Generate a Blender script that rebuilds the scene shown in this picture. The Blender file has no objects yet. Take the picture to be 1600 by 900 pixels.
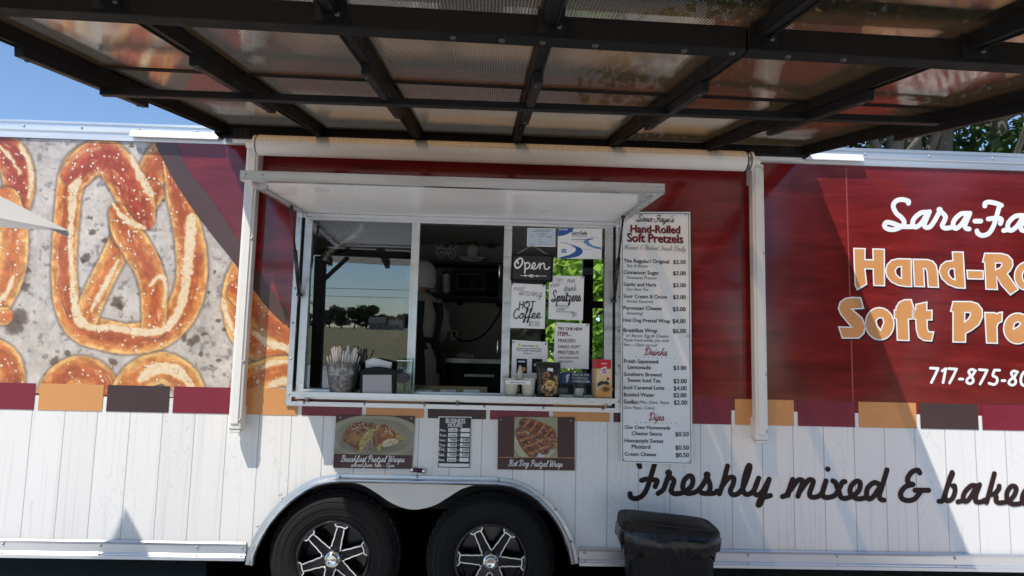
import bpy, bmesh, math, random
import numpy as np
from mathutils import Vector, Matrix
from mathutils.geometry import tessellate_polygon
from math import radians as RAD, sin, cos, pi

SC = bpy.context.scene
COL = SC.collection
RNG = random.Random(7)

# ------------------------------------------------------------------ camera
CAM_H, CAM_D, FPX = 1.305, 4.0, 1150.0          # eye height, distance to the trailer side, focal length in photo pixels
def cam_basis(yaw, pitch, roll):
    f = Vector((sin(yaw)*cos(pitch), cos(yaw)*cos(pitch), sin(pitch)))
    r = Vector((cos(yaw), -sin(yaw), 0)); u = r.cross(f)
    return r*cos(roll)+u*sin(roll), -r*sin(roll)+u*cos(roll), f
CR, CU, CF = cam_basis(RAD(1.94), RAD(6.684), RAD(1.33))
cam = bpy.data.cameras.new('camera'); cam_o = bpy.data.objects.new('camera', cam); COL.objects.link(cam_o)
cam.sensor_width = 36; cam.lens = 36*FPX/1600; cam.clip_start = 0.02; cam.clip_end = 3000
cam_o.matrix_world = Matrix(((CR.x, CU.x, -CF.x, 0), (CR.y, CU.y, -CF.y, -CAM_D), (CR.z, CU.z, -CF.z, CAM_H), (0, 0, 0, 1)))
SC.camera = cam_o

# ------------------------------------------------------------------ sky, sun, exposure
SUN_TO = Vector((-0.86, -1.0, 2.05)).normalized()
w = bpy.data.worlds.new('World'); SC.world = w; w.use_nodes = True
nt = w.node_tree; nt.nodes.clear()
wo = nt.nodes.new('ShaderNodeOutputWorld'); wb = nt.nodes.new('ShaderNodeBackground'); sky = nt.nodes.new('ShaderNodeTexSky')
sky.sky_type = 'NISHITA'; sky.sun_disc = False
sky.sun_elevation = math.asin(SUN_TO.z); sky.sun_rotation = math.atan2(SUN_TO.x, SUN_TO.y)
sky.air_density = 1.0; sky.dust_density = 0.1; sky.ozone_density = 5.0
wb.inputs['Strength'].default_value = 0.118
nt.links.new(sky.outputs[0], wb.inputs[0]); nt.links.new(wb.outputs[0], wo.inputs[0])
sl = bpy.data.lights.new('sun', 'SUN'); sl.energy = 3.4; sl.angle = RAD(0.53); sl.color = (1.0, 0.93, 0.83)
so = bpy.data.objects.new('sun', sl); COL.objects.link(so)
so.rotation_euler = SUN_TO.to_track_quat('Z', 'Y').to_euler(); so.location = (-8, -10, 20)
SC.view_settings.view_transform = 'Standard'; SC.view_settings.look = 'None'
SC.view_settings.gamma = 1; SC.view_settings.exposure = 0.58; SC.view_settings.use_curve_mapping = False
SC.render.engine = 'CYCLES'
SC.cycles.max_bounces = 10; SC.cycles.transparent_max_bounces = 16; SC.cycles.glossy_bounces = 4
SC.cycles.caustics_reflective = False; SC.cycles.caustics_refractive = False
SC.cycles.use_denoising = True; SC.cycles.sample_clamp_indirect = 6

# ------------------------------------------------------------------ pixel ray meets a real plane
def ray(px, py):
    return CR*((px-800)/FPX) - CU*((py-450)/FPX) + CF
def W(px, py, y=0.0):
    d = ray(px, py); t = (CAM_D+y)/d.y
    return Vector((d.x*t, y, CAM_H+d.z*t))
def lin(r, g=None, b=None):
    if g is None: r, g, b = r
    out = []
    for c in (r, g, b):
        c /= 255.0
        out.append(c/12.92 if c <= 0.04045 else ((c+0.055)/1.055)**2.4)
    return tuple(out)

# ------------------------------------------------------------------ scene helpers
def empty(name, label=None, cat=None, loc=(0, 0, 0), group=None):
    o = bpy.data.objects.new(name, None); COL.objects.link(o); o.location = loc; o.empty_display_size = .1
    return tag(o, label, cat, group)
def tag(o, label=None, cat=None, group=None, kind=None):
    if label: o['label'] = label
    if cat: o['category'] = cat
    if group: o['group'] = group
    if kind: o['kind'] = kind
    return o
def put_child(o, parent):
    """parts are built in world coordinates, then hung under their thing without moving"""
    if parent is None: return
    o.parent = parent
    if parent.parent is None:
        o.matrix_parent_inverse = Matrix.LocRotScale(parent.location, parent.rotation_euler, parent.scale).inverted()
def copy_tree(o, parent=None):
    c = o.copy(); COL.objects.link(c)
    if parent is not None:
        c.parent = parent; c.matrix_parent_inverse = o.matrix_parent_inverse.copy()
    for ch in [k for k in bpy.data.objects if k.parent == o]: copy_tree(ch, c)
    return c

def catmull(pts, n=6, closed=False):
    P = [Vector(p) for p in pts]
    if len(P) < 3 and not closed: 
        return [P[0].lerp(P[-1], k/n) for k in range(n+1)]
    out = []; m = len(P)
    rng = range(m) if closed else range(m-1)
    for i in rng:
        p0 = P[(i-1) % m] if closed or i > 0 else P[0]*2-P[1]
        p1 = P[i]; p2 = P[(i+1) % m]
        p3 = P[(i+2) % m] if closed or i+2 < m else P[-1]*2-P[-2]
        for k in range(n):
            t = k/n
            out.append(0.5*((2*p1)+(p2-p0)*t+(2*p0-5*p1+4*p2-p3)*t*t+(3*p1-p0-3*p2+p3)*t**3))
    if not closed: out.append(P[-1].copy())
    return out

class MB:
    """collects geometry for ONE mesh object"""
    def __init__(s): s.bm = bmesh.new(); s.nst = 0
    def box(s, x0, x1, y0, y1, z0, z1, bev=0.0, mi=0, M=None, seg=1):
        vs = [s.bm.verts.new((x, y, z)) for x in (x0, x1) for y in (y0, y1) for z in (z0, z1)]
        idx = [(0, 1, 3, 2), (4, 6, 7, 5), (0, 4, 5, 1), (2, 3, 7, 6), (0, 2, 6, 4), (1, 5, 7, 3)]
        fs = [s.bm.faces.new([vs[k] for k in f]) for f in idx]
        for f in fs: f.material_index = mi
        if M is not None:
            for v in vs: v.co = M @ v.co
        if bev > 0:
            es = list({e for f in fs for e in f.edges})
            r = bmesh.ops.bevel(s.bm, geom=es, offset=bev, segments=seg, affect='EDGES', profile=.5)
            for f in r['faces']: f.material_index = mi
        return s
    def beam(s, a, b, wdt, hgt, mi=0, bev=0.0, up=(0, 0, 1)):
        a, b = Vector(a), Vector(b); d = (b-a); L = d.length; d.normalize()
        x = d.cross(Vector(up)).normalized(); z = x.cross(d)
        M = Matrix(((x.x, d.x, z.x, a.x), (x.y, d.y, z.y, a.y), (x.z, d.z, z.z, a.z), (0, 0, 0, 1)))
        return s.box(-wdt/2, wdt/2, 0, L, -hgt/2, hgt/2, bev, mi, M)
    def tube(s, pts, r, n=10, mi=0, caps=True, smooth=True):
        pts = [Vector(p) for p in pts]; rs = r if isinstance(r, (list, tuple)) else [r]*len(pts)
        rings = []; prev = None
        for i, p in enumerate(pts):
            d = (pts[min(i+1, len(pts)-1)]-pts[max(i-1, 0)]).normalized()
            if prev is None:
                x = d.orthogonal().normalized()
            else:
                x = (prev-d*prev.dot(d)).normalized()
            prev = x; y = d.cross(x)
            rings.append([s.bm.verts.new(p+(x*cos(2*pi*k/n)+y*sin(2*pi*k/n))*rs[i]) for k in range(n)])
        for A, B in zip(rings, rings[1:]):
            for k in range(n):
                f = s.bm.faces.new((A[k], A[(k+1) % n], B[(k+1) % n], B[k])); f.smooth = smooth; f.material_index = mi
        if caps:
            for R, rev in ((rings[0], True), (rings[-1], False)):
                f = s.bm.faces.new(R[::-1] if rev else R); f.material_index = mi
        return s
    def lathe(s, prof, M=None, n=32, mi=0, a0=0, a1=2*pi, smooth=True, sx=1.0, sy=1.0):
        full = abs(a1-a0-2*pi) < 1e-6; cnt = n if full else n+1
        rings = []
        for r, z in prof:
            ring = []
            for k in range(cnt):
                a = a0+(a1-a0)*k/n
                v = Vector((r*cos(a)*sx, r*sin(a)*sy, z))
                ring.append(s.bm.verts.new(M @ v if M is not None else v))
            rings.append(ring)
        for A, B in zip(rings, rings[1:]):
            for k in range(n):
                j = (k+1) % cnt
                try:
                    f = s.bm.faces.new((A[k], A[j], B[j], B[k])); f.smooth = smooth; f.material_index = mi
                except ValueError: pass
        return s
    def loft(s, rings, mi=0, closed=True, caps=False, smooth=True):
        R = [[s.bm.verts.new(p) for p in r] for r in rings]; n = len(R[0])
        for A, B in zip(R, R[1:]):
            for k in range(n if closed else n-1):
                f = s.bm.faces.new((A[k], A[(k+1) % n], B[(k+1) % n], B[k])); f.smooth = smooth; f.material_index = mi
        if caps:
            for r in (R[0][::-1], R[-1]):
                f = s.bm.faces.new(r); f.material_index = mi
        return s
    def poly(s, pts, mi=0, holes=()):
        loops = [[Vector(p) for p in pts]]+[[Vector(p) for p in h] for h in holes]
        tris = tessellate_polygon(loops); vs = [s.bm.verts.new(p) for l in loops for p in l]
        for t in tris:
            try: f = s.bm.faces.new([vs[k] for k in t]); f.material_index = mi
            except ValueError: pass
        return s
    def prism(s, pts, vec, mi=0, smooth=False):
        """closed outline pushed along vec, with both end faces"""
        vec = Vector(vec); A = [s.bm.verts.new(Vector(p)) for p in pts]; B = [s.bm.verts.new(Vector(p)+vec) for p in pts]; n = len(A)
        for k in range(n):
            f = s.bm.faces.new((A[k], A[(k+1) % n], B[(k+1) % n], B[k])); f.material_index = mi; f.smooth = smooth
        for L in (A, B):
            for t in tessellate_polygon([[v.co.copy() for v in L]]):
                try: f = s.bm.faces.new([L[k] for k in t]); f.material_index = mi
                except ValueError: pass
        return s
    def stroke(s, pts, wd, fmap, mi=0, n=5, curved=True, caps=True):
        """flat pen stroke: pts in 2-D, wd in the same unit, fmap(x, y, lift) -> world"""
        P = [Vector((p[0], p[1])) for p in pts]
        path = [Vector((q.x, q.y)) for q in catmull([(p.x, p.y, 0) for p in P], n)] if curved else P
        ws = wd if isinstance(wd, (list, tuple)) else [wd]*len(path)
        if len(ws) != len(path): ws = [ws[min(len(ws)-1, int(i/len(path)*len(ws)))] for i in range(len(path))]
        L = []; R = []; s.nst += 1; base = 0.00005*s.nst; m = len(path)
        lift = lambda i: base+0.0003*i/max(1, m)
        for i, p in enumerate(path):
            a = path[max(i-1, 0)]; b = path[min(i+1, m-1)]; d = (b-a)
            if d.length < 1e-9: d = Vector((1, 0))
            d.normalize(); nn = Vector((-d.y, d.x))*ws[i]/2
            L.append(s.bm.verts.new(fmap(*(p+nn), lift(i)))); R.append(s.bm.verts.new(fmap(*(p-nn), lift(i))))
        for i in range(m-1):
            f = s.bm.faces.new((L[i], R[i], R[i+1], L[i+1])); f.material_index = mi
        if caps:
            for i, sg in ((0, -1), (m-1, 1)):
                a = path[1] if i == 0 else path[m-2]; d = (path[i]-a).normalized(); nn = Vector((-d.y, d.x))
                vs = []
                for k in range(9):
                    t = pi*k/8-pi/2
                    q = path[i]+(d*cos(t)+nn*sin(t))*ws[i]/2
                    vs.append(s.bm.verts.new(fmap(*q, lift(i)+0.00005)))
                f = s.bm.faces.new(vs); f.material_index = mi
        return s
    def mesh_add(s, me, M, mi=0):
        vs = [s.bm.verts.new(M @ v.co) for v in me.vertices]
        for p in me.polygons:
            try: f = s.bm.faces.new([vs[k] for k in p.vertices]); f.material_index = mi
            except ValueError: pass
        return s
    def build(s, name, mats, parent=None, smooth_angle=None, bevel=None, recalc=True):
        if recalc: bmesh.ops.recalc_face_normals(s.bm, faces=s.bm.faces[:])
        me = bpy.data.meshes.new(name); s.bm.to_mesh(me); s.bm.free()
        for m in (mats if isinstance(mats, (list, tuple)) else [mats]): me.materials.append(m)
        o = bpy.data.objects.new(name, me); COL.objects.link(o)
        if bevel:
            b = o.modifiers.new('bevel', 'BEVEL'); b.width = bevel; b.segments = 2; b.limit_method = 'ANGLE'; b.angle_limit = RAD(35)
        put_child(o, parent)
        return o

# ------------------------------------------------------------------ materials
def new_mat(name):
    m = bpy.data.materials.new(name); m.use_nodes = True
    n = m.node_tree.nodes; l = m.node_tree.links
    return m, n, l, n['Principled BSDF'], n['Material Output']
def N(n, kind, **kw):
    x = n.new(kind)
    for k, v in kw.items(): setattr(x, k, v)
    return x
def mat(name, col, rough=.5, metal=0.0, var=.12, scale=8.0, bump=0.0, bscale=60.0, spec=.5, rvar=.12, coat=0.0, stretch=(1, 1, 1)):
    m, n, l, p, o = new_mat(name)
    tc = N(n, 'ShaderNodeTexCoord'); mp = N(n, 'ShaderNodeMapping'); mp.inputs['Scale'].default_value = stretch
    l.new(tc.outputs['Object'], mp.inputs[0])
    ns = N(n, 'ShaderNodeTexNoise'); ns.inputs['Scale'].default_value = scale; ns.inputs['Detail'].default_value = 6
    l.new(mp.outputs[0], ns.inputs['Vector'])
    mr = N(n, 'ShaderNodeMapRange'); mr.inputs[1].default_value = .25; mr.inputs[2].default_value = .75
    mr.inputs[3].default_value = 1-var; mr.inputs[4].default_value = 1+var
    l.new(ns.outputs[0], mr.inputs[0])
    mx = N(n, 'ShaderNodeVectorMath', operation='SCALE'); mx.inputs[0].default_value = col[:3]
    l.new(mr.outputs[0], mx.inputs['Scale']); l.new(mx.outputs[0], p.inputs['Base Color'])
    r2 = N(n, 'ShaderNodeMapRange'); r2.inputs[1].default_value = .3; r2.inputs[2].default_value = .7
    r2.inputs[3].default_value = max(.02, rough-rvar); r2.inputs[4].default_value = min(1, rough+rvar)
    l.new(ns.outputs[0], r2.inputs[0]); l.new(r2.outputs[0], p.inputs['Roughness'])
    p.inputs['Metallic'].default_value = metal; p.inputs['Specular IOR Level'].default_value = spec
    p.inputs['Coat Weight'].default_value = coat
    if bump:
        n2 = N(n, 'ShaderNodeTexNoise'); n2.inputs['Scale'].default_value = bscale; n2.inputs['Detail'].default_value = 4
        l.new(mp.outputs[0], n2.inputs['Vector'])
        b = N(n, 'ShaderNodeBump'); b.inputs['Strength'].default_value = bump; b.inputs['Distance'].default_value = .01
        l.new(n2.outputs[0], b.inputs['Height']); l.new(b.outputs[0], p.inputs['Normal'])
    return m
def print_mat(name, rough=.3, spec=.5, wav=0.0):
    """printed picture: colours come from the computed print on the mesh"""
    m, n, l, p, o = new_mat(name)
    a = N(n, 'ShaderNodeAttribute', attribute_name='Print'); l.new(a.outputs['Color'], p.inputs['Base Color'])
    p.inputs['Roughness'].default_value = rough; p.inputs['Specular IOR Level'].default_value = spec
    if wav: add_wave_bump(n, l, p, wav)
    return m
def add_wave_bump(n, l, p, strength):
    tc = N(n, 'ShaderNodeTexCoord'); ns = N(n, 'ShaderNodeTexNoise'); ns.inputs['Scale'].default_value = 2.2; ns.inputs['Detail'].default_value = 2
    l.new(tc.outputs['Object'], ns.inputs['Vector'])
    b = N(n, 'ShaderNodeBump'); b.inputs['Strength'].default_value = strength; b.inputs['Distance'].default_value = .02
    l.new(ns.outputs[0], b.inputs['Height']); l.new(b.outputs[0], p.inputs['Normal'])

M = {}
M['alu'] = mat('brushed_aluminium', (.62, .63, .64), .34, 1.0, .10, 5, bump=.05, bscale=180, stretch=(.3, 1, 4))
M['alu_white'] = mat('mill_aluminium', (.72, .73, .74), .42, .85, .08, 4, stretch=(.2, 1, 3))
M['alu_dark'] = mat('dull_aluminium', (.34, .34, .33), .45, .8, .15, 9)
M['machined'] = mat('machined_edge', (.80, .79, .77), .35, .55, .06, 20)
M['chrome'] = mat('chrome', (.82, .80, .76), .12, 1.0, .05, 12, rvar=.06)
M['black_alu'] = mat('black_powder_coat', (.008, .0075, .007), .6, 0.0, .25, 14, bump=.04, bscale=400, spec=.12)
M['black_plastic'] = mat('black_plastic', (.006, .006, .0064), .5, 0, .25, 10, bump=.06, bscale=300, spec=.22)
M['black_gloss'] = mat('black_gloss', (.010, .010, .011), .15, 0, .2, 10)
M['rubber'] = mat('tyre_rubber', (.013, .0125, .0125), .75, 0, .3, 20, bump=.15, bscale=150, spec=.22)
M['rubber_tread'] = mat('tyre_tread', (.034, .032, .030), .85, 0, .35, 30, bump=.2, bscale=120, spec=.2)
M['white_paint'] = mat('white_gel_panel', (.86, .85, .82), .35, 0, .05, 3, bump=.03, bscale=90)
M['cream_paint'] = mat('cream_powder_coat', (.76, .74, .70), .36, 0, .06, 5)
M['steel_dark'] = mat('stainless_interior', (.30, .30, .30), .35, .7, .12, 5)
M['white_vinyl'] = mat('white_vinyl', (.84, .84, .83), .32, 0, .03, 4)
M['brown_vinyl'] = mat('brown_vinyl', lin(46, 30, 28), .5, 0, .08, 4, spec=.2)
M['tan_vinyl'] = mat('tan_vinyl', lin(208, 146, 88), .3, 0, .05, 6)
M['maroon_vinyl'] = mat('maroon_vinyl', lin(122, 24, 48), .3, 0, .05, 4)
M['dark_vinyl'] = mat('dark_brown_vinyl', lin(70, 54, 54), .4, 0, .05, 4, spec=.3)
M['shadow_vinyl'] = mat('printed_drop_shadow', lin(45, 14, 16), .3, 0, .05, 4)
M['ink'] = mat('black_ink', (.012, .012, .014), .5, 0, .05, 4)
M['paper'] = mat('white_paper', (.81, .81, .81), .7, 0, .03, 8)
M['shade_black'] = mat('shadowed_steel', (.0015, .0015, .0015), .95, 0, .2, 6, spec=.02)  # steel under the body, its deep shade put into the near-black colour
M['screw'] = mat('zinc_screw', (.45, .45, .44), .35, .9, .1, 20)

def vnoise(x, y, seed=0):
    xi = np.floor(x).astype(np.int64); yi = np.floor(y).astype(np.int64); fx = x-xi; fy = y-yi
    fx = fx*fx*(3-2*fx); fy = fy*fy*(3-2*fy)
    def h(a, b):
        v = (a*374761393+b*668265263+seed*2147483647+1013904223) & 0x7fffffff
        v = ((v ^ (v >> 13))*1274126177) & 0x7fffffff
        return ((v ^ (v >> 16)) & 0xffff)/65535.0
    return (h(xi, yi)*(1-fx)+h(xi+1, yi)*fx)*(1-fy)+(h(xi, yi+1)*(1-fx)+h(xi+1, yi+1)*fx)*fy
def fbm(x, y, seed=0, o=4):
    t = 0; a = .5; tot = 0
    for k in range(o):
        t = t+a*vnoise(x*2**k, y*2**k, seed+k*17); tot += a; a *= .5
    return t/tot
def plin(c):
    c = np.clip(np.asarray(c, float)/255.0, 0, 1)
    return np.where(c <= .04045, c/12.92, ((c+.055)/1.055)**2.4)
def sstep(a, b, x):
    t = np.clip((x-a)/(b-a), 0, 1); return t*t*(3-2*t)
def mixc(a, b, t):
    return a*(1-t[..., None])+np.asarray(b, float)*t[..., None]

def print_grid(name, corners, nu, nv, paint, y, material, parent=None, keep=None, gain=.92):
    """flat printed sheet: a fine grid between four pixel corners (tl, tr, br, bl) on the plane y, painted by paint(px, py) in sRGB 0..255"""
    u = np.linspace(0, 1, nu); v = np.linspace(0, 1, nv); U, V = np.meshgrid(u, v)
    tl, tr, br, bl = [np.array(c, float) for c in corners]
    P = (tl*((1-U)*(1-V))[..., None]+tr*(U*(1-V))[..., None]+br*(U*V)[..., None]+bl*((1-U)*V)[..., None])
    X, Y = P[..., 0], P[..., 1]
    colr = plin(paint(X, Y))*gain
    r = np.array(CR); uu = np.array(CU); f = np.array(CF)
    D = r*((X-800)/FPX)[..., None]-uu*((Y-450)/FPX)[..., None]+f
    t = (CAM_D+y)/D[..., 1]
    co = np.stack([D[..., 0]*t, np.full_like(t, y), CAM_H+D[..., 2]*t], -1).reshape(-1, 3)
    idx = np.arange(nu*nv).reshape(nv, nu)
    F = np.stack([idx[:-1, :-1], idx[1:, :-1], idx[1:, 1:], idx[:-1, 1:]], -1).reshape(-1, 4)
    if keep is not None:
        k = keep((X[:-1, :-1]+X[1:, 1:])/2, (Y[:-1, :-1]+Y[1:, 1:])/2).reshape(-1); F = F[k]
    me = bpy.data.meshes.new(name)
    me.vertices.add(len(co)); me.vertices.foreach_set('co', co.astype(np.float32).ravel())
    me.loops.add(F.size); me.loops.foreach_set('vertex_index', F.astype(np.int32).ravel())
    me.polygons.add(len(F)); me.polygons.foreach_set('loop_start', np.arange(0, F.size, 4, dtype=np.int32))
    me.update(calc_edges=True); me.validate()
    a = me.color_attributes.new('Print', 'FLOAT_COLOR', 'POINT')
    a.data.foreach_set('color', np.concatenate([colr.reshape(-1, 3), np.ones((nu*nv, 1))], 1).astype(np.float32).ravel())
    me.materials.append(material)
    o = bpy.data.objects.new(name, me); COL.objects.link(o); put_child(o, parent)
    return o

_SCREW = {}
def screw_at(pos, parent, r=.007, material=None, name='screw'):
    material = material or M['screw']; k = (round(r, 4), material.name)
    if k not in _SCREW:
        mb = MB(); mb.lathe([(0, .0055), (r*.55, .0055), (r, 0), (r, -.001)], Matrix.Rotation(RAD(90), 4, 'X'), 10)
        me = bpy.data.meshes.new(name); bmesh.ops.recalc_face_normals(mb.bm, faces=mb.bm.faces[:]); mb.bm.to_mesh(me); mb.bm.free(); me.materials.append(material); _SCREW[k] = me
    o = bpy.data.objects.new(name, _SCREW[k]); COL.objects.link(o); o.location = pos; put_child(o, parent); return o
# ------------------------------------------------------------------ lettering
def pmap(y):                      # photo pixel -> point on the plane y, lifted a hair towards the viewer
    return lambda px, py, lift=0.0: W(px, py, y-lift)
def text_mesh(s, bold=0.0, shear=0.0):
    cu = bpy.data.curves.new('t', 'FONT'); cu.body = s; cu.size = 1; cu.offset = bold; cu.shear = shear; cu.resolution_u = 3
    ob = bpy.data.objects.new('t', cu); COL.objects.link(ob)
    dg = bpy.context.evaluated_depsgraph_get(); dg.update()
    me = bpy.data.meshes.new_from_object(ob.evaluated_get(dg))
    bpy.data.objects.remove(ob); bpy.data.curves.remove(cu)
    return me
def text_px(mb, s, p0, p1, y, bold=0.02, shear=0.0, mi=0, hscale=1.0):
    """printed line of type from baseline pixel p0 to baseline pixel p1 on the plane y"""
    me = text_mesh(s, 0.0, shear)
    if not len(me.vertices): return
    xs = [v.co.x for v in me.vertices]; x0, x1 = min(xs), max(xs)
    a = W(*p0, y); b = W(*p1, y); d = b-a; k = d.length/(x1-x0); d.normalize(); up = Vector((-d.z, 0, d.x))
    mb.nst += 1; lift = .00010*(mb.nst % 7)
    for j, (ox, oy) in enumerate(((0, 0),) if bold < .006 else ((-bold, 0), (bold, 0), (0, bold*.7), (0, -bold*.7))):       # struck several times for weight
        b0 = a+d*(k*(ox-x0))+up*(k*oy)
        Mx = Matrix(((d.x*k, up.x*k*hscale, 0, b0.x), (0, 0, 0, y-lift-.00004*j), (d.z*k, up.z*k*hscale, 0, b0.z), (0, 0, 0, 1)))
        mb.mesh_add(me, Mx, mi)
    bpy.data.meshes.remove(me)
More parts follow.
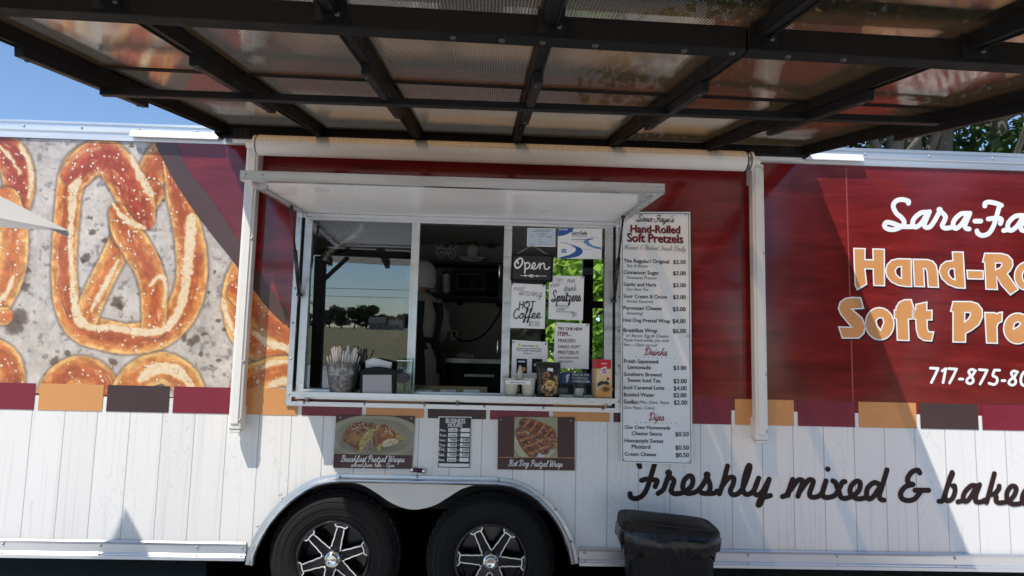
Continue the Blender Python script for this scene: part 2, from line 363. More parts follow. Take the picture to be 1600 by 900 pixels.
# pen-stroke script alphabet: x-height 1, baseline 0, (advance, [strokes])
SCR = {
 'a': (1.15, [[(.85, .85), (.5, 1), (.1, .6), (.1, .12), (.35, 0), (.7, .4), (.92, .95)], [(.92, .95), (.8, .3), (.95, 0), (1.2, .1)]]),
 'b': (1.05, [[(.0, .0), (.25, .8), (.55, 1.8), (.4, 1.9), (.2, 1.0), (.15, .2), (.4, 0), (.75, .3), (.8, .8), (.65, .85)]]),
 'c': (.9, [[(.75, .85), (.5, 1), (.12, .6), (.15, .1), (.5, 0), (.9, .2)]]),
 'd': (1.15, [[(.8, .85), (.5, 1), (.1, .6), (.1, .12), (.35, 0), (.7, .4), (1.15, 1.95)], [(1.15, 1.95), (.85, .4), (.95, 0), (1.2, .1)]]),
 'e': (.95, [[(0, .15), (.5, .45), (.7, .8), (.5, 1), (.15, .65), (.15, .15), (.5, 0), (.95, .2)]]),
 'f': (.75, [[(0, .1), (.4, .9), (.75, 1.75), (.6, 1.95), (.4, 1.3), (.2, -.3), (.0, -.8), (-.1, -.6), (.3, .05), (.75, .15)]]),
 'g': (1.1, [[(.85, .85), (.5, 1), (.1, .6), (.12, .12), (.4, .05), (.9, .95)], [(.9, .95), (.7, -.3), (.4, -.85), (.2, -.7), (.6, -.1), (1.1, .15)]]),
 'h': (1.1, [[(0, .05), (.3, .9), (.6, 1.85), (.45, 1.9), (.15, .0)], [(.2, .4), (.6, .98), (.8, .85), (.7, .2), (.85, 0), (1.1, .15)]]),
 'i': (.6, [[(0, .1), (.3, .95)], [(.3, .95), (.2, .2), (.35, 0), (.6, .15)], [(.42, 1.4), (.47, 1.48)]]),
 'k': (1.05, [[(0, .05), (.6, 1.9)], [(.5, 1.7), (.1, 0)], [(.25, .5), (.6, .6), (.8, .9)], [(.45, .5), (.7, .35), (.75, .05), (1.05, .15)]]),
 'l': (.6, [[(0, .1), (.4, .9), (.6, 1.8), (.45, 1.9), (.2, .8), (.2, .15), (.35, 0), (.6, .15)]]),
 'm': (1.6, [[(0, .1), (.25, .95), (.1, 0)], [(.18, .4), (.5, .98), (.68, .85), (.55, 0)], [(.62, .4), (1.0, .98), (1.2, .85), (1.08, .15), (1.25, 0), (1.6, .15)]]),
 'n': (1.15, [[(0, .1), (.25, .95), (.1, 0)], [(.18, .4), (.6, .98), (.8, .85), (.7, .15), (.85, 0), (1.15, .15)]]),
 'o': (1.0, [[(.55, 1), (.15, .65), (.15, .12), (.45, 0), (.8, .4), (.75, .9), (.5, 1), (.7, .8), (1.0, .85)]]),
 'p': (1.05, [[(0, .15), (.3, .98), (-.1, -.85)], [(.2, .4), (.6, 1), (.85, .7), (.6, .1), (.25, .05)], [(.5, .02), (1.05, .15)]]),
 'r': (.85, [[(0, .1), (.3, 1.05)], [(.3, 1.0), (.65, .85), (.5, .2), (.6, 0), (.85, .15)]]),
 's': (.8, [[(0, .1), (.42, 1.05)], [(.42, 1.0), (.65, .4), (.45, 0), (.15, .1)], [(.5, .0), (.8, .15)]]),
 't': (.65, [[(0, .1), (.5, 1.6)], [(.5, 1.6), (.2, .2), (.35, 0), (.65, .15)], [(.1, 1.05), (.6, 1.1)]]),
 'u': (1.1, [[(.1, .95), (.05, .2), (.25, 0), (.6, .3), (.85, .95)], [(.85, .95), (.75, .15), (.9, 0), (1.1, .15)]]),
 'v': (.95, [[(.0, .8), (.15, .95), (.25, .0), (.6, .4), (.8, 1), (.95, .85)]]),
 'w': (1.4, [[(.05, .95), (.05, .15), (.25, 0), (.6, .8)], [(.6, .9), (.6, .1), (.8, 0), (1.15, .6), (1.2, 1), (1.4, .85)]]),
 'x': (1.0, [[(.05, .9), (.25, .95), (.5, .1), (.7, 0), (1.0, .15)], [(.8, .95), (.1, .02)]]),
 'y': (1.1, [[(.1, .95), (.05, .3), (.25, .05), (.6, .3), (.9, .95)], [(.9, .95), (.6, -.4), (.3, -.85), (.2, -.6), (.7, -.05), (1.1, .15)]]),
 'z': (.95, [[(.1, .9), (.4, 1), (.65, .8), (.3, .1), (.5, -.1), (.4, -.7), (.15, -.7), (.4, -.15), (.95, .15)]]),
 'S': (1.45, [[(1.25, 1.6), (1.15, 1.95), (.75, 2.0), (.45, 1.6), (.7, 1.1), (1.0, .6), (.85, .1), (.4, -.1), (.0, .1), (.2, .4), (.8, .15), (1.45, .15)]]),
 'F': (1.35, [[(.3, 1.6), (.35, 1.9), (.7, 1.95), (1.35, 1.85)], [(1.2, 1.85), (.9, .9), (.7, .1), (.3, -.15), (.0, .1)], [(.4, 1.0), (.8, 1.05), (1.2, .95), (1.15, .7)]]),
 'M': (1.9, [[(0, .1), (.2, .05), (.5, 1.9)], [(.5, 1.9), (.7, .3)], [(.7, .3), (1.35, 1.95)], [(1.35, 1.95), (1.35, .3), (1.55, 0), (1.9, .15)]]),
 'B': (1.4, [[(.6, 1.9), (.3, 0)], [(.2, 1.7), (.6, 1.95), (1.15, 1.9), (1.2, 1.4), (.7, 1.05)], [(.7, 1.05), (1.2, .9), (1.15, .2), (.7, -.02), (.2, .1)]]),
 'D': (1.6, [[(.65, 1.8), (.4, .1), (.2, .1), (.7, .0), (1.3, .5), (1.35, 1.5), (.9, 1.95), (.3, 1.85), (.1, 1.4), (.35, 1.2)]]),
 'P': (1.3, [[(.6, 1.8), (.3, -.1)], [(.1, 1.3), (.3, 1.85), (.9, 1.95), (1.2, 1.5), (.9, .9), (.45, .85)]]),
 'W': (1.9, [[(.1, 1.6), (.35, 1.95), (.35, .3), (.5, 0), (1.1, 1.8)], [(1.05, 1.8), (1.05, .2), (1.25, 0), (1.8, 1.5), (1.7, 1.9)]]),
 'H': (1.6, [[(.2, 1.5), (.4, 1.9), (.75, 1.9), (.3, .0), (.05, .1)], [(1.35, 1.95), (1.0, .1), (1.3, .0), (1.6, .15)], [(.4, 1.0), (1.2, 1.05)]]),
 'O': (1.6, [[(.9, 1.9), (.4, 1.7), (.1, .9), (.35, .05), (.85, .05), (1.3, .8), (1.2, 1.7), (.8, 1.95), (.55, 1.5), (.9, 1.4)]]),
 'C': (1.2, [[(1.1, 1.55), (.9, 1.9), (.4, 1.6), (.1, .8), (.35, .05), (.8, .05), (1.1, .4)]]),
 'T': (1.1, [[(.05, 1.8), (1.15, 1.85)], [(.6, 1.85), (.5, 0)]]), 'R': (1.15, [[(.3, 1.8), (.2, 0)], [(.1, 1.7), (.8, 1.8), (.85, 1.2), (.25, .95), (.95, .0)]]),
 'Η': (1.25, [[(.15, 1.8), (.1, 0)], [(1.0, 1.8), (.95, 0)], [(.12, .95), (.98, 1.0)]]),
 'Y': (1.1, [[(.1, 1.8), (.5, 1.0)], [(1.0, 1.8), (.3, 0)]]), 'I': (.6, [[(.3, 1.8), (.3, 0)]]),
 '9': (1.0, [[(.8, 1.5), (.4, 1.7), (.2, 1.2), (.5, .9), (.85, 1.5), (.5, 0)]]), '1': (.7, [[(.2, 1.4), (.5, 1.8), (.35, 0)]]),
 '2': (1.0, [[(.2, 1.4), (.5, 1.8), (.85, 1.4), (.2, .0), (.8, .05)]]), '4': (1.0, [[(.5, 1.7), (.1, .7), (.9, .75)], [(.75, 1.2), (.6, 0)]]),
 '5': (1.0, [[(.9, 1.75), (.4, 1.7), (.3, 1.0), (.8, .9), (.7, .1), (.2, .1)]]), '0': (1.05, [[(.55, 1.75), (.2, 1.1), (.3, .1), (.7, .1), (.9, 1.0), (.6, 1.75)]]),
 '$': (.9, [[(.8, 1.5), (.4, 1.7), (.3, 1.1), (.7, .8), (.6, .2), (.15, .3)], [(.6, 1.95), (.4, -.1)]]), '.': (.4, [[(.15, .05), (.2, .1)]]),
 '-': (.8, [[(.15, .6), (.65, .6)]]), "'": (.3, [[(.25, 1.9), (.15, 1.5)]]), ',': (.4, [[(.2, .1), (.1, -.25)]]),
 '&': (1.5, [[(1.2, 1.6), (.9, 1.85), (.5, 1.5), (.8, 1.05)], [(.8, 1.05), (.3, .8), (.3, .1), (.8, -.05), (1.2, .7)], [(.8, .75), (1.5, .75)]]), ' ': (.6, []),
}
def script_px(mb, s, p0, p1, y, weight=.22, slant=.25, mi=0, n=3, hscale=1.0):
    tot = sum(SCR.get(c, (1, []))[0] for c in s)
    a = Vector(p0); b = Vector(p1); d = (b-a); k = d.length/tot; d.normalize(); up = Vector((d.y, -d.x))
    fm = pmap(y); x = 0
    for c in s:
        adv, st = SCR.get(c, (1, []))
        for q in st:
            pts = [tuple(a+d*(k*(x+px+slant*py))+up*(k*py*hscale)) for px, py in q]
            mb.stroke(pts, weight*k*1.0, fm, mi, n)
        x += adv
def offset_poly(pts, d):
    """mitred outset (+) or inset (-) of a closed 2-D outline"""
    P = [Vector(p) for p in pts]; n = len(P)
    A = sum(P[i].x*P[(i+1) % n].y-P[(i+1) % n].x*P[i].y for i in range(n)); sg = 1 if A > 0 else -1
    out = []
    for i in range(n):
        a = (P[i]-P[i-1]); b = (P[(i+1) % n]-P[i])
        if a.length < 1e-6 or b.length < 1e-6: out.append(P[i]); continue
        a.normalize(); b.normalize()
        na = Vector((a.y, -a.x))*sg; nb = Vector((b.y, -b.x))*sg
        m = na+nb
        if m.length < 1e-3: out.append(P[i]+na*d); continue
        m.normalize(); c = max(.45, m.dot(na)); out.append(P[i]+m*(d/c))
    return out
# ================================================================== GROUND AND SURROUNDINGS
def ground_mat(name, c1, c2, scale, rough=.9):
    m, n, l, p, o = new_mat(name)
    tc = N(n, 'ShaderNodeTexCoord'); a = N(n, 'ShaderNodeTexNoise'); a.inputs['Scale'].default_value = scale; a.inputs['Detail'].default_value = 8
    b = N(n, 'ShaderNodeTexNoise'); b.inputs['Scale'].default_value = scale*30; b.inputs['Detail'].default_value = 3
    l.new(tc.outputs['Object'], a.inputs['Vector']); l.new(tc.outputs['Object'], b.inputs['Vector'])
    ad = N(n, 'ShaderNodeMath', operation='ADD'); l.new(a.outputs[0], ad.inputs[0]); l.new(b.outputs[0], ad.inputs[1])
    r = N(n, 'ShaderNodeMapRange'); r.inputs[1].default_value = .7; r.inputs[2].default_value = 1.3; l.new(ad.outputs[0], r.inputs[0])
    mx = N(n, 'ShaderNodeMix', data_type='RGBA'); mx.inputs[6].default_value = (*c1, 1); mx.inputs[7].default_value = (*c2, 1)
    l.new(r.outputs[0], mx.inputs[0]); l.new(mx.outputs[2], p.inputs['Base Color']); p.inputs['Roughness'].default_value = rough
    return m
mb = MB(); mb.poly([(-900, -900, 0), (900, -900, 0), (900, 900, 0), (-900, 900, 0)])
tag(mb.build('ground', ground_mat('gravel_lot', (.50, .485, .46), (.64, .625, .60), .8)), kind='structure')
mb = MB(); mb.poly([(-900, -900, .02), (900, -900, .02), (900, -26, .02), (-900, -24, .02)])
tag(mb.build('field', ground_mat('dry_grass', (.20, .165, .06), (.31, .26, .10), .05)), kind='structure')
mb = MB(); mb.poly([(-900, 5.5, .02), (900, 5.5, .02), (900, 900, .02), (-900, 900, .02)])
tag(mb.build('lawn', ground_mat('mown_grass', (.07, .12, .025), (.12, .17, .04), .3)), kind='structure')

# ------------------------------------------------------------------ trees
M['bark'] = mat('grey_bark', (.13, .115, .095), .9, 0, .35, 6, bump=.6, bscale=25, stretch=(1, 1, .25))
def leaf_mat(name, c, tr):
    m, n, l, p, o = new_mat(name)
    oi = N(n, 'ShaderNodeTexNoise'); oi.inputs['Scale'].default_value = 1.4; oi.inputs['Detail'].default_value = 3
    g = N(n, 'ShaderNodeNewGeometry'); l.new(g.outputs['Position'], oi.inputs['Vector'])
    ad = N(n, 'ShaderNodeMath', operation='ADD'); l.new(oi.outputs[0], ad.inputs[0]); l.new(g.outputs['Random Per Island'], ad.inputs[1])
    r = N(n, 'ShaderNodeMapRange'); r.inputs[1].default_value = .4; r.inputs[2].default_value = 1.6; r.inputs[3].default_value = .6; r.inputs[4].default_value = 1.5
    l.new(ad.outputs[0], r.inputs[0])
    sc = N(n, 'ShaderNodeVectorMath', operation='SCALE'); sc.inputs[0].default_value = c; l.new(r.outputs[0], sc.inputs['Scale'])
    l.new(sc.outputs[0], p.inputs['Base Color']); p.inputs['Roughness'].default_value = .45
    t = N(n, 'ShaderNodeBsdfTranslucent'); sc2 = N(n, 'ShaderNodeVectorMath', operation='SCALE'); sc2.inputs[0].default_value = tr
    l.new(r.outputs[0], sc2.inputs['Scale']); l.new(sc2.outputs[0], t.inputs['Color'])
    ms = N(n, 'ShaderNodeMixShader'); ms.inputs[0].default_value = .4
    l.new(p.outputs[0], ms.inputs[1]); l.new(t.outputs[0], ms.inputs[2]); l.new(ms.outputs[0], o.inputs[0])
    return m
M['leaf'] = leaf_mat('maple_leaves', (.034, .072, .012), (.07, .13, .02))
M['leaf_bright'] = leaf_mat('young_leaves', (.24, .38, .05), (.42, .60, .10))
M['leaf_dark'] = leaf_mat('distant_leaves', (.035, .065, .018), (.05, .09, .02))
def leaf_mesh(name, blobs, count, size, seed, material):
    """many small bent leaves scattered in shells of several clumps"""
    rg = np.random.default_rng(seed); blobs = np.array(blobs, float)
    wt = blobs[:, 3]**2; pick = rg.choice(len(blobs), count, p=wt/wt.sum()); B = blobs[pick]
    d = rg.normal(size=(count, 3)); d /= np.linalg.norm(d, axis=1)[:, None]
    rad = B[:, 3]*(0.45+0.55*rg.random(count)**.5)
    lump = 1+.28*np.sin(d[:, 0]*5+B[:, 0])*np.sin(d[:, 1]*5+B[:, 1])*np.cos(d[:, 2]*4+B[:, 2])
    c = B[:, :3]+d*(rad*lump)[:, None]*np.array([1, 1, .8])
    nrm = rg.normal(size=(count, 3))*.75+d*.35+np.array([-.3, -.45, .85]); nrm /= np.linalg.norm(nrm, axis=1)[:, None]      # leaves turn towards the light
    a = np.cross(nrm, rg.normal(size=(count, 3))); a /= np.linalg.norm(a, axis=1)[:, None]
    b = np.cross(nrm, a); s = size*(.6+.8*rg.random(count))[:, None]
    v = np.stack([c-a*s*.6, c+b*s*.45+nrm*s*.12, c+a*s*.7, c-b*s*.45+nrm*s*.12], 1).reshape(-1, 3)
    me = bpy.data.meshes.new(name); me.vertices.add(count*4); me.vertices.foreach_set('co', v.astype(np.float32).ravel())
    F = np.arange(count*4, dtype=np.int32); me.loops.add(count*4); me.loops.foreach_set('vertex_index', F)
    me.polygons.add(count); me.polygons.foreach_set('loop_start', np.arange(0, count*4, 4, dtype=np.int32))
    me.update(calc_edges=True); me.materials.append(material)
    return me
def limb(mb, p0, p1, r0, r1, bend, n=7, rg=RNG):
    p0, p1 = Vector(p0), Vector(p1); o = Vector((rg.uniform(-1, 1), rg.uniform(-1, 1), 0))*bend
    pts = [p0.lerp(p1, t/n)+o*sin(pi*t/n)+Vector((rg.uniform(-1, 1), rg.uniform(-1, 1), 0))*r0*.25 for t in range(n+1)]
    mb.tube(pts, [r0+(r1-r0)*t/n for t in range(n+1)], 10); return pts
def make_tree(name, label, loc, stems, blobs, count, size, seed, lm, group=None):
    t = empty(name, label, 'tree', loc, group); L = Vector(loc); rg = random.Random(seed)
    mb = MB()
    for (dx, dy, tx, ty, tz, r) in stems:
        p = limb(mb, L+Vector((dx, dy, -.1)), L+Vector((tx, ty, tz)), r, r*.45, .25, rg=rg)
        for k in range(5):
            q = p[3+k % 4]; limb(mb, q, q+Vector((rg.uniform(-2, 2), rg.uniform(-2, 2), rg.uniform(1.2, 2.8)))*(tz/8), r*.42, r*.1, .25, 5, rg)
    mb.build('trunk', M['bark'], t)
    me = leaf_mesh('crown', [(L.x+b[0], L.y+b[1], L.z+b[2], b[3]) for b in blobs], count, size, seed, lm)
    o = bpy.data.objects.new('crown', me); COL.objects.link(o); put_child(o, t)
    return t
# behind the trailer, to the right: trunks and low boughs show over the roof
make_tree('maple_tree', 'grey-barked maple with two leaning trunks showing above the trailer roof, beside the canopy', (6.15, 7.6, 0),
          [(-.1, 0, -.55, .1, 8, .25), (.45, .1, .9, .3, 8.5, .21)],
          [(-1.9, .8, 6.1, 1.35), (-.7, 2.4, 6.7, 1.6), (.2, -1.0, 7.4, 1.5), (-1.6, -1.2, 7.6, 1.6), (.8, 1.5, 8.2, 1.8), (-2.8, 2.2, 7.2, 1.5), (.1, 2.8, 5.5, 1.1), (-2.6, .2, 5.0, .8), (-1.3, 2.6, 4.8, 1.0)],
          9000, .15, 3, M['leaf'])
make_tree('maple_tree', 'grey-barked maple with thick dark trunks over the trailer roof at the right edge', (8.6, 9.2, 0),
          [(-.6, 0, -.75, 0, 9, .27), (.05, .2, .25, .1, 9, .24), (.8, -.1, 1.3, 0, 9, .22)],
          [(-.5, 2.2, 6.3, 1.6), (1.0, 2.4, 6.0, 1.6), (.3, -1.2, 7.8, 1.6), (2.0, .2, 6.5, 1.4), (-1.3, 2.6, 7.6, 1.6), (1.6, 2.9, 7.9, 1.8), (0, 3.2, 5.0, 1.2), (2.2, 2.4, 4.9, 1.1), (1.0, -.8, 5.5, .7), (-.2, 2.6, 4.4, 1.1)],
          9000, .15, 5, M['leaf'])
# bright young tree seen through the trailer's far window
make_tree('young_tree', 'bright green young tree seen through the right window pane', (2.3, 10.5, 0), [(0, 0, .1, 0, 4.6, .12)],
          [(-.6, -.3, 1.6, 1.1), (.7, -.2, 1.7, 1.1), (-1.2, -.4, 3.4, 1.0), (1.3, -.4, 3.4, 1.0), (0, -.8, 3.5, 1.0), (-.4, -.5, .8, .8), (.9, -.5, .8, .8), (0, -.6, 2.6, 1.1), (-.9, .2, 3.1, 1.0), (.9, .2, 3.2, 1.0), (0, 0, 4.2, 1.1), (-1.6, .3, 2.0, .9), (1.7, .3, 2.2, .9)],
          12000, .14, 9, M['leaf_bright'])
# the far side of the field, behind the viewer: they show as reflections in the left pane
def far_tree(seed, loc, s):
    rg = random.Random(seed)
    bl = [(rg.uniform(-2.6, 2.6)*s, rg.uniform(-2, 2)*s, rg.uniform(2.2, 6.2)*s, rg.uniform(1.3, 2.2)*s) for _ in range(9)]
    return make_tree('far_tree', 'dark distant tree along the field edge mirrored in the left pane', loc, [(0, 0, .3, 0, 5*s, .28*s)], bl, 2600, .5*s, seed, M['leaf_dark'], 'trees along the far field edge')
ft = [far_tree(21, (-112, -420, 0), 1.5), far_tree(22, (-76, -424, 0), 1.7)]
for i, (x, s) in enumerate([(-122, .8), (-104, .7), (-97, .6), (-89, .85), (-82, 1.15), (-69, 1.1), (-62, .8), (-55, .65), (-131, .95), (-47, .75)]):
    c = copy_tree(ft[i % 2]); c.location = (x, -416-(i*7) % 9, 0); c.scale = (s, s, s); c.rotation_euler.z = i*1.3
# unseen dark trees added behind the viewer so the right pane mirrors little light
def near_tree(loc, seed):
    return make_tree('reflection_tree', 'unseen dense tree added behind the viewer to darken the pane reflection', loc, [(0, 0, .2, 0, 6.5, .28)],
        [(-1.5, 0, 3.2, 2.0), (1.5, .3, 3.3, 2.0), (0, .8, 4.8, 2.2), (-1.8, -.5, 5.6, 2.0), (1.8, -.4, 5.8, 2.0), (0, 0, 7.4, 2.3), (0, 1, 1.9, 1.5), (2.6, 0, 1.8, 1.4), (-2.4, 0, 1.9, 1.4)],
        6000, .26, seed, M['leaf'], 'added unseen trees behind the viewer')
n0 = near_tree((2.6, -20, 0), 31)
for x, y, r in ((5.6, -22, 1.0), (12.6, -21, 2.2), (17.5, -18, 3.4)):
    c = copy_tree(n0); c.location = (x, y, 0); c.rotation_euler.z = r
# white farmhouse across the field
h = empty('farmhouse', 'white farmhouse across the field mirrored low in the left pane', 'house', (-55, -404, 0))
MW = mat('white_siding', (.30, .30, .30), .7, 0, .08, 1); MR = mat('grey_shingles', (.10, .10, .105), .85, 0, .2, 2); MGD = mat('dark_window', (.02, .022, .025), .1)
def house_wing(x0, x1, y0, y1, z, rz):
    mb = MB(); mb.box(x0, x1, y0, y1, 0, z); mb.build('wall', MW, h)
    mb = MB(); ym = (y0+y1)/2
    mb.prism([(x0-.3, y0-.4, z-.05), (x0-.3, ym, rz), (x0-.3, y1+.4, z-.05), (x0-.3, y1+.4, z+.1), (x0-.3, ym, rz+.18), (x0-.3, y0-.4, z+.1)], (x1-x0+.6, 0, 0)); mb.build('roof', MR, h)
house_wing(-64, -55, -408, -400, 3.6, 6.8); house_wing(-54.8, -46, -407, -401, 2.9, 5.2)
for x in (-62.5, -58, -52, -49):
    mb = MB(); y = -400 if x < -55 else -401; mb.box(x, x+1.2, y-.02, y+.05, 1.0, 2.6); mb.build('window', MGD, h)
# overhead wires crossing the field
pl = empty('power_line', 'two thin overhead wires across the field mirrored in the left pane', 'power line', (-75, -90, 0))
for x in (-75, 40):
    mb = MB(); mb.tube([(x, -90, 0), (x, -90, 9)], [.16, .11], 10); mb.build('pole', M['bark'], pl)
for z in (6.9, 5.9):
    mb = MB(); mb.tube([(-75+115*t/20, -90, z-.6*4*(t/20)*(1-t/20)) for t in range(21)], .03, 6); mb.build('wire', M['ink'], pl)

# ================================================================== THE FOOD TRAILER
T = empty('food_trailer', 'long red and white food trailer with pretzel graphics and an open serving window', 'food trailer', (0, .9, 0))
ZT, ZW, ZB0, ZB1 = W(800, 240).z, 1.138, 1.062, 1.200      # wall top, red/white joint, colour band bottom and top
XL, XR = -4.6, 5.4
WX0, WX1 = W(478, 480).x, W(950, 480).x                    # serving opening
WZ0, WZ1 = 1.195, W(700, 346).z
RZ1 = W(905, 853).z-.005                                    # top of the bottom rail
# -- red wood-look wrap
def wood_mat():
    m, n, l, p, o = new_mat('red_wood_wrap')
    tc = N(n, 'ShaderNodeTexCoord'); mp = N(n, 'ShaderNodeMapping'); mp.inputs['Scale'].default_value = (1.6, 1, 11)
    l.new(tc.outputs['Object'], mp.inputs[0])
    a = N(n, 'ShaderNodeTexNoise'); a.inputs['Scale'].default_value = 1.6; a.inputs['Detail'].default_value = 9; a.inputs['Roughness'].default_value = .62; a.inputs['Distortion'].default_value = .5
    l.new(mp.outputs[0], a.inputs['Vector'])
    cr = N(n, 'ShaderNodeValToRGB'); e = cr.color_ramp.elements
    e[0].position = .30; e[0].color = (*lin(98, 24, 24), 1); e[1].position = .72; e[1].color = (*lin(142, 44, 40), 1)
    x = e.new(.48); x.color = (*lin(116, 30, 30), 1); x = e.new(.56); x.color = (*lin(123, 33, 33), 1)
    l.new(a.outputs[0], cr.inputs[0])
    b = N(n, 'ShaderNodeTexNoise'); b.inputs['Scale'].default_value = 1.1; b.inputs['Detail'].default_value = 4
    mp2 = N(n, 'ShaderNodeMapping'); mp2.inputs['Scale'].default_value = (1, 1, 2.2); l.new(tc.outputs['Object'], mp2.inputs[0]); l.new(mp2.outputs[0], b.inputs['Vector'])
    r = N(n, 'ShaderNodeMapRange'); r.inputs[1].default_value = .33; r.inputs[2].default_value = .62; r.inputs[3].default_value = .66; r.inputs[4].default_value = 1.10; l.new(b.outputs[0], r.inputs[0])
    # a few pale scuffs of the printed wood
    c = N(n, 'ShaderNodeTexNoise'); c.inputs['Scale'].default_value = 6; c.inputs['Detail'].default_value = 6; c.inputs['Roughness'].default_value = .7
    mp3 = N(n, 'ShaderNodeMapping'); mp3.inputs['Scale'].default_value = (1, 1, 2.0); l.new(tc.outputs['Object'], mp3.inputs[0]); l.new(mp3.outputs[0], c.inputs['Vector'])
    r3 = N(n, 'ShaderNodeMapRange'); r3.inputs[1].default_value = .69; r3.inputs[2].default_value = .76; l.new(c.outputs[0], r3.inputs[0])
    sc = N(n, 'ShaderNodeVectorMath', operation='SCALE'); l.new(cr.outputs[0], sc.inputs[0]); l.new(r.outputs[0], sc.inputs['Scale'])
    mx = N(n, 'ShaderNodeMix', data_type='RGBA'); mx.inputs[7].default_value = (*lin(205, 100, 78), 1)
    l.new(r3.outputs[0], mx.inputs[0]); l.new(sc.outputs[0], mx.inputs[6]); l.new(mx.outputs[2], p.inputs['Base Color'])
    p.inputs['Roughness'].default_value = .13; p.inputs['Coat Weight'].default_value = .35; p.inputs['Coat Roughness'].default_value = .06; p.inputs['Specular IOR Level'].default_value = .5
    add_wave_bump(n, l, p, .16)
    return m
M['wood'] = wood_mat()
# -- white plank-look wrap
def plank_mat():
    m, n, l, p, o = new_mat('white_plank_wrap')
    tc = N(n, 'ShaderNodeTexCoord'); sx = N(n, 'ShaderNodeSeparateXYZ'); l.new(tc.outputs['Object'], sx.inputs[0])
    PIT, OFF = .1685, -2.366
    def math(op, a=None, b=None):
        q = N(n, 'ShaderNodeMath', operation=op)
        for i, v in enumerate((a, b)):
            if v is None: continue
            if isinstance(v, (int, float)): q.inputs[i].default_value = v
            else: l.new(v, q.inputs[i])
        return q.outputs[0]
    k = math('DIVIDE', math('SUBTRACT', sx.outputs[0], OFF), PIT)
    fr = math('FRACT', k); fl = math('FLOOR', k)
    dist = math('MINIMUM', fr, math('SUBTRACT', 1.0, fr))
    seam = N(n, 'ShaderNodeMapRange'); seam.inputs[1].default_value = .008; seam.inputs[2].default_value = .020; seam.inputs[3].default_value = 1; seam.inputs[4].default_value = 0
    l.new(dist, seam.inputs[0])
    # fine straight grain
    cb = N(n, 'ShaderNodeCombineXYZ'); l.new(math('MULTIPLY', sx.outputs[0], 55.0), cb.inputs[0]); l.new(math('MULTIPLY', fl, 7.3), cb.inputs[1]); l.new(math('MULTIPLY', sx.outputs[2], 1.1), cb.inputs[2])
    g = N(n, 'ShaderNodeTexNoise'); g.inputs['Scale'].default_value = 1.0; g.inputs['Detail'].default_value = 3; l.new(cb.outputs[0], g.inputs['Vector'])
    gr = N(n, 'ShaderNodeMapRange'); gr.inputs[1].default_value = .56; gr.inputs[2].default_value = .68; l.new(g.outputs[0], gr.inputs[0])
    # figured grain and knots: contour lines of a slow noise field
    cb2 = N(n, 'ShaderNodeCombineXYZ'); l.new(math('MULTIPLY', sx.outputs[0], 7.0), cb2.inputs[0]); l.new(math('MULTIPLY', fl, 3.7), cb2.inputs[1]); l.new(math('MULTIPLY', sx.outputs[2], 1.9), cb2.inputs[2])
    f = N(n, 'ShaderNodeTexNoise'); f.inputs['Scale'].default_value = 1.0; f.inputs['Detail'].default_value = 2; f.inputs['Distortion'].default_value = .5; l.new(cb2.outputs[0], f.inputs['Vector'])
    con = math('FRACT', math('MULTIPLY', f.outputs[0], 17.0))
    cl = N(n, 'ShaderNodeMapRange'); cl.inputs[1].default_value = .0; cl.inputs[2].default_value = .10; cl.inputs[3].default_value = 1; cl.inputs[4].default_value = 0; l.new(con, cl.inputs[0])
    msk = N(n, 'ShaderNodeTexNoise'); msk.inputs['Scale'].default_value = .8; msk.inputs['Detail'].default_value = 1; l.new(cb2.outputs[0], msk.inputs['Vector'])
    mk = N(n, 'ShaderNodeMapRange'); mk.inputs[1].default_value = .46; mk.inputs[2].default_value = .62; l.new(msk.outputs[0], mk.inputs[0])
    fig = math('MULTIPLY', cl.outputs[0], mk.outputs[0])
    tone = N(n, 'ShaderNodeTexWhiteNoise', noise_dimensions='1D'); l.new(fl, tone.inputs['W'])
    tn = N(n, 'ShaderNodeMapRange'); tn.inputs[3].default_value = .97; tn.inputs[4].default_value = 1.02; l.new(tone.outputs[0], tn.inputs[0])
    dark = math('MAXIMUM', math('MULTIPLY', seam.outputs[0], .62), math('MAXIMUM', math('MULTIPLY', gr.outputs[0], .12), math('MULTIPLY', fig, .34)))
    mx = N(n, 'ShaderNodeMix', data_type='RGBA'); mx.inputs[6].default_value = (.80, .79, .77, 1); mx.inputs[7].default_value = (.16, .165, .18, 1); l.new(dark, mx.inputs[0])
    sc = N(n, 'ShaderNodeVectorMath', operation='SCALE'); l.new(mx.outputs[2], sc.inputs[0]); l.new(tn.outputs[0], sc.inputs['Scale'])
    l.new(sc.outputs[0], p.inputs['Base Color']); p.inputs['Roughness'].default_value = .22
    add_wave_bump(n, l, p, .06)
    return m
M['plank'] = plank_mat()
mb = MB()
R = lambda x0, x1, z0, z1, y=0: mb.poly([(x0, y, z0), (x1, y, z0), (x1, y, z1), (x0, y, z1)])
R(XL, WX0, ZW, ZT); R(WX1, XR, ZW, ZT); R(WX0, WX1, WZ1, ZT); R(WX0, WX1, ZW, WZ0)
mb.build('red_wrap_wall', M['wood'], T)
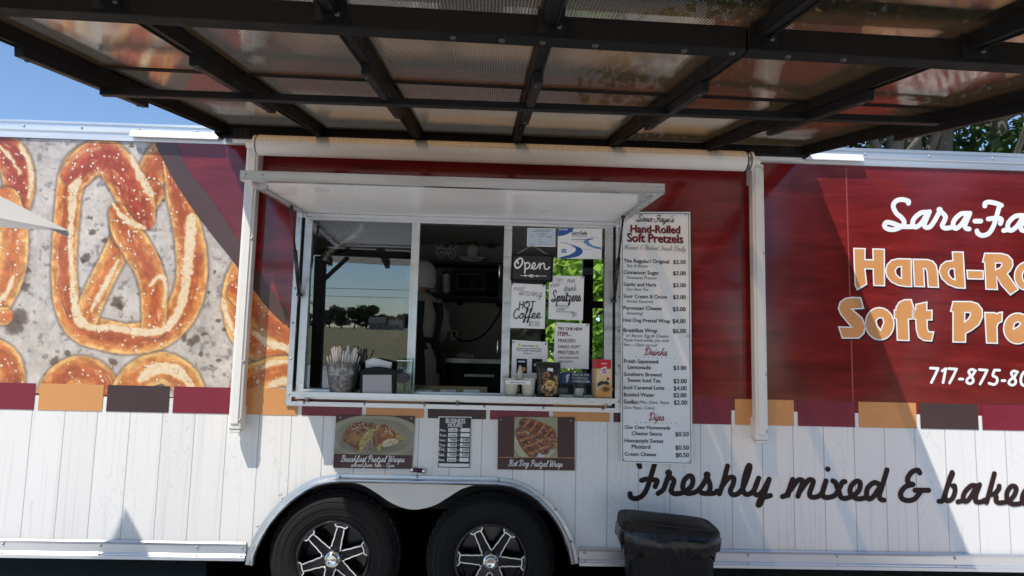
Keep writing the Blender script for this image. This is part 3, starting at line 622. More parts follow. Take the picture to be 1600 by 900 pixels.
# lower wall with the wheel opening cut out
def px_arc(pts, n=8): return [Vector((q.x, q.y)) for q in catmull([(a, b, 0) for a, b in pts], n)]
arch_out = px_arc([(383, 882), (387, 862), (400, 833), (420, 803), (447, 775), (480, 753), (508, 744), (534, 741)]) + px_arc([(778, 746), (805, 751), (833, 764), (860, 786), (882, 815), (897, 848), (904, 880)])
arch_mid = px_arc([(390, 880), (395, 860), (408, 833), (428, 803), (455, 778), (487, 758), (512, 750), (534, 747)]) + px_arc([(777, 752), (802, 758), (828, 771), (852, 791), (874, 818), (890, 848), (898, 880)])
arch_in = px_arc([(384, 880), (400, 850), (415, 825), (437, 798), (462, 777), (490, 762), (512, 755), (530, 753)])
aw = [W(p.x, p.y) for p in arch_mid]
mb = MB()
zb = RZ1-.055; aw = [p for p in aw if p.z > zb]
pts = [(XL, 0, ZW), (XL, 0, zb), (aw[0].x, 0, zb)]+[(p.x, 0, p.z) for p in aw]+[(aw[-1].x, 0, zb), (XR, 0, zb), (XR, 0, ZW)]
mb.poly(pts); mb.build('plank_wrap_wall', M['plank'], T)
# body shell: roof, ends, back wall with the far window, floor
FWX0, FWX1, FWZ0, FWZ1 = .47, 1.28, 1.25, 2.32              # far window
BY = 2.30
M['interior'] = mat('interior_panel', (.30, .29, .27), .45, 0, .08, 3)
M['interior_dark'] = mat('interior_laminate', (.06, .055, .05), .5, 0, .15, 5)
mb = MB(); mb.box(XL, XR, .02, BY, ZT+.02, ZT+.07); mb.build('roof', M['alu_white'], T)
for x in (XL, XR-.04):
    mb = MB(); mb.box(x, x+.04, .003, BY, .36, ZT+.015); mb.build('end_wall', M['white_paint'], T)
mb = MB()
for x0, x1, z0, z1 in ((XL, FWX0, .4, ZT), (FWX1, XR, .4, ZT), (FWX0, FWX1, .4, FWZ0), (FWX0, FWX1, FWZ1, ZT)): mb.box(x0+.0, x1, BY, BY+.04, z0, z1)
mb.build('back_wall', M['interior'], T)
mb = MB(); mb.box(XL+.05, XR-.05, .44, BY-.01, .50, .56); mb.build('floor', M['interior_dark'], T)
mb = MB(); mb.box(XL+.05, XR-.05, .05, BY-.01, 2.40, 2.44); mb.build('ceiling', M['interior'], T)
mb = MB()                                                  # inner skin of the front wall, with the opening
for x0, x1, z0, z1 in ((XL+.05, WX0, 1.07, 2.39), (WX1, XR-.05, 1.07, 2.39), (WX0, WX1, WZ1, 2.39), (WX0, WX1, 1.07, WZ0-.02)): mb.box(x0, x1, .05, .06, z0, z1)
mb.build('inner_wall', M['interior'], T)
mb = MB()                                                  # far window frame
xm, zm = .868, 1.92
for x0, x1, z0, z1 in ((FWX0, FWX0+.04, FWZ0, FWZ1), (FWX1-.04, FWX1, FWZ0, FWZ1), (xm-.045, xm+.045, FWZ0, FWZ1)): mb.box(x0, x1, BY-.02, BY+.05, z0, z1)
mb.box(FWX0+.04, xm-.045, BY-.015, BY+.045, zm-.03, zm+.03); mb.box(xm+.045, FWX1-.04, BY-.015, BY+.045, zm-.03, zm+.03)
mb.build('far_window_frame', M['black_plastic'], T)
mb = MB(); mb.box(XL, XR, .35, 2.0, .30, .38); mb.box(-1.6, 1.2, .30, .34, .30, .8); mb.build('chassis', M['shade_black'], T)
mb = MB(); mb.box(XL+.05, XR-.05, 2.22, 2.26, .02, .42); mb.build('underside_blind', M['shade_black'], T)  # added black panel, blocks the bright ground beyond so the underside stays dark

# rails along the top and the bottom
def rail(name, prof, x0, x1, material, screws=None):
    mb = MB(); mb.prism([(x0, y, z) for y, z in prof], (x1-x0, 0, 0)); o = mb.build(name, material, T)
    for x, z, y in (screws or ()): screw_at((x, y, z), o)
    return o
zt = ZT
prof_top = [(0.03, zt-.004), (-.010, zt-.004), (-.012, zt+.036), (-.018, zt+.040), (-.018, zt+.078), (-.024, zt+.080), (-.024, zt+.092), (.03, zt+.094)]
scr = [(-2.55+i*.31, zt+.060, -.018) for i in range(4)]+[(1.75+i*.37, zt+.060, -.018) for i in range(7)]
rail('roof_rail', prof_top, XL, XR, M['alu_white'], scr)
for x0, x1 in ((W(204, 215, -.03).x, W(342, 215, -.03).x), (W(1258, 250, -.03).x, W(1348, 250, -.03).x)):
    mb = MB(); mb.prism([(x0, -.019, zt+.052), (x0, -.030, zt+.052), (x0, -.045, zt+.018), (x0, -.045, zt+.012), (x0, -.019, zt+.016)], (x1-x0, 0, 0)); mb.build('mounting_angle', M['white_vinyl'], T)
rz = RZ1
prof_bot = [(0.02, rz), (-.016, rz), (-.020, rz-.006), (-.014, rz-.014), (-.012, rz-.020), (-.010, rz-.060), (-.016, rz-.066), (-.016, rz-.072), (-.022, rz-.076), (-.022, rz-.092), (.02, rz-.092)]
xa, xb = W(385, 865).x, W(904, 865).x
rail('floor_rail', prof_bot, XL, xa-.002, M['alu_white'], [(x, z, -.014) for x in (xa-.02, xa-.25, xa-.74, xa-1.23) for z in (rz-.026, rz-.070)])
rail('floor_rail', prof_bot, xb+.002, XR, M['alu_white'], [(x, z, -.014) for x in (xb+.03, xb+.9, xb+1.38, xb+2.02, xb+2.5) for z in (rz-.026, rz-.070)])

# wheel arch trim: outer flange, rolled inner lip, scalloped skirt between the wheels
def ribbon3(mb, A, B, ya, yb, mi=0):
    n = min(len(A), len(B)); a = [mb.bm.verts.new(W(p.x, p.y, ya)) for p in A]; b = [mb.bm.verts.new(W(p.x, p.y, yb)) for p in B]
    for i in range(n-1):
        f = mb.bm.faces.new((a[i], b[i], b[i+1], a[i+1])); f.material_index = mi; f.smooth = True
def shift(P, d):                    # inward offset of the arch line in pixels
    out = []
    for i, p in enumerate(P):
        t = (P[min(i+1, len(P)-1)]-P[max(i-1, 0)]).normalized(); out.append(p+Vector((-t.y, t.x))*d)
    return out
mb = MB()
prev = arch_out; py = -.002
for d, y in ((0.0, -.010), (5.0, -.012), (6.0, -.045), (8.0, -.060), (10.5, -.062), (13.0, -.050), (13.5, .10)):
    cur = shift(arch_out, d)
    ribbon3(mb, prev, cur, py, y); prev, py = cur, y
fen = mb.build('fender_trim', M['alu'], T, recalc=False)
for px, py in ((438, 773), (402, 822), (531, 745), (652, 745), (779, 749), (868, 796), (893, 846)): screw_at(W(px, py, -.013), fen)
scal = px_arc([(516, 756), (532, 752), (564, 757), (588, 770), (612, 786), (636, 795), (656, 795.5), (680, 789), (702, 776), (724, 763), (752, 757), (786, 759)], 6)
top = [W(516, 750, -.02), W(786, 754, -.02)]
mb = MB(); mb.prism([top[1], top[0]]+[W(p.x, p.y, -.02) for p in scal], (0, .004, 0)); mb.build('fender_skirt', M['alu_dark'] if False else mat('satin_aluminium', (.60, .59, .565), .5, .55, .07, 4), T)
mb = MB(); mb.box(-1.40, .77, .40, .42, .05, 1.02); mb.box(-1.40, .77, .03, .40, 1.0, 1.02); mb.box(-1.42, -1.40, .03, .42, .05, 1.02); mb.box(.77, .79, .03, .42, .05, 1.02); mb.build('wheel_well', M['shade_black'], T)

# -- wheels
def wheel(hx, hz, rot, R0=.336):
    HX = Matrix.Translation((hx, -.012, hz)) @ Matrix.Rotation(RAD(90), 4, 'X')       # local z -> towards the viewer (-y)
    root = empty('wheel'); put_child(root, T)
    def part(b, name, m, par): return b.build(name, m, par)
    b = MB()
    prof = [(.188, .00), (.196, .012), (.215, .020), (.245, .026), (.275, .026), (.300, .018), (.312, .006), (.3125, .002), (R0-.012, -.012), (R0-.004, -.030), (R0, -.045)]
    b.lathe(prof, HX, 96, 0)
    b.lathe([(R0, -.045), (R0, -.205), (R0-.03, -.22), (.20, -.22)], HX, 96, 1)
    nb = 44                                                                              # shoulder lugs cut by sipes
    for k in range(nb):
        a = 2*pi*k/nb
        for (r0, r1, z0, z1, da) in ((R0-.030, R0+.005, -.046, -.001, .050),):
            pts = []
            for rr, zz in ((r0, z1), (r1, z0-.004), (r1, z0-.03), (r0, z0-.03)): pts.append((rr, zz))
            rings = [[HX @ Vector((rr*cos(a+da*t), rr*sin(a+da*t), zz)) for rr, zz in pts] for t in (-1, 1)]
            b.loft(rings, 1, True, True, False)
    for r, z in ((.290, .0225), (.262, .0265), (.256, .0265), (.225, .0235), (.212, .0195)):                                           # raised rings on the sidewall
        b.lathe([(r-.003, z-.001), (r, z+.0025), (r+.003, z-.001)], HX, 96, 0)
    tyre = b.build('tyre', [M['rubber'], M['rubber_tread']], root)
    b = MB()
    b.lathe([(.192, .010), (.186, .016), (.178, .012), (.174, -.004), (.168, -.060), (.160, -.12)], HX, 72, 0)
    b.lathe([(.16, -.10), (.02, -.10)], HX, 48, 0)
    for k in range(6):
        A = Matrix.Rotation(rot+k*pi/3, 4, 'Z')
        out = [(.034, .030), (.060, .0245), (.078, .0245), (.100, .0215), (.125, .0215), (.150, .019), (.160, .019)]
        ring = [(x, y) for x, y in out]+[(x, -y) for x, y in reversed(out)]
        zf = lambda x: -.004-.022*max(0, (x-.06)/.10)*0+.006*(x > .1)
        f = [HX @ A @ Vector((x, y, -.010+.010*(x/.16))) for x, y in ring]; bk = [HX @ A @ Vector((x, y, -.045)) for x, y in ring]
        b.prism(f, (0, .035, 0), 0)
        foot = [(.159, .026), (.177, .0385), (.183, 0), (.177, -.0385), (.159, -.026)]
        b.prism([HX @ A @ Vector((x, y, .006)) for x, y in foot], (0, .03, 0), 0)
    rim = b.build('rim', M['black_gloss'], root)
    b = MB()                                                                              # machined bright edges on the spokes
    for k in range(6):
        A = rot+k*pi/3; ca, sa = cos(A), sin(A)
        def fm(x, y, lift=0.0, z0=.003): return HX @ Vector((x*ca-y*sa, x*sa+y*ca, z0+lift))
        for sgn in (1, -1):
            b.stroke([(.050, .031*sgn), (.060, .0235*sgn), (.078, .0235*sgn), (.100, .0205*sgn), (.125, .0205*sgn), (.158, .0175*sgn)], .0058, fm, 0, 5)
        g = lambda x, y, lift=0.0: fm(x, y, lift, .0085)
        for q in ([(.161, .025), (.176, .037)], [(.176, .037), (.181, 0), (.176, -.037)], [(.176, -.037), (.161, -.025)], [(.161, -.025), (.164, 0), (.161, .025)]):
            b.stroke(q, .0060, g, 0, 4, curved=False)
        q0, q1 = (.050, .031), (.050*cos(pi/3)+.031*sin(pi/3), .050*sin(pi/3)-.031*cos(pi/3))
        b.stroke([q0, (.0505*cos(pi/6), .0505*sin(pi/6)), q1], .0055, fm, 0, 4)
    b.build('spoke_edging', M['machined'], root)
    b = MB(); b.lathe([(.043, -.02), (.043, .018), (.040, .028), (.034, .032), (.030, .034), (.028, .046), (.024, .050), (.020, .047), (.0, .047)], HX, 40)
    b.build('hub_cap', M['chrome'], root)
    for k in range(6):
        a = rot+k*pi/3+pi/6*0+.5236
        b = MB(); b.lathe([(.0075, -.01), (.0075, .010), (.006, .016), (0, .018)], HX @ Matrix.Translation((.058*cos(a), .058*sin(a), 0)), 12); b.build('lug_nut', M['chrome'], root)
    b = MB(); b.tube([HX @ Vector((.150*cos(rot+2.75), .150*sin(rot+2.75), -.03)), HX @ Vector((.150*cos(rot+2.75), .150*sin(rot+2.75), .004))], .004, 8); b.build('valve_stem', M['screw'], root)
    return root
h1, h2 = W(520, 873, -.02), W(766.7, 876.7, -.02)
w1 = wheel(h1.x, h1.z, RAD(75+3)); w2 = wheel(h2.x, h2.z, RAD(60-3))
# side marker lamp above the fender
mk = empty('marker_lamp'); put_child(mk, T)
a, b_ = W(644, 734, -.012), W(662, 736, -.012)
mb = MB(); mb.tube([a, b_], .011, 16); mb.build('lens', mat('dark_red_lens', (.05, .012, .010), .15), mk)
for p in (a, b_):
    mb = MB(); mb.tube([p-Vector((.006, 0, 0)), p+Vector((.006, 0, 0))], .0135, 16); mb.build('end_cap', M['chrome'], mk)
# ================================================================== PRINTED GRAPHICS ON THE TRAILER SIDE
Z3 = lambda x, y: (x/1.875, 180+y/1.875)
def strand(pts):                                     # (x, y, radius) in the print's own units -> dense photo-pixel samples
    q = catmull([(*Z3(x, y), r/1.875) for x, y, r in pts], 14)
    return np.array([tuple(v) for v in q])
STRANDS = [
 # neighbouring pretzels first, then the whole one, later strands lie on top
 (strand([(-40, 110, 50), (0, 92, 48), (38, 130, 50), (55, 190, 48), (48, 250, 46), (20, 300, 44), (-40, 330, 40)]), 'red'),
 (strand([(20, 250, 40), (38, 330, 44), (36, 420, 46), (18, 490, 46), (-20, 560, 44), (-60, 600, 44)]), 'gold'),
 (strand([(-30, 590, 26), (12, 588, 26)]), 'gold'),
 (strand([(-60, 700, 42), (-10, 698, 42), (25, 730, 42), (32, 800, 42), (20, 900, 42)]), 'mid'),
 (strand([(140, 900, 44), (146, 830, 44), (180, 775, 46), (235, 750, 46), (292, 775, 44), (325, 840, 40)]), 'mid'),
 (strand([(345, 900, 40), (362, 820, 42), (405, 765, 46), (470, 740, 48), (530, 765, 46), (562, 820, 44), (570, 900, 44)]), 'gold'),
 (strand([(715, 440, 34), (694, 500, 40), (692, 570, 40), (712, 635, 42), (760, 680, 42), (830, 690, 42), (900, 660, 40)]), 'gold'),
 (strand([(690, 900, 40), (720, 790, 40), (775, 760, 44), (850, 750, 44), (920, 780, 44)]), 'gold'),
 (strand([(700, 520, 34), (770, 590, 40), (850, 650, 44), (920, 700, 44)]), 'mid'),
 (strand([(560, 60, 40), (490, 105, 46), (448, 165, 46), (425, 215, 44), (412, 260, 42)]), 'mid'),
 (strand([(500, 150, 22), (512, 200, 28), (528, 260, 36), (548, 330, 42), (562, 420, 46), (558, 500, 46), (530, 575, 48), (470, 635, 46), (390, 655, 46), (310, 645, 46), (240, 620, 46), (200, 560, 40), (188, 470, 38), (190, 380, 37), (196, 300, 38), (205, 210, 40), (235, 150, 50), (285, 128, 50)]), 'mid'),
 (strand([(352, 360, 30), (335, 410, 36), (305, 470, 36), (275, 535, 36), (255, 590, 34)]), 'gold'),
 (strand([(440, 230, 40), (400, 280, 46), (372, 320, 46), (360, 350, 36)]), 'mid'),
 (strand([(225, 170, 46), (262, 132, 50), (312, 122, 52), (352, 165, 54), (385, 220, 54), (405, 262, 50), (415, 300, 40)]), 'red'),
 (strand([(345, 285, 26), (365, 335, 40), (398, 385, 44), (430, 440, 42), (448, 500, 40), (452, 560, 38), (450, 620, 36)]), 'mid'),
]
PAL = {'red': ((172, 76, 58), (196, 104, 68), (224, 172, 112)), 'mid': ((182, 94, 56), (208, 130, 72), (230, 182, 116)), 'gold': ((198, 112, 62), (216, 148, 84), (236, 194, 126))}
CRACKS = [
 [(232, 190, 10), (214, 220, 14), (210, 290, 10), (206, 380, 9), (212, 470, 9), (218, 545, 12), (232, 600, 14), (270, 622, 10), (330, 622, 11), (400, 635, 11), (470, 632, 12), (512, 596, 13), (535, 540, 14), (548, 460, 16), (556, 380, 18), (560, 300, 12)],
 [(385, 120, 6), (405, 170, 10), (432, 215, 11), (445, 235, 7)], [(332, 262, 6), (360, 300, 9), (400, 322, 8), (425, 330, 5)],
 [(345, 425, 5), (318, 480, 10), (290, 530, 10), (268, 570, 5)], [(440, 500, 4), (470, 470, 6), (486, 500, 6), (480, 560, 5)],
 [(412, 775, 10), (450, 745, 17), (505, 745, 17), (548, 775, 15), (572, 830, 12)], [(60, 90, 6), (85, 140, 9), (92, 200, 8), (84, 240, 5)],
 [(745, 640, 8), (790, 668, 12), (850, 685, 10)], [(770, 740, 6), (800, 725, 8), (850, 722, 7)], [(790, 790, 8), (840, 775, 12), (890, 770, 8)],
 [(-10, 88, 4), (20, 110, 5), (60, 170, 5)], [(652, 540, 6), (664, 590, 8), (690, 640, 6)], [(40, 470, 5), (20, 520, 8), (-10, 550, 8)],
]
BURNS = [(270, 345, 10), (252, 420, 14), (245, 430, 9), (310, 365, 9), (262, 300, 7), (345, 548, 20), (352, 560, 12), (458, 412, 10), (480, 250, 6), (60, 590, 26), (40, 620, 26), (72, 500, 16), (80, 455, 8), (95, 335, 5), (110, 330, 6),
         (625, 460, 6), (612, 520, 5), (640, 600, 7), (600, 640, 9), (575, 655, 14), (560, 668, 12), (590, 700, 6), (660, 630, 8), (470, 780, 22), (450, 790, 16), (330, 720, 14), (160, 720, 14), (200, 700, 12), (540, 650, 12), (385, 90, 8), (640, 720, 5), (615, 735, 5), (690, 740, 12), (760, 640, 10)]
def path_dist(X, Y, S):
    """distance to a sampled path: (min over samples of d - r), plus normalised side, arc and radius"""
    best = np.full(X.shape, 1e9); side = np.zeros(X.shape); arc = np.zeros(X.shape); rad = np.ones(X.shape)
    r0 = S[:, 2].max()+8
    mk = (X > S[:, 0].min()-r0) & (X < S[:, 0].max()+r0) & (Y > S[:, 1].min()-r0) & (Y < S[:, 1].max()+r0)
    if not mk.any(): return best, side, arc, rad
    x = X[mk][:, None]; y = Y[mk][:, None]
    d = np.hypot(x-S[:, 0], y-S[:, 1]); k = np.argmin(d/S[:, 2], 1); ar = np.arange(len(k))
    tx = np.gradient(S[:, 0]); ty = np.gradient(S[:, 1]); ln = np.hypot(tx, ty)+1e-9
    L = np.concatenate([[0], np.cumsum(np.hypot(np.diff(S[:, 0]), np.diff(S[:, 1])))])
    cr = (tx[k]*(y[:, 0]-S[k, 1])-ty[k]*(x[:, 0]-S[k, 0]))/ln[k]
    along = (tx[k]*(x[:, 0]-S[k, 0])+ty[k]*(y[:, 0]-S[k, 1]))/ln[k]
    best[mk] = d[ar, k]; side[mk] = cr/S[k, 2]; arc[mk] = L[k]+along; rad[mk] = S[k, 2]
    return best, side, arc, rad
def paint_pretzels(X, Y):
    rg = random.Random(11)
    # parchment with flour and scorch marks
    n1 = fbm(X/26, Y/26, 3, 5); n2 = fbm(X/5, Y/5, 9, 3); n3 = fbm(X/60, Y/60, 31, 3)
    v = 186+46*(n1-.5)+30*(n2-.5)+36*(n3-.5)
    col = np.stack([v+13, v+3, v-7], -1)
    col = mixc(col, (112, 104, 108), .55*sstep(.60, .74, fbm(X/9, Y/9, 41, 4)))
    col = mixc(col, (214, 208, 202), .6*sstep(.58, .72, fbm(X/14, Y/20, 77, 4)))
    wx = 5*(fbm(X/7, Y/7, 61, 3)-.5); wy = 5*(fbm(X/7, Y/7, 62, 3)-.5)
    for bx, by, r in BURNS:
        px, py = Z3(bx, by); rr = r/1.875
        d = np.hypot(X-px+wx*1.6, Y-py+wy*1.6)+4*(fbm(X/3, Y/3, 63, 2)-.5)
        col = mixc(col, (84, 64, 54), .72*(1-sstep(rr*.6, rr*1.25, d)))
    for _ in range(420):                              # crumbs
        px, py, r = rg.uniform(-20, 470), rg.uniform(205, 640), rg.choice((.5, .6, .8, 1.1))
        s = (np.abs(X-px) < 4) & (np.abs(Y-py) < 4)
        if s.any(): col[s] = mixc(col[s], (70, 58, 56), .6*(1-sstep(r*.5, r*1.4, np.hypot(X[s]-px, Y[s]-py))))
    salt = []
    for si, (S, kind) in enumerate(STRANDS):
        S = S.copy()
        d, side, arc, rad = path_dist(X+wx*.5, Y+wy*.5, S)
        col = mixc(col, (92, 72, 60), .50*(1-sstep(0, 5.5, d-rad)))            # printed contact shade on the parchment
        c0, c1, c2 = [np.array(c, float) for c in PAL[kind]]
        s = np.abs(side); ph = fbm(arc/38+si*7, side*1.2+si, 5, 3); fin = fbm(arc/9, side*3.5, 15+si, 4); fl = fbm(X/2.2, Y/2.2, 90, 2)
        t1 = np.clip(sstep(.18, .70, s+.55*(ph-.5)+.35*(fin-.5)), 0, 1); t2 = sstep(.62, 1.0, s+.4*(fin-.5))
        cc = c0+(c1-c0)*t1[..., None]; cc = cc+(c2-c0*0-cc)*t2[..., None]
        cc = cc*(1+.30*(fin-.5)+.16*(fl-.5)+.22*(ph-.5))[..., None]
        cc = mixc(cc, (238, 196, 130), .5*sstep(.66, .80, fbm(arc/22, side*5, 25+si, 4)))
        cc = mixc(cc, (168, 112, 62), .40*sstep(.90, 1.0, s)); cc = mixc(cc, (244, 214, 176), .42*sstep(.70, .84, fbm(arc/16, side*7, 45+si, 3))*(s < .62))
        a = 1-sstep(-.6, .6, d-rad)
        col = col*(1-a[..., None])+cc*a[..., None]
        L = len(S)
        for _ in range(int(L*.36)):
            k = rg.randrange(L); o = rg.uniform(-.85, .85)*S[k, 2]; tx, ty = (S[min(k+1, L-1)]-S[max(k-1, 0)])[:2]; ln = math.hypot(tx, ty)+1e-6
            salt.append((S[k, 0]-ty/ln*o, S[k, 1]+tx/ln*o, rg.uniform(1.2, 2.4), rg.uniform(.55, 1), rg.uniform(0, 3.1), si))
    for ci, cp in enumerate(CRACKS):
        S = strand(cp); d, side, arc, rad = path_dist(X+wx*.9, Y+wy*.9, S)
        j = rad*(.75+.75*(fbm(arc/7, side*0+ci, 55+ci, 3)-.3)); tex = fbm(X/4, Y/4, 71, 3)
        a = 1-sstep(-1.2, 1.0, d-j); al = .5*(1-sstep(0, 3.5, d-j))
        col = mixc(col, (226, 166, 92), al)
        cc = np.stack([236+22*(tex-.5), 212+40*(tex-.5), 174+60*(tex-.5)], -1)
        col = col*(1-a[..., None])+cc*a[..., None]
    for px, py, r, asp, an, si in salt:
        s = (np.abs(X-px) < 6) & (np.abs(Y-py) < 6)
        if not s.any(): continue
        ux = (X[s]-px)*math.cos(an)+(Y[s]-py)*math.sin(an); uy = -(X[s]-px)*math.sin(an)+(Y[s]-py)*math.cos(an)
        col[s] = mixc(col[s], (120, 66, 40), .45*(1-sstep(r*.9, r*1.7, np.hypot(ux-.6, uy/asp-.6))))
        col[s] = mixc(col[s], (250, 232, 206), 1-sstep(r*.65, r*1.15, np.hypot(ux, uy/asp)))
    return col
EDGE = np.array([(236, 205), (242, 224), (267, 273), (299, 324), (331, 367), (363, 407), (384, 436), (416, 479), (453, 516), (500, 560)], float)
def keep_print(X, Y): return (X < np.interp(Y, EDGE[:, 1], EDGE[:, 0])+2) & (Y < np.interp(X, [-40, 470], [612, 626]))
M['print'] = print_mat('pretzel_photo_print', .2, .5, .08)
pz = print_grid('pretzel_print', ((-110, 211.5), (462, 230), (462, 630), (-110, 614)), 500, 352, paint_pretzels, -.0012, M['print'], T, keep_print)
# printed sweeping band between picture and wood
bl = catmull([(x, y, 0) for x, y in EDGE], 5)
ER = [(274, 205), (275, 225), (299, 271), (331, 313), (373, 377), (400, 420), (430, 462), (455, 492), (500, 535)]
br = catmull([(x, y, 0) for x, y in ER], 5)
clampx = lambda p: Vector((min(p.x, 449.0-((p.y-500)*.05)), p.y))
mb = MB()
lt = [p for p in bl if p.y > 223 and p.x < 452]; rt = [p for p in br if p.y > 224.5 and p.x < 452]
mb.poly([W(p.x, p.y, -.0024) for p in lt]+[W(p.x, p.y, -.0024) for p in reversed(rt)])
mb.build('sweep_band', mat('brown_band_vinyl', lin(84, 64, 60), .2, 0, .08, 5), T)

# colour blocks along the joint
gaps = [58, 164.5, 268, 369.5, 469.5, 569.5, 666, 763, 861, 955.5, 1050.5, 1145, 1243, 1338, 1434, 1530.5]
gx = [W(g, 618+g*.0165).x for g in gaps]; pit = .338
gx = [gx[0]-pit*k for k in range(7, 0, -1)]+gx+[gx[-1]+pit*k for k in range(1, 9)]
seq = 'tdmtdm'+'m'+'tdmtmtdmtdmtmtd'+'mtdmtdmt'
mb = MB()
for a, b_, c in zip(gx, gx[1:], seq):
    x0, x1 = max(a+.0105, XL), min(b_-.0105, XR)
    mb.poly([(x0, -.0026, ZB0), (x1, -.0026, ZB0), (x1, -.0026, ZB1), (x0, -.0026, ZB1)], 'mtd'.index(c))
mb.build('colour_block_band', [M['maroon_vinyl'], M['tan_vinyl'], M['dark_vinyl']], T)
# panel joint of the wrap
mb = MB(); a, b_ = W(1322, 262, -.002), W(1336.5, 668, -.002); mb.box(a.x-.0035, a.x+.0035, -.0013, .0, ZW, ZT-.004); mb.build('panel_seam', mat('seam_strip', lin(150, 70, 62), .4), T)

# -- painted lettering
def strokes_obj(name, items, y, material, parent=T):
    mb = MB(); f = pmap(y)
    for pts, wd in items: mb.stroke(pts, wd, f, 0, 7)
    return mb.build(name, material, parent)
def conv(ox, oy, k, wd, lists): return [([(ox+x/k, oy+y/k) for x, y in L], (wd/k if not isinstance(wd, list) else wd)) for L in lists]
nm = conv(1360, 290, 6.667, 50, [
 [(396, 184), (392, 160), (320, 145), (262, 165), (238, 215), (268, 285), (325, 335), (352, 385), (318, 430), (240, 458), (172, 447), (146, 412), (175, 382), (245, 397), (308, 422), (360, 428), (430, 428)],
 [(595, 277), (525, 285), (455, 345), (440, 405), (472, 432), (530, 392), (598, 285)], [(615, 272), (582, 350), (560, 408), (582, 436), (625, 425), (672, 360), (705, 300), (722, 268)],
 [(722, 262), (780, 318), (768, 372), (748, 415), (772, 442), (820, 440), (862, 428)], [(1010, 288), (940, 297), (875, 360), (862, 418), (892, 446), (950, 402), (1015, 300)], [(1036, 287), (1004, 365), (984, 418), (998, 446), (1028, 452)],
 [(1088, 370), (1150, 370)], [(1192, 212), (1196, 184), (1240, 172), (1305, 184), (1365, 206)], [(1346, 205), (1320, 300), (1285, 415), (1235, 495), (1170, 520), (1122, 500), (1110, 472)], [(1228, 348), (1295, 340), (1362, 348), (1354, 396)],
 [(1388, 468), (1432, 458)], [(1580, 310), (1505, 322), (1440, 385), (1432, 445), (1468, 466), (1530, 420), (1596, 322)], [(1612, 310), (1580, 390), (1566, 440), (1590, 468), (1640, 450), (1700, 340)],
 [(1700, 335), (1680, 420), (1710, 465), (1770, 420), (1810, 330)], [(1815, 325), (1780, 450), (1720, 580), (1680, 570), (1720, 500), (1830, 460)], [(1830, 460), (1900, 410), (1915, 350), (1880, 345), (1850, 420), (1885, 475), (1950, 450)],
 [(1950, 450), (2020, 340), (2045, 420), (2015, 480), (1975, 465)]])+conv(1360, 290, 6.667, 62, [[(720, 252), (723, 256)]])
strokes_obj('business_name', nm, -.0018, M['white_vinyl'])
ph = conv(1430, 560, 9.412, 40, [[(225, 143), (336, 148)], [(336, 150), (290, 250), (238, 355)], [(398, 184), (448, 152)], [(450, 152), (410, 356)], [(492, 150), (608, 158)], [(606, 160), (560, 260), (506, 362)], [(650, 304), (698, 304)],
 [(886, 184), (835, 162), (790, 188), (802, 232), (848, 300), (850, 345), (806, 372), (758, 345), (772, 298), (828, 262), (868, 210)], [(942, 165), (1058, 175)], [(1056, 178), (1010, 275), (955, 376)],
 [(1240, 174), (1166, 172)], [(1166, 174), (1142, 252), (1195, 282), (1206, 338), (1162, 383), (1086, 366)], [(1278, 327), (1320, 327)], [(1506, 202), (1452, 186), (1415, 212), (1430, 258), (1474, 318), (1470, 370), (1426, 394), (1378, 365), (1396, 318), (1450, 280), (1482, 236)],
 [(1612, 192), (1572, 240), (1552, 325), (1572, 385), (1620, 396), (1668, 345), (1680, 260), (1650, 200), (1612, 192)]])
strokes_obj('phone_number', ph, -.0018, M['white_vinyl'])
sg = conv(960, 710, 6.154, 50, [[(245, 118), (235, 80), (275, 45), (340, 55), (405, 66)], [(392, 70), (355, 200), (312, 330), (265, 400), (205, 425), (158, 410), (150, 378)], [(262, 250), (310, 238), (368, 244), (412, 254), (392, 310)],
 [(420, 376), (472, 335), (508, 240), (526, 200)], [(526, 212), (572, 250), (556, 310), (546, 350), (572, 376), (625, 376), (675, 358), (738, 310), (755, 250), (742, 212), (712, 210), (672, 250), (658, 315), (682, 365), (730, 375), (800, 350), (858, 280), (892, 210)],
 [(892, 220), (918, 285), (918, 340), (888, 374), (842, 370), (818, 350)], [(888, 376), (955, 374), (990, 352)], [(1010, 380), (1050, 260), (1088, 112)], [(1030, 310), (1100, 228), (1148, 228), (1140, 290), (1116, 345), (1132, 384), (1180, 382), (1232, 330), (1285, 200), (1304, 118), (1288, 112), (1260, 190), (1238, 300), (1238, 350), (1266, 384), (1312, 374), (1350, 330), (1388, 228)],
 [(1388, 228), (1352, 320), (1346, 372), (1382, 390), (1430, 348), (1488, 240)], [(1488, 240), (1445, 370), (1410, 465), (1388, 490), (1384, 476), (1412, 424), (1500, 396)]])
sg += conv(960, 710, 6.154, 64, [[(520, 176), (524, 180)], [(890, 195), (894, 198)]])
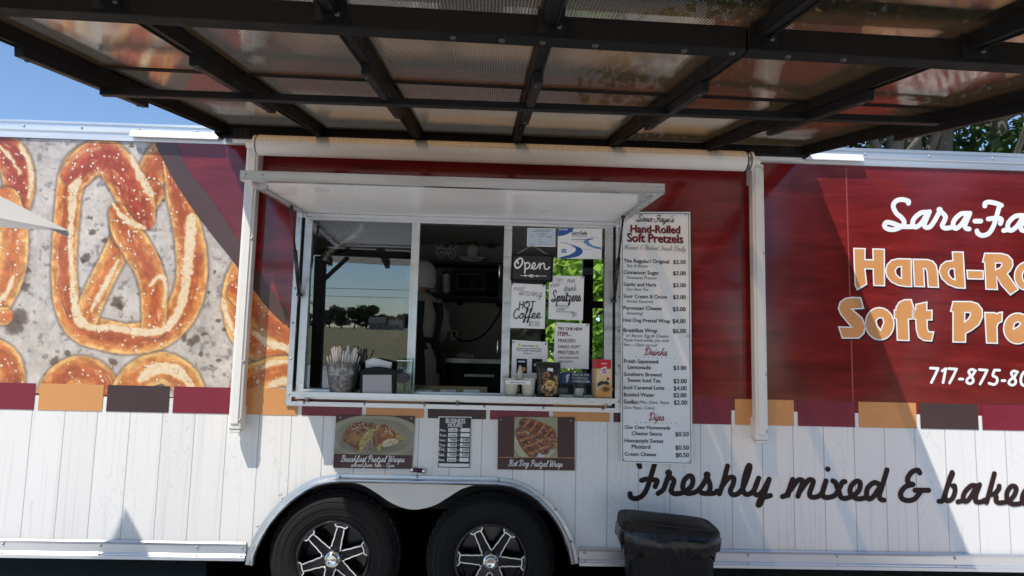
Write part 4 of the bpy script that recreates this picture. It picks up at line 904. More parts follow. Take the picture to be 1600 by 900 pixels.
sg += conv(1200, 710, 6.154, 50, [[(140, 406), (185, 380), (238, 240)], [(238, 240), (192, 395)], [(215, 345), (285, 252), (325, 248), (332, 275), (288, 402)], [(312, 350), (385, 252), (430, 250), (432, 280), (402, 370), (415, 408), (470, 408), (520, 370), (558, 258)], [(558, 255), (526, 358), (534, 405), (582, 414), (648, 390), (690, 320), (716, 268), (740, 262)],
 [(625, 255), (650, 275), (680, 350), (702, 410), (742, 424), (800, 405), (865, 360), (888, 300), (878, 262), (842, 262), (798, 310), (792, 370), (830, 414), (880, 428), (945, 414)], [(1060, 282), (1020, 272), (962, 320), (948, 388), (968, 428), (1012, 408), (1070, 325)], [(1145, 150), (1094, 320), (1070, 395), (1086, 432), (1116, 440)], [(573, 141), (577, 143)],
 [(1460, 178), (1440, 152), (1385, 170), (1345, 228), (1352, 272), (1395, 290)], [(1392, 290), (1322, 312), (1278, 370), (1288, 422), (1342, 444), (1410, 428), (1466, 362)], [(1415, 345), (1545, 345)]])
sg += conv(1400, 710, 8, 62, [[(540, 588), (590, 570), (640, 405), (676, 290), (702, 225)], [(702, 225), (704, 250), (655, 370), (618, 485), (616, 552), (650, 580), (708, 545), (738, 460), (732, 395), (712, 395)], [(775, 592), (830, 580)], [(1005, 392), (940, 392), (862, 470), (838, 555), (872, 588), (922, 548), (1008, 405)], [(1046, 378), (1002, 495), (992, 565), (1012, 594), (1070, 592), (1110, 570)], [(1230, 240), (1180, 430), (1132, 600)],
 [(1172, 505), (1236, 488), (1284, 430), (1290, 395)], [(1230, 500), (1254, 530), (1250, 575), (1282, 604), (1350, 600), (1405, 585), (1472, 520), (1504, 435), (1480, 398), (1432, 406), (1388, 480), (1392, 565), (1450, 618), (1530, 618), (1590, 600)], [(1720, 420), (1650, 420), (1590, 500), (1580, 580), (1620, 618), (1680, 560), (1760, 300)]])
strokes_obj('slogan', sg, -.0016, M['brown_vinyl'])
# headline: tan faces, white outline, printed drop shadow
HZ = lambda L: [(1300+x/5.293, 370+y/5.293) for x, y in L]
def ell(cx, cy, rx, ry, n=28, tilt=0): return [(cx+rx*cos(2*pi*k/n)*cos(tilt)-ry*sin(2*pi*k/n)*sin(tilt), cy+rx*cos(2*pi*k/n)*sin(tilt)+ry*sin(2*pi*k/n)*cos(tilt)) for k in range(n)]
GL = [
 ([(180, 95), (275, 98), (272, 188), (340, 190), (337, 100), (433, 103), (435, 405), (345, 402), (340, 265), (272, 264), (287, 392), (210, 438), (192, 400), (185, 250)], []),
 ([(655, 183), (545, 181), (490, 194), (457, 230), (443, 280), (455, 330), (490, 372), (550, 402), (610, 411), (660, 412)], [[(573, 245), (542, 252), (523, 278), (530, 310), (553, 335), (575, 343)]]),
 ([(670, 185), (790, 188), (835, 202), (862, 235), (874, 290), (882, 418), (795, 415), (786, 290), (775, 264), (757, 262), (766, 413), (682, 410)], []),
 ([(995, 125), (1085, 126), (1103, 426), (1030, 422), (960, 395), (907, 345), (885, 285), (900, 235), (940, 203), (1000, 196)], [[(1010, 262), (977, 266), (963, 290), (970, 320), (993, 345), (1018, 355)]]),
 ([(1115, 276), (1250, 280), (1252, 350), (1122, 347)], []),
 ([(1262, 135), (1400, 137), (1455, 152), (1493, 192), (1497, 240), (1475, 280), (1450, 305), (1542, 435), (1475, 481), (1400, 398), (1362, 330), (1369, 436), (1273, 433), (1262, 212), (1245, 209)], [[(1352, 217), (1400, 217), (1405, 234), (1388, 256), (1354, 272)]]),
 (ell(1612, 325, 104, 118), [ell(1612, 325, 38, 56)]),
 ([(238, 504), (262, 592), (165, 599), (250, 672), (275, 740), (264, 800), (222, 838), (85, 838), (55, 745), (162, 748), (72, 640), (53, 590), (67, 540), (112, 509), (170, 501)], []),
 (ell(394, 719, 119, 134, 30, -.12), [[(388, 670), (420, 672), (428, 710), (402, 772), (374, 735), (365, 692)]]),
 ([(655, 519), (600, 520), (556, 540), (530, 580), (528, 604), (514, 604), (516, 676), (532, 678), (540, 855), (638, 858), (632, 681), (668, 680), (668, 603), (682, 603)], []),
 ([(694, 558), (785, 539), (785, 608), (828, 607), (828, 688), (786, 688), (790, 765), (802, 785), (842, 786), (825, 862), (760, 858), (716, 830), (697, 770), (692, 681), (673, 680), (673, 606), (690, 605)], []),
 ([(1000, 535), (1150, 535), (1207, 553), (1243, 600), (1245, 665), (1215, 728), (1160, 770), (1106, 800), (1105, 872), (1000, 870), (1000, 622), (980, 615)], [[(1098, 625), (1140, 626), (1146, 646), (1126, 680), (1098, 702)]]),
 ([(1262, 625), (1345, 627), (1362, 637), (1378, 626), (1410, 622), (1406, 700), (1376, 715), (1365, 742), (1369, 881), (1278, 878)], []),
 (ell(1535, 758, 117, 128), [[(1500, 762), (1510, 715), (1540, 703), (1560, 718), (1535, 745)]]),
]
mt, mw, ms_ = MB(), MB(), MB()
def add_glyphs(mb, d, y, dx=0, dy=0):
    f = pmap(y)
    for outer, holes in GL:
        o = offset_poly(HZ(outer), d); hs = [offset_poly(HZ(h), -d) for h in holes]
        mb.poly([f(p.x+dx, p.y+dy) for p in o], 0, [[f(p.x+dx, p.y+dy) for p in h] for h in hs])
add_glyphs(ms_, .9, -.0018, 1.6, 2.2); add_glyphs(mw, .9, -.0023); add_glyphs(mt, -1.15, -.0028)
hd = empty('headline_lettering'); put_child(hd, T)
ms_.build('letter_shadow', M['shadow_vinyl'], hd, recalc=False); mw.build('letter_outline', M['white_vinyl'], hd, recalc=False); mt.build('letter_face', M['tan_vinyl'], hd, recalc=False)

# ================================================================== SERVING WINDOW, SHELF, FLIP-UP HATCH
win = empty('serving_window'); put_child(win, T)
fx0, fx1 = W(447.5, 630).x, W(969, 630).x; fz0, fz1 = W(700, 639).z, W(700, 339).z
mb = MB()
fl = .034
mb.box(fx0, fx0+fl, -.014, 0, fz0, fz1); mb.box(fx1-fl, fx1, -.014, 0, fz0, fz1); mb.box(fx0+fl, fx1-fl, -.014, 0, fz1-.030, fz1); mb.box(fx0+fl, fx1-fl, -.014, 0, fz0, fz0+.022)
mb.box(fx0+fl-.008, fx0+fl, -.034, -.014, fz0+.02, fz1); mb.box(fx1-fl, fx1-fl+.008, -.034, -.014, fz0+.02, fz1); mb.box(fx0+fl, fx1-fl, -.030, -.014, fz0+.012, fz0+.024)
fr = mb.build('flange', M['alu'], T)
for k in range(6):
    z = fz0+.06+k*(fz1-fz0-.1)/5
    for x in (fx0+.013, fx1-.013): screw_at((x, -.0145, z), fr)
    screw_at((fx0+.1+k*(fx1-fx0-.2)/5, -.031, fz0+.017), fr)
ix0, ix1 = fx0+fl+.022, fx1-fl-.022                                   # inner sash field
iz0, iz1 = W(700, 616, .02).z, W(700, 350, .02).z
m1a, m1b = W(639.5, 480, .01).x, W(652, 480, .01).x; m2a, m2b = W(785, 480, .01).x, W(797.5, 480, .01).x
mb = MB()
mb.box(fx0+fl+.012, ix0+.03, -.004, .045, iz0-.04, iz1+.03); mb.box(ix1-.035, fx1-fl-.012, -.004, .045, iz0-.04, iz1+.03)     # jambs
mb.box(ix0+.03, ix1-.035, -.003, .045, iz1-.004, iz1+.03); mb.box(ix0+.03, ix1-.035, -.003, .045, iz0-.04, iz0+.012)              # head and sill track
mb.box(fx0+fl, fx1-fl, -.004, .0, iz1+.030, fz1-.028)
mb.build('sash_frame', M['alu'], win)
for x0, x1 in ((m1a, m1b), (m2a, m2b)):
    mb = MB(); mb.box(x0, x1, -.006, .030, iz0+.012, iz1-.004); mb.box(x0+.008, x0+.013, -.010, -.006, iz0+.012, iz1-.004); mb.build('mullion', M['alu'], win)
for x in (fx0+fl, fx1-fl-.012):
    mb = MB(); mb.box(x, x+.012, -.002, .046, fz0+.03, fz1-.03); mb.build('gasket', M['black_plastic'], win)
for zc in (W(782, 424).z, W(782, 542).z):                             # pull handles on the sliding sash
    mb = MB(); x = m2a-.004
    mb.tube([(x-.018, .012, zc+.032), (x-.018, -.006, zc+.032), (x-.018, -.006, zc-.032), (x-.018, .012, zc-.032)], .0035, 8); mb.build('pull_handle', M['chrome'], win)
def two_sided_fresnel(n, l, ior):
    g = N(n, 'ShaderNodeNewGeometry'); a = N(n, 'ShaderNodeMapRange'); a.inputs[3].default_value = ior; a.inputs[4].default_value = 1/ior
    l.new(g.outputs['Backfacing'], a.inputs[0]); f = N(n, 'ShaderNodeFresnel'); l.new(a.outputs[0], f.inputs[0]); return f
def glass_mat(name, tint, ior):
    m, n, l, p, o = new_mat(name); n.remove(p)
    t = N(n, 'ShaderNodeBsdfTransparent'); t.inputs[0].default_value = (*tint, 1)
    g = N(n, 'ShaderNodeBsdfGlossy'); g.inputs['Roughness'].default_value = 0.0; g.inputs[0].default_value = (.84, .92, 1, 1)
    f = two_sided_fresnel(n, l, ior)
    x = N(n, 'ShaderNodeMixShader'); l.new(f.outputs[0], x.inputs[0]); l.new(t.outputs[0], x.inputs[1]); l.new(g.outputs[0], x.inputs[2]); l.new(x.outputs[0], o.inputs[0])
    return m
M['glass'] = glass_mat('window_glass', (.74, .77, .76), 2.6)
M['glass_clear'] = glass_mat('clear_glass', (.94, .96, .95), 1.45)
TILT = RAD(1.70)                                                       # made-up lean of the panes, added to lift their mirrored horizon
def pane(x0, x1, y, material):
    mb = MB(); zc = (iz0+iz1)/2; Mx = Matrix.Translation(((x0+x1)/2, y, zc)) @ Matrix.Rotation(TILT, 4, 'X')
    hw, hh = (x1-x0)/2, (iz1-iz0)/2
    mb.poly([Mx @ Vector(q) for q in ((-hw, 0, -hh), (hw, 0, -hh), (hw, 0, hh), (-hw, 0, hh))])
    return mb.build('pane', material, win)
pane(ix0+.028, m1a+.003, .020, M['glass']); pane(m2b-.003, ix1-.033, .020, M['glass_clear'])
# shelf
sz = W(700, 619, -.17).z; sx0, sx1 = W(455, 617, -.17).x, W(965, 625, -.17).x
SHY = -.17
mb = MB(); mb.box(sx0, sx1, SHY, -.016, sz-.004, sz+.004); mb.box(sx0, sx1, SHY-.006, SHY, sz-.020, sz+.006); mb.box(sx0+.02, sx1-.02, -.06, -.016, sz-.030, sz-.006)
for x in (sx0+.05, (sx0+sx1)/2, sx1-.05): mb.prism([(x, -.016, sz-.005), (x, SHY+.01, sz-.005), (x, -.016, sz-.06)], (.012, 0, 0))
mb.build('serving_shelf', M['alu'], win)
SHELF = sz+.0045
# hatch: hinge above the window, outer edge towards the viewer
hat = empty('serving_hatch'); put_child(hat, T)
HT = -.95
A = W(378.5, 286, HT); Bq = W(1040, 297, HT); hx0, hx1 = (A.x+fx0-.006)/2, (Bq.x+fx1+.006)/2
ho = Vector((0, HT, (A.z+Bq.z)/2)); hi = Vector((0, -.022, W(700, 339, -.022).z))
ax = (hi-ho).normalized(); L = (hi-ho).length; up = Vector((0, -ax.z, ax.y))
HM = Matrix(((1, 0, 0, 0), (0, ax.y, up.y, ho.y), (0, ax.z, up.z, ho.z), (0, 0, 0, 1)))
mb = MB(); mb.box(hx0+.03, hx1-.03, .03, L-.03, .006, .034, 0, 0, HM); mb.build('hatch_panel', M['white_paint'], hat)
mb = MB()
mb.box(hx0, hx1, -.004, .034, -.002, .040, 0, 0, HM); mb.box(hx0, hx1, L-.034, L, 0, .040, 0, 0, HM)
mb.box(hx0, hx0+.034, .034, L-.034, -.001, .040, 0, 0, HM); mb.box(hx1-.034, hx1, .034, L-.034, -.001, .040, 0, 0, HM)
mb.box(hx0+.034, hx0+.040, .034, L-.034, -.012, .004, 0, 0, HM); mb.box(hx1-.040, hx1-.034, .034, L-.034, -.012, .004, 0, 0, HM)
mb.build('hatch_frame', M['alu'], hat)
for x in (hx0+.02, hx0+.09, hx1-.09, hx1-.02): screw_at(HM @ Vector((x, -.005, .02)), hat, .008)
for x in (hx0+.06, hx1-.10):
    mb = MB(); mb.box(x, x+.035, .05, .085, -.030, -.003, .004, 0, HM); mb.build('latch', M['screw'], hat)
mb = MB(); mb.tube([(fx0, hi.y, hi.z+.012), (fx1, hi.y, hi.z+.012)], .010, 10); mb.build('hinge', M['alu'], hat)
for x, q in ((fx0+.045, (477, 461)), (fx1-.045, (950, 470))):
    zb = W(*q, -.03).z; p0 = Vector((x, -.040, zb)); p1 = Vector((x, -.30, HM.translation.z+(hi.z-ho.z)*(.95-.30)/.93-.012))
    mid = p0.lerp(p1, .52)
    mb = MB(); mb.tube([p0, mid], .0105, 12); mb.tube([mid, p1], .0055, 10); mb.lathe([(0, -.012), (.014, -.008), (.016, 0), (.014, .008), (0, .012)], Matrix.Translation(p0), 14); mb.lathe([(0, -.010), (.011, -.006), (.012, 0), (.011, .006), (0, .010)], Matrix.Translation(p1), 14)
    mb.build('gas_strut', M['black_gloss'], hat)

# ================================================================== ROLLED AWNING WITH ITS ARMS
aw_ = empty('roll_up_awning', 'cream roll-up awning rolled shut above the serving window, with two long arms', 'awning', (0, -.1, ZT))
YA = -.115
e0, e1 = W(403, 226.5, YA), W(1164, 251.5, YA); zc = (e0.z+e1.z)/2; ra = .0535
m, n, l, p, o = new_mat('light_striped_fabric')  # tan tint and lines of light through the canopy are painted into this fabric
tc = N(n, 'ShaderNodeTexCoord'); p.inputs['Roughness'].default_value = .6
wa = N(n, 'ShaderNodeTexNoise'); mpa = N(n, 'ShaderNodeMapping'); mpa.inputs['Scale'].default_value = (110, 6, 6); wa.inputs['Detail'].default_value = 1; wa.inputs['Scale'].default_value = 1
wb_ = N(n, 'ShaderNodeTexNoise'); mpb = N(n, 'ShaderNodeMapping'); mpb.inputs['Scale'].default_value = (2, 160, 160); wb_.inputs['Detail'].default_value = 1; wb_.inputs['Scale'].default_value = 1
for q_, t_ in ((mpa, wa), (mpb, wb_)): l.new(tc.outputs['Object'], q_.inputs[0]); l.new(q_.outputs[0], t_.inputs['Vector'])
ad_ = N(n, 'ShaderNodeMath', operation='ADD'); l.new(wa.outputs[0], ad_.inputs[0]); l.new(wb_.outputs[0], ad_.inputs[1])
rr_ = N(n, 'ShaderNodeMapRange'); rr_.inputs[1].default_value = .65; rr_.inputs[2].default_value = 1.3; l.new(ad_.outputs[0], rr_.inputs[0])
mx_ = N(n, 'ShaderNodeMix', data_type='RGBA'); mx_.inputs[6].default_value = (.52, .42, .29, 1); mx_.inputs[7].default_value = (.80, .70, .53, 1); l.new(rr_.outputs[0], mx_.inputs[0]); l.new(mx_.outputs[2], p.inputs['Base Color'])
M['awning'] = m
mb = MB(); mb.tube([(e0.x, YA, zc), (e0.x+.01, YA, zc), (e1.x-.01, YA, zc), (e1.x, YA, zc)], [ra-.006, ra, ra, ra-.006], 40); mb.build('roller', M['awning'], aw_)
mb = MB()                                                              # hard lower shell under the roll
prof = [Vector((0, YA+(ra+.003)*cos(a), zc+(ra+.003)*sin(a))) for a in [RAD(172+k*11) for k in range(18)]]
mb.loft([[Vector((x, q.y, q.z)) for q in prof] for x in (e0.x+.004, e1.x-.004)], 0, False); mb.build('roller_cover', M['cream_paint'], aw_)
for x, sgn in ((e0.x, -1), (e1.x, 1)):
    mb = MB(); xx = x+sgn*.004
    if sgn > 0: mb.tube([(xx, YA, zc), (xx+.022, YA, zc)], ra-.006, 28); mb.build('spring_housing', M['steel_dark'], aw_); mb = MB(); xx += .022
    mb.tube([(xx, YA, zc), (xx+sgn*.012, YA, zc)], ra-.002, 28); mb.tube([(xx+sgn*.012, YA, zc), (xx+sgn*.055, YA, zc)], .021, 16); mb.build('end_cap', M['cream_paint'], aw_)
for (tx, ty), (bx, by) in (((398.5, 232), (367.5, 671)), ((1184, 258), (1185.5, 688))):
    t_, b2 = W(tx, ty, -.07), W(bx, by, -.07); xc = (t_.x+b2.x)/2
    mb = MB(); mb.box(xc-.033, xc+.033, -.098, -.036, b2.z, t_.z, .008, seg=2); mb.box(xc-.020, xc+.020, -.105, -.097, b2.z+.03, t_.z-.02, .003)
    arm = mb.build('awning_arm', M['cream_paint'], aw_)
    mb = MB(); mb.box(xc-.030, xc+.030, -.094, -.04, b2.z-.014, b2.z-.001, .003); mb.box(xc-.028, xc+.028, -.036, -.002, b2.z+.02, b2.z+.12); mb.build('foot_bracket', M['cream_paint'], arm)
    mb = MB(); mb.box(xc-.030, xc+.030, -.036, -.002, t_.z-.10, t_.z+.01); mb.build('head_bracket', M['cream_paint'], arm)
    for z in (t_.z-.03, b2.z+.05, b2.z+.35, t_.z-.5): screw_at((xc+.024, -.0985, z), arm, .008)
# ================================================================== BLACK CANOPY WITH BRONZE PANELS
CAN = empty('patio_canopy', 'black framed canopy with bronze ribbed panels reaching out over the serving window', 'canopy', (.13, -1.3, 0))
SLP = math.tan(RAD(10.8)); c0 = W(795, 213, -.10)
def cz(y): return c0.z+SLP*(y+.10)                                     # underside of the panels
def can(px, py, dz=0.0):                                               # pixel ray meets the sloping panel plane
    d = ray(px, py); t = (c0.z+dz+SLP*(-CAM_D+.10)-CAM_H)/(d.z-SLP*d.y); return Vector((d.x*t, -CAM_D+d.y*t, CAM_H+d.z*t))
RX = [-1.452, -.925, -.398, .138, .662, 1.19, 1.745]
YE = -2.78
m, n, l, p, o = new_mat('bronze_multiwall_panel'); n.remove(p)
tc = N(n, 'ShaderNodeTexCoord'); wv = N(n, 'ShaderNodeTexWave', wave_type='BANDS', bands_direction='X', wave_profile='SIN'); wv.inputs['Scale'].default_value = 2*pi/20/.0085
l.new(tc.outputs['Object'], wv.inputs['Vector'])
ns = N(n, 'ShaderNodeTexNoise'); ns.inputs['Scale'].default_value = 3.0; ns.inputs['Detail'].default_value = 4
mp = N(n, 'ShaderNodeMapping'); mp.inputs['Scale'].default_value = (4, .6, 1); l.new(tc.outputs['Object'], mp.inputs[0]); l.new(mp.outputs[0], ns.inputs['Vector'])
mr = N(n, 'ShaderNodeMapRange'); mr.inputs[3].default_value = .55; mr.inputs[4].default_value = 1.32; l.new(wv.outputs['Fac'], mr.inputs[0])
tr = N(n, 'ShaderNodeBsdfTransparent'); sc = N(n, 'ShaderNodeVectorMath', operation='SCALE'); sc.inputs[0].default_value = (.76, .61, .46)
l.new(mr.outputs[0], sc.inputs['Scale']); l.new(sc.outputs[0], tr.inputs[0])
tl_ = N(n, 'ShaderNodeBsdfTranslucent'); tl_.inputs[0].default_value = (.17, .13, .09, 1)
df = N(n, 'ShaderNodeBsdfDiffuse'); df.inputs[0].default_value = (.10, .075, .055, 1)
m1 = N(n, 'ShaderNodeMixShader'); m1.inputs[0].default_value = .35; l.new(tl_.outputs[0], m1.inputs[1]); l.new(df.outputs[0], m1.inputs[2])
m2 = N(n, 'ShaderNodeMixShader'); m2.inputs[0].default_value = .22; l.new(tr.outputs[0], m2.inputs[1]); l.new(m1.outputs[0], m2.inputs[2])
gl = N(n, 'ShaderNodeBsdfGlossy'); gl.inputs['Roughness'].default_value = .055; gl.inputs[0].default_value = (1, .97, .93, 1)
bp = N(n, 'ShaderNodeBump'); bp.inputs['Strength'].default_value = .05; bp.inputs['Distance'].default_value = .004; l.new(wv.outputs['Fac'], bp.inputs['Height'])
bp2 = N(n, 'ShaderNodeBump'); bp2.inputs['Strength'].default_value = .02; bp2.inputs['Distance'].default_value = .03; l.new(ns.outputs[0], bp2.inputs['Height']); l.new(bp.outputs[0], bp2.inputs['Normal'])
l.new(bp2.outputs[0], gl.inputs['Normal'])
fr_ = two_sided_fresnel(n, l, 3.3)
m3 = N(n, 'ShaderNodeMixShader'); l.new(fr_.outputs[0], m3.inputs[0]); l.new(m2.outputs[0], m3.inputs[1]); l.new(gl.outputs[0], m3.inputs[2]); l.new(m3.outputs[0], o.inputs[0])
M['panel'] = m
YS = -1.40                                                              # joint between the two rows of panels
def tz(x, y): return (1.2-x)*(.004+.0065*min(max(-y, 0), 2.5))          # the frame is racked a little: its left side hangs higher
def cp(x, y, dz=0.0): return Vector((x, y, cz(y)+tz(x, y)+dz))
for i in range(6):
    x0, x1 = RX[i]+.010, RX[i+1]-.010
    for y0, y1, dz in ((-.10, YS-.012, .0), (YS+.004, YE, -.009)):
        mb = MB()
        mb.loft([[cp(x, y0, dz), cp(x, y1, dz), cp(x, y1, dz+.006), cp(x, y0, dz+.006)] for x in (x0, x1)], 0, True, True, False)
        mb.build('roof_panel', M['panel'], CAN)
    mb = MB(); mb.beam(cp(x0, YS, -.010), cp(x1, YS, -.010), .022, .007); mb.build('joint_strip', M['black_alu'], CAN)
for i, x in enumerate(RX):
    mb = MB(); a, b_ = cp(x, -.09, -.020), cp(x, YE, -.020)
    mb.beam(a, b_, .036, .044, 0, .003); mb.beam(a+Vector((0, 0, .031)), b_+Vector((0, 0, .031)), .052, .012)
    mb.beam(a+Vector((-.014, 0, -.024)), b_+Vector((-.014, 0, -.024)), .006, .006); mb.beam(a+Vector((.014, 0, -.024)), b_+Vector((.014, 0, -.024)), .006, .006)
    raf = mb.build('rafter', M['black_alu'], CAN)
    ya, yb = -.98, -1.80
    mb = MB(); mb.beam(cp(x+.004, ya, -.062), cp(x+.004, yb, -.062), .030, .038, 0, .003); mb.build('rafter_sleeve', M['black_plastic'], raf)
    for y in (ya-.05, yb+.05, -.15):
        mb = MB(); mb.lathe([(0, -.006), (.008, -.003), (.008, .002)], Matrix.Translation(cp(x, y, -.082 if y != -.15 else -.046)), 10); mb.build('bolt', M['black_gloss'], raf)
xa_, xb_ = RX[0]-.035, RX[-1]+.03
# wall mount beam
z0 = W(795, 229, -.07).z
mb = MB(); mb.box(xa_+.0, xb_, -.085, -.047, z0+.000, z0+.066, .003); mb.box(xa_, xb_, -.100, -.085, z0+.055, z0+.066); mb.build('mount_beam', M['black_alu'], CAN)
for sx, s_ in ((xa_+.01, 1), (xb_-.01, -1)):
    mb = MB(); mb.box(min(sx, sx+s_*.012), max(sx, sx+s_*.012), -.14, -.03, z0-.004, z0+.095); mb.box(min(sx, sx+s_*.17), max(sx, sx+s_*.17), -.090, -.0855, z0+.004, z0+.052); mb.build('corner_plate', M['black_plastic'], CAN)
    for k in range(2):
        for j in range(2): screw_at((sx+s_*(.09+.03*k), -.0905, z0+.018+.020*j), CAN, .006, M['ink'])
# thin tie bar under the rafters
yt = -1.36; ta, tb = W(158, 143, yt), W(1466, 190, yt); zt_ = (ta.z+tb.z)/2
mb = MB(); mb.box(ta.x, tb.x, yt-.014, yt+.014, zt_-.015, zt_+.013, .003); mb.build('tie_bar', M['black_plastic'], CAN)
# carrying beam and outer beam
yb_ = -2.30; zb1, zb2 = W(800, 57, yb_).z-tz(.05, yb_), W(800, 20, yb_).z-tz(.05, yb_)
def racked_bar(mb, x0, x1, y0, y1, za, zb):
    mb.loft([[Vector((x, y0, za+tz(x, y0))), Vector((x, y1, za+tz(x, y0))), Vector((x, y1, zb+tz(x, y0))), Vector((x, y0, zb+tz(x, y0)))] for x in (x0, x1)], 0, True, True, False); return mb
mb = MB(); racked_bar(mb, xa_-.9, .62, yb_, yb_+.050, zb1, zb2); racked_bar(mb, .623, xb_+.6, yb_, yb_+.050, zb1, zb2); beam_o = mb.build('carrying_beam', M['black_alu'], CAN, bevel=.003)
for x in (-.10, .02, .12, .25, .47, .59, .73, .87):
    mb = MB(); mb.lathe([(0, -.007), (.006, -.005), (.009, 0)], Matrix.Translation((x, yb_+.024, zb1+tz(x, yb_))), 10); mb.build('bolt', M['black_gloss'], beam_o)
for x in RX[1:-1]:
    mb = MB(); mb.box(x-.034, x+.034, yb_-.004, yb_, zb1+.01+tz(x, yb_), zb2+.02+tz(x, yb_)); mb.build('rafter_bracket', M['black_plastic'], CAN)
    mb = MB(); mb.lathe([(0, -.005), (.006, -.004), (.008, 0)], Matrix.Translation((x+.02, yb_-.004, zb1+.03+tz(x, yb_))) @ Matrix.Rotation(RAD(-90), 4, 'X'), 10); mb.build('bolt', M['black_gloss'], beam_o)
yo = -2.46; zo = W(1400, 7, yo).z
mb = MB(); racked_bar(mb, xa_-.1, xb_+.1, yo-.05, yo, zo, zo+.12); racked_bar(mb, xa_-.1, xb_+.1, yo-.12, yo-.055, zo+.02, zo+.13); mb.build('outer_beam', M['black_alu'], CAN)
# outer posts with corner braces (outside the frame, mirrored in the left pane)
for x in (RX[0]-.02, RX[-1]+.02):
    mb = MB(); mb.box(x-.045, x+.045, yo-.05, yo+.04, 0, zo+.0, .004); mb.build('post', M['black_alu'], CAN)
    s_ = 1 if x < 0 else -1
    mb = MB(); mb.beam((x, yo, zo-.24), (x+s_*.24, yo, zo), .034, .034); mb.build('corner_brace', M['black_alu'], CAN)
# ================================================================== SIGNS SCREWED TO THE TRAILER
def sheet(name, corners, y, thick, material, parent, border=None):
    P = [W(*c, y) for c in corners]; mb = MB(); mb.prism(P, (0, thick, 0))
    return mb.build(name, material, parent)
def inset(c, d):
    cx = sum(p[0] for p in c)/4; cy = sum(p[1] for p in c)/4
    return [(p[0]+(d if p[0] < cx else -d), p[1]+(d if p[1] < cy else -d)) for p in c]
def frame_lines(mb, corners, wpx, y, mi=0):
    o_, i_ = corners, inset(corners, wpx)
    for k in range(4): mb.poly([W(*q, y) for q in (o_[k], o_[(k+1) % 4], i_[(k+1) % 4], i_[k])], mi)
M['sign_white'] = mat('white_sign_face', (.82, .83, .83), .35, 0, .03, 6)
M['ink_grey'] = mat('grey_ink', lin(70, 72, 76), .5, 0, .05, 5)
M['ink_pale'] = mat('pale_grey_ink', lin(150, 140, 125), .5, 0, .05, 5)
M['ink_red'] = mat('dark_red_ink', lin(104, 20, 32), .5, 0, .05, 5)
M['ink_rose'] = mat('rose_ink', lin(140, 78, 82), .5, 0, .05, 5)
M['ink_white'] = mat('white_ink', (.78, .78, .77), .45, 0, .03, 5)
# menu board
MBD = empty('menu_board', 'tall white price menu board to the right of the serving window', 'menu board', W(1026, 724, -.01))
mc = [(969.5, 331), (1078.5, 331), (1082.3, 726.5), (970.3, 723)]
ym = -.030
sheet('board', mc, ym, .012, M['sign_white'], MBD)
mb = MB(); frame_lines(mb, inset(mc, 2.2), .8, ym-.0015); mb.build('border_line', M['ink'], MBD)
mk_, mp_, mr_ = MB(), MB(), MB(); yl = ym-.002
def own(name, material, fn, *a):                                        # every printed line is a part of its own
    b = MB(); b.nst = len(own.seen) % 5; own.seen.append(name); fn(b, *a); b.build(name, M[material], MBD)
own.seen = []
def mz1(x, y): return (960+x/6.923, 325+y/6.923)
def mz2(x, y): return (960+x/6, 450+y/6)
def mz3(x, y): return (960+x/6.43, 590+y/6.43)
for f, rows in ((mz1, [('The Regular/ Original', 100, 589, 592, 600), ('$2.50', 638, 605, 772, 605), ('Cinnamon Sugar', 100, 713, 483, 722), ('$3.00', 636, 728, 774, 728), ('Garlic and Herb', 100, 843, 452, 851), ('$3.00', 636, 857, 774, 857)]),
                (mz2, [('Sour Cream & Onion', 86, 92, 492, 100), ('$3.00', 551, 104, 670, 104), ('Parmesan Cheese', 86, 203, 443, 209), ('$3.00', 548, 217, 668, 217), ('Hot Dog Pretzel Wrap', 86, 316, 522, 326), ('$4.00', 546, 330, 668, 330), ('Breakfast Wrap', 86, 412, 402, 418), ('$6.00', 548, 423, 670, 423), ('Fresh Squeezed', 90, 703, 410, 708), ('Lemonade', 126, 759, 342, 763), ('$3.00', 555, 768, 676, 768), ('Southern Brewed', 90, 824, 442, 831), ('Sweet Iced Tea', 126, 880, 432, 887), ('$3.00', 556, 893, 678, 893)]),
                (mz3, [('Iced Caramel Latte', 96, 117, 502, 122), ('$4.00', 597, 128, 726, 128), ('Bottled Water', 96, 189, 402, 193), ('$2.00', 594, 198, 724, 198), ('Sodas', 96, 261, 231, 264), ('$2.00', 598, 272, 732, 272), ('Our Own Homemade', 104, 515, 561, 523), ('Cheese Sauce', 174, 578, 477, 584), ('$0.50', 613, 590, 746, 590), ('Homestyle Sweet', 104, 651, 493, 657), ('Mustard', 174, 712, 361, 716), ('$0.50', 615, 725, 748, 725), ('Cream Cheese', 104, 785, 418, 790), ('$0.50', 617, 800, 750, 800)])):
    for s, x0, y0, x1, y1 in rows: own('price' if s[0] == '$' else 'item_name', 'ink', text_px, s, f(x0, y0), f(x1, y1), yl, .020)
for f, rows in ((mz1, [('Salt & Butter', 132, 640, 372, 644), ('Sweetest Pretzel', 132, 767, 456, 774), ('Our Best Yet', 132, 893, 368, 898)]),
                (mz2, [('Amish Favorite', 110, 137, 362, 143), ('Amazing!', 110, 249, 272, 253), ('w/ Bacon, Egg & Cheese', 110, 459, 508, 466), ('Made fresh while you wait', 86, 501, 516, 508), ('9am - 12pm served', 86, 544, 402, 551)]),
                (mz3, [('(Mtn. Dew, Pepsi,', 240, 262, 555, 268), ('Diet Pepsi, Coke)', 96, 315, 402, 320)])):
    for s, x0, y0, x1, y1 in rows: own('item_note', 'ink_grey', text_px, s, f(x0, y0), f(x1, y1), yl, .004, .25)
script_px(mk_, "Sara-Faye's", mz1(240, 143), mz1(640, 153), yl, .20)
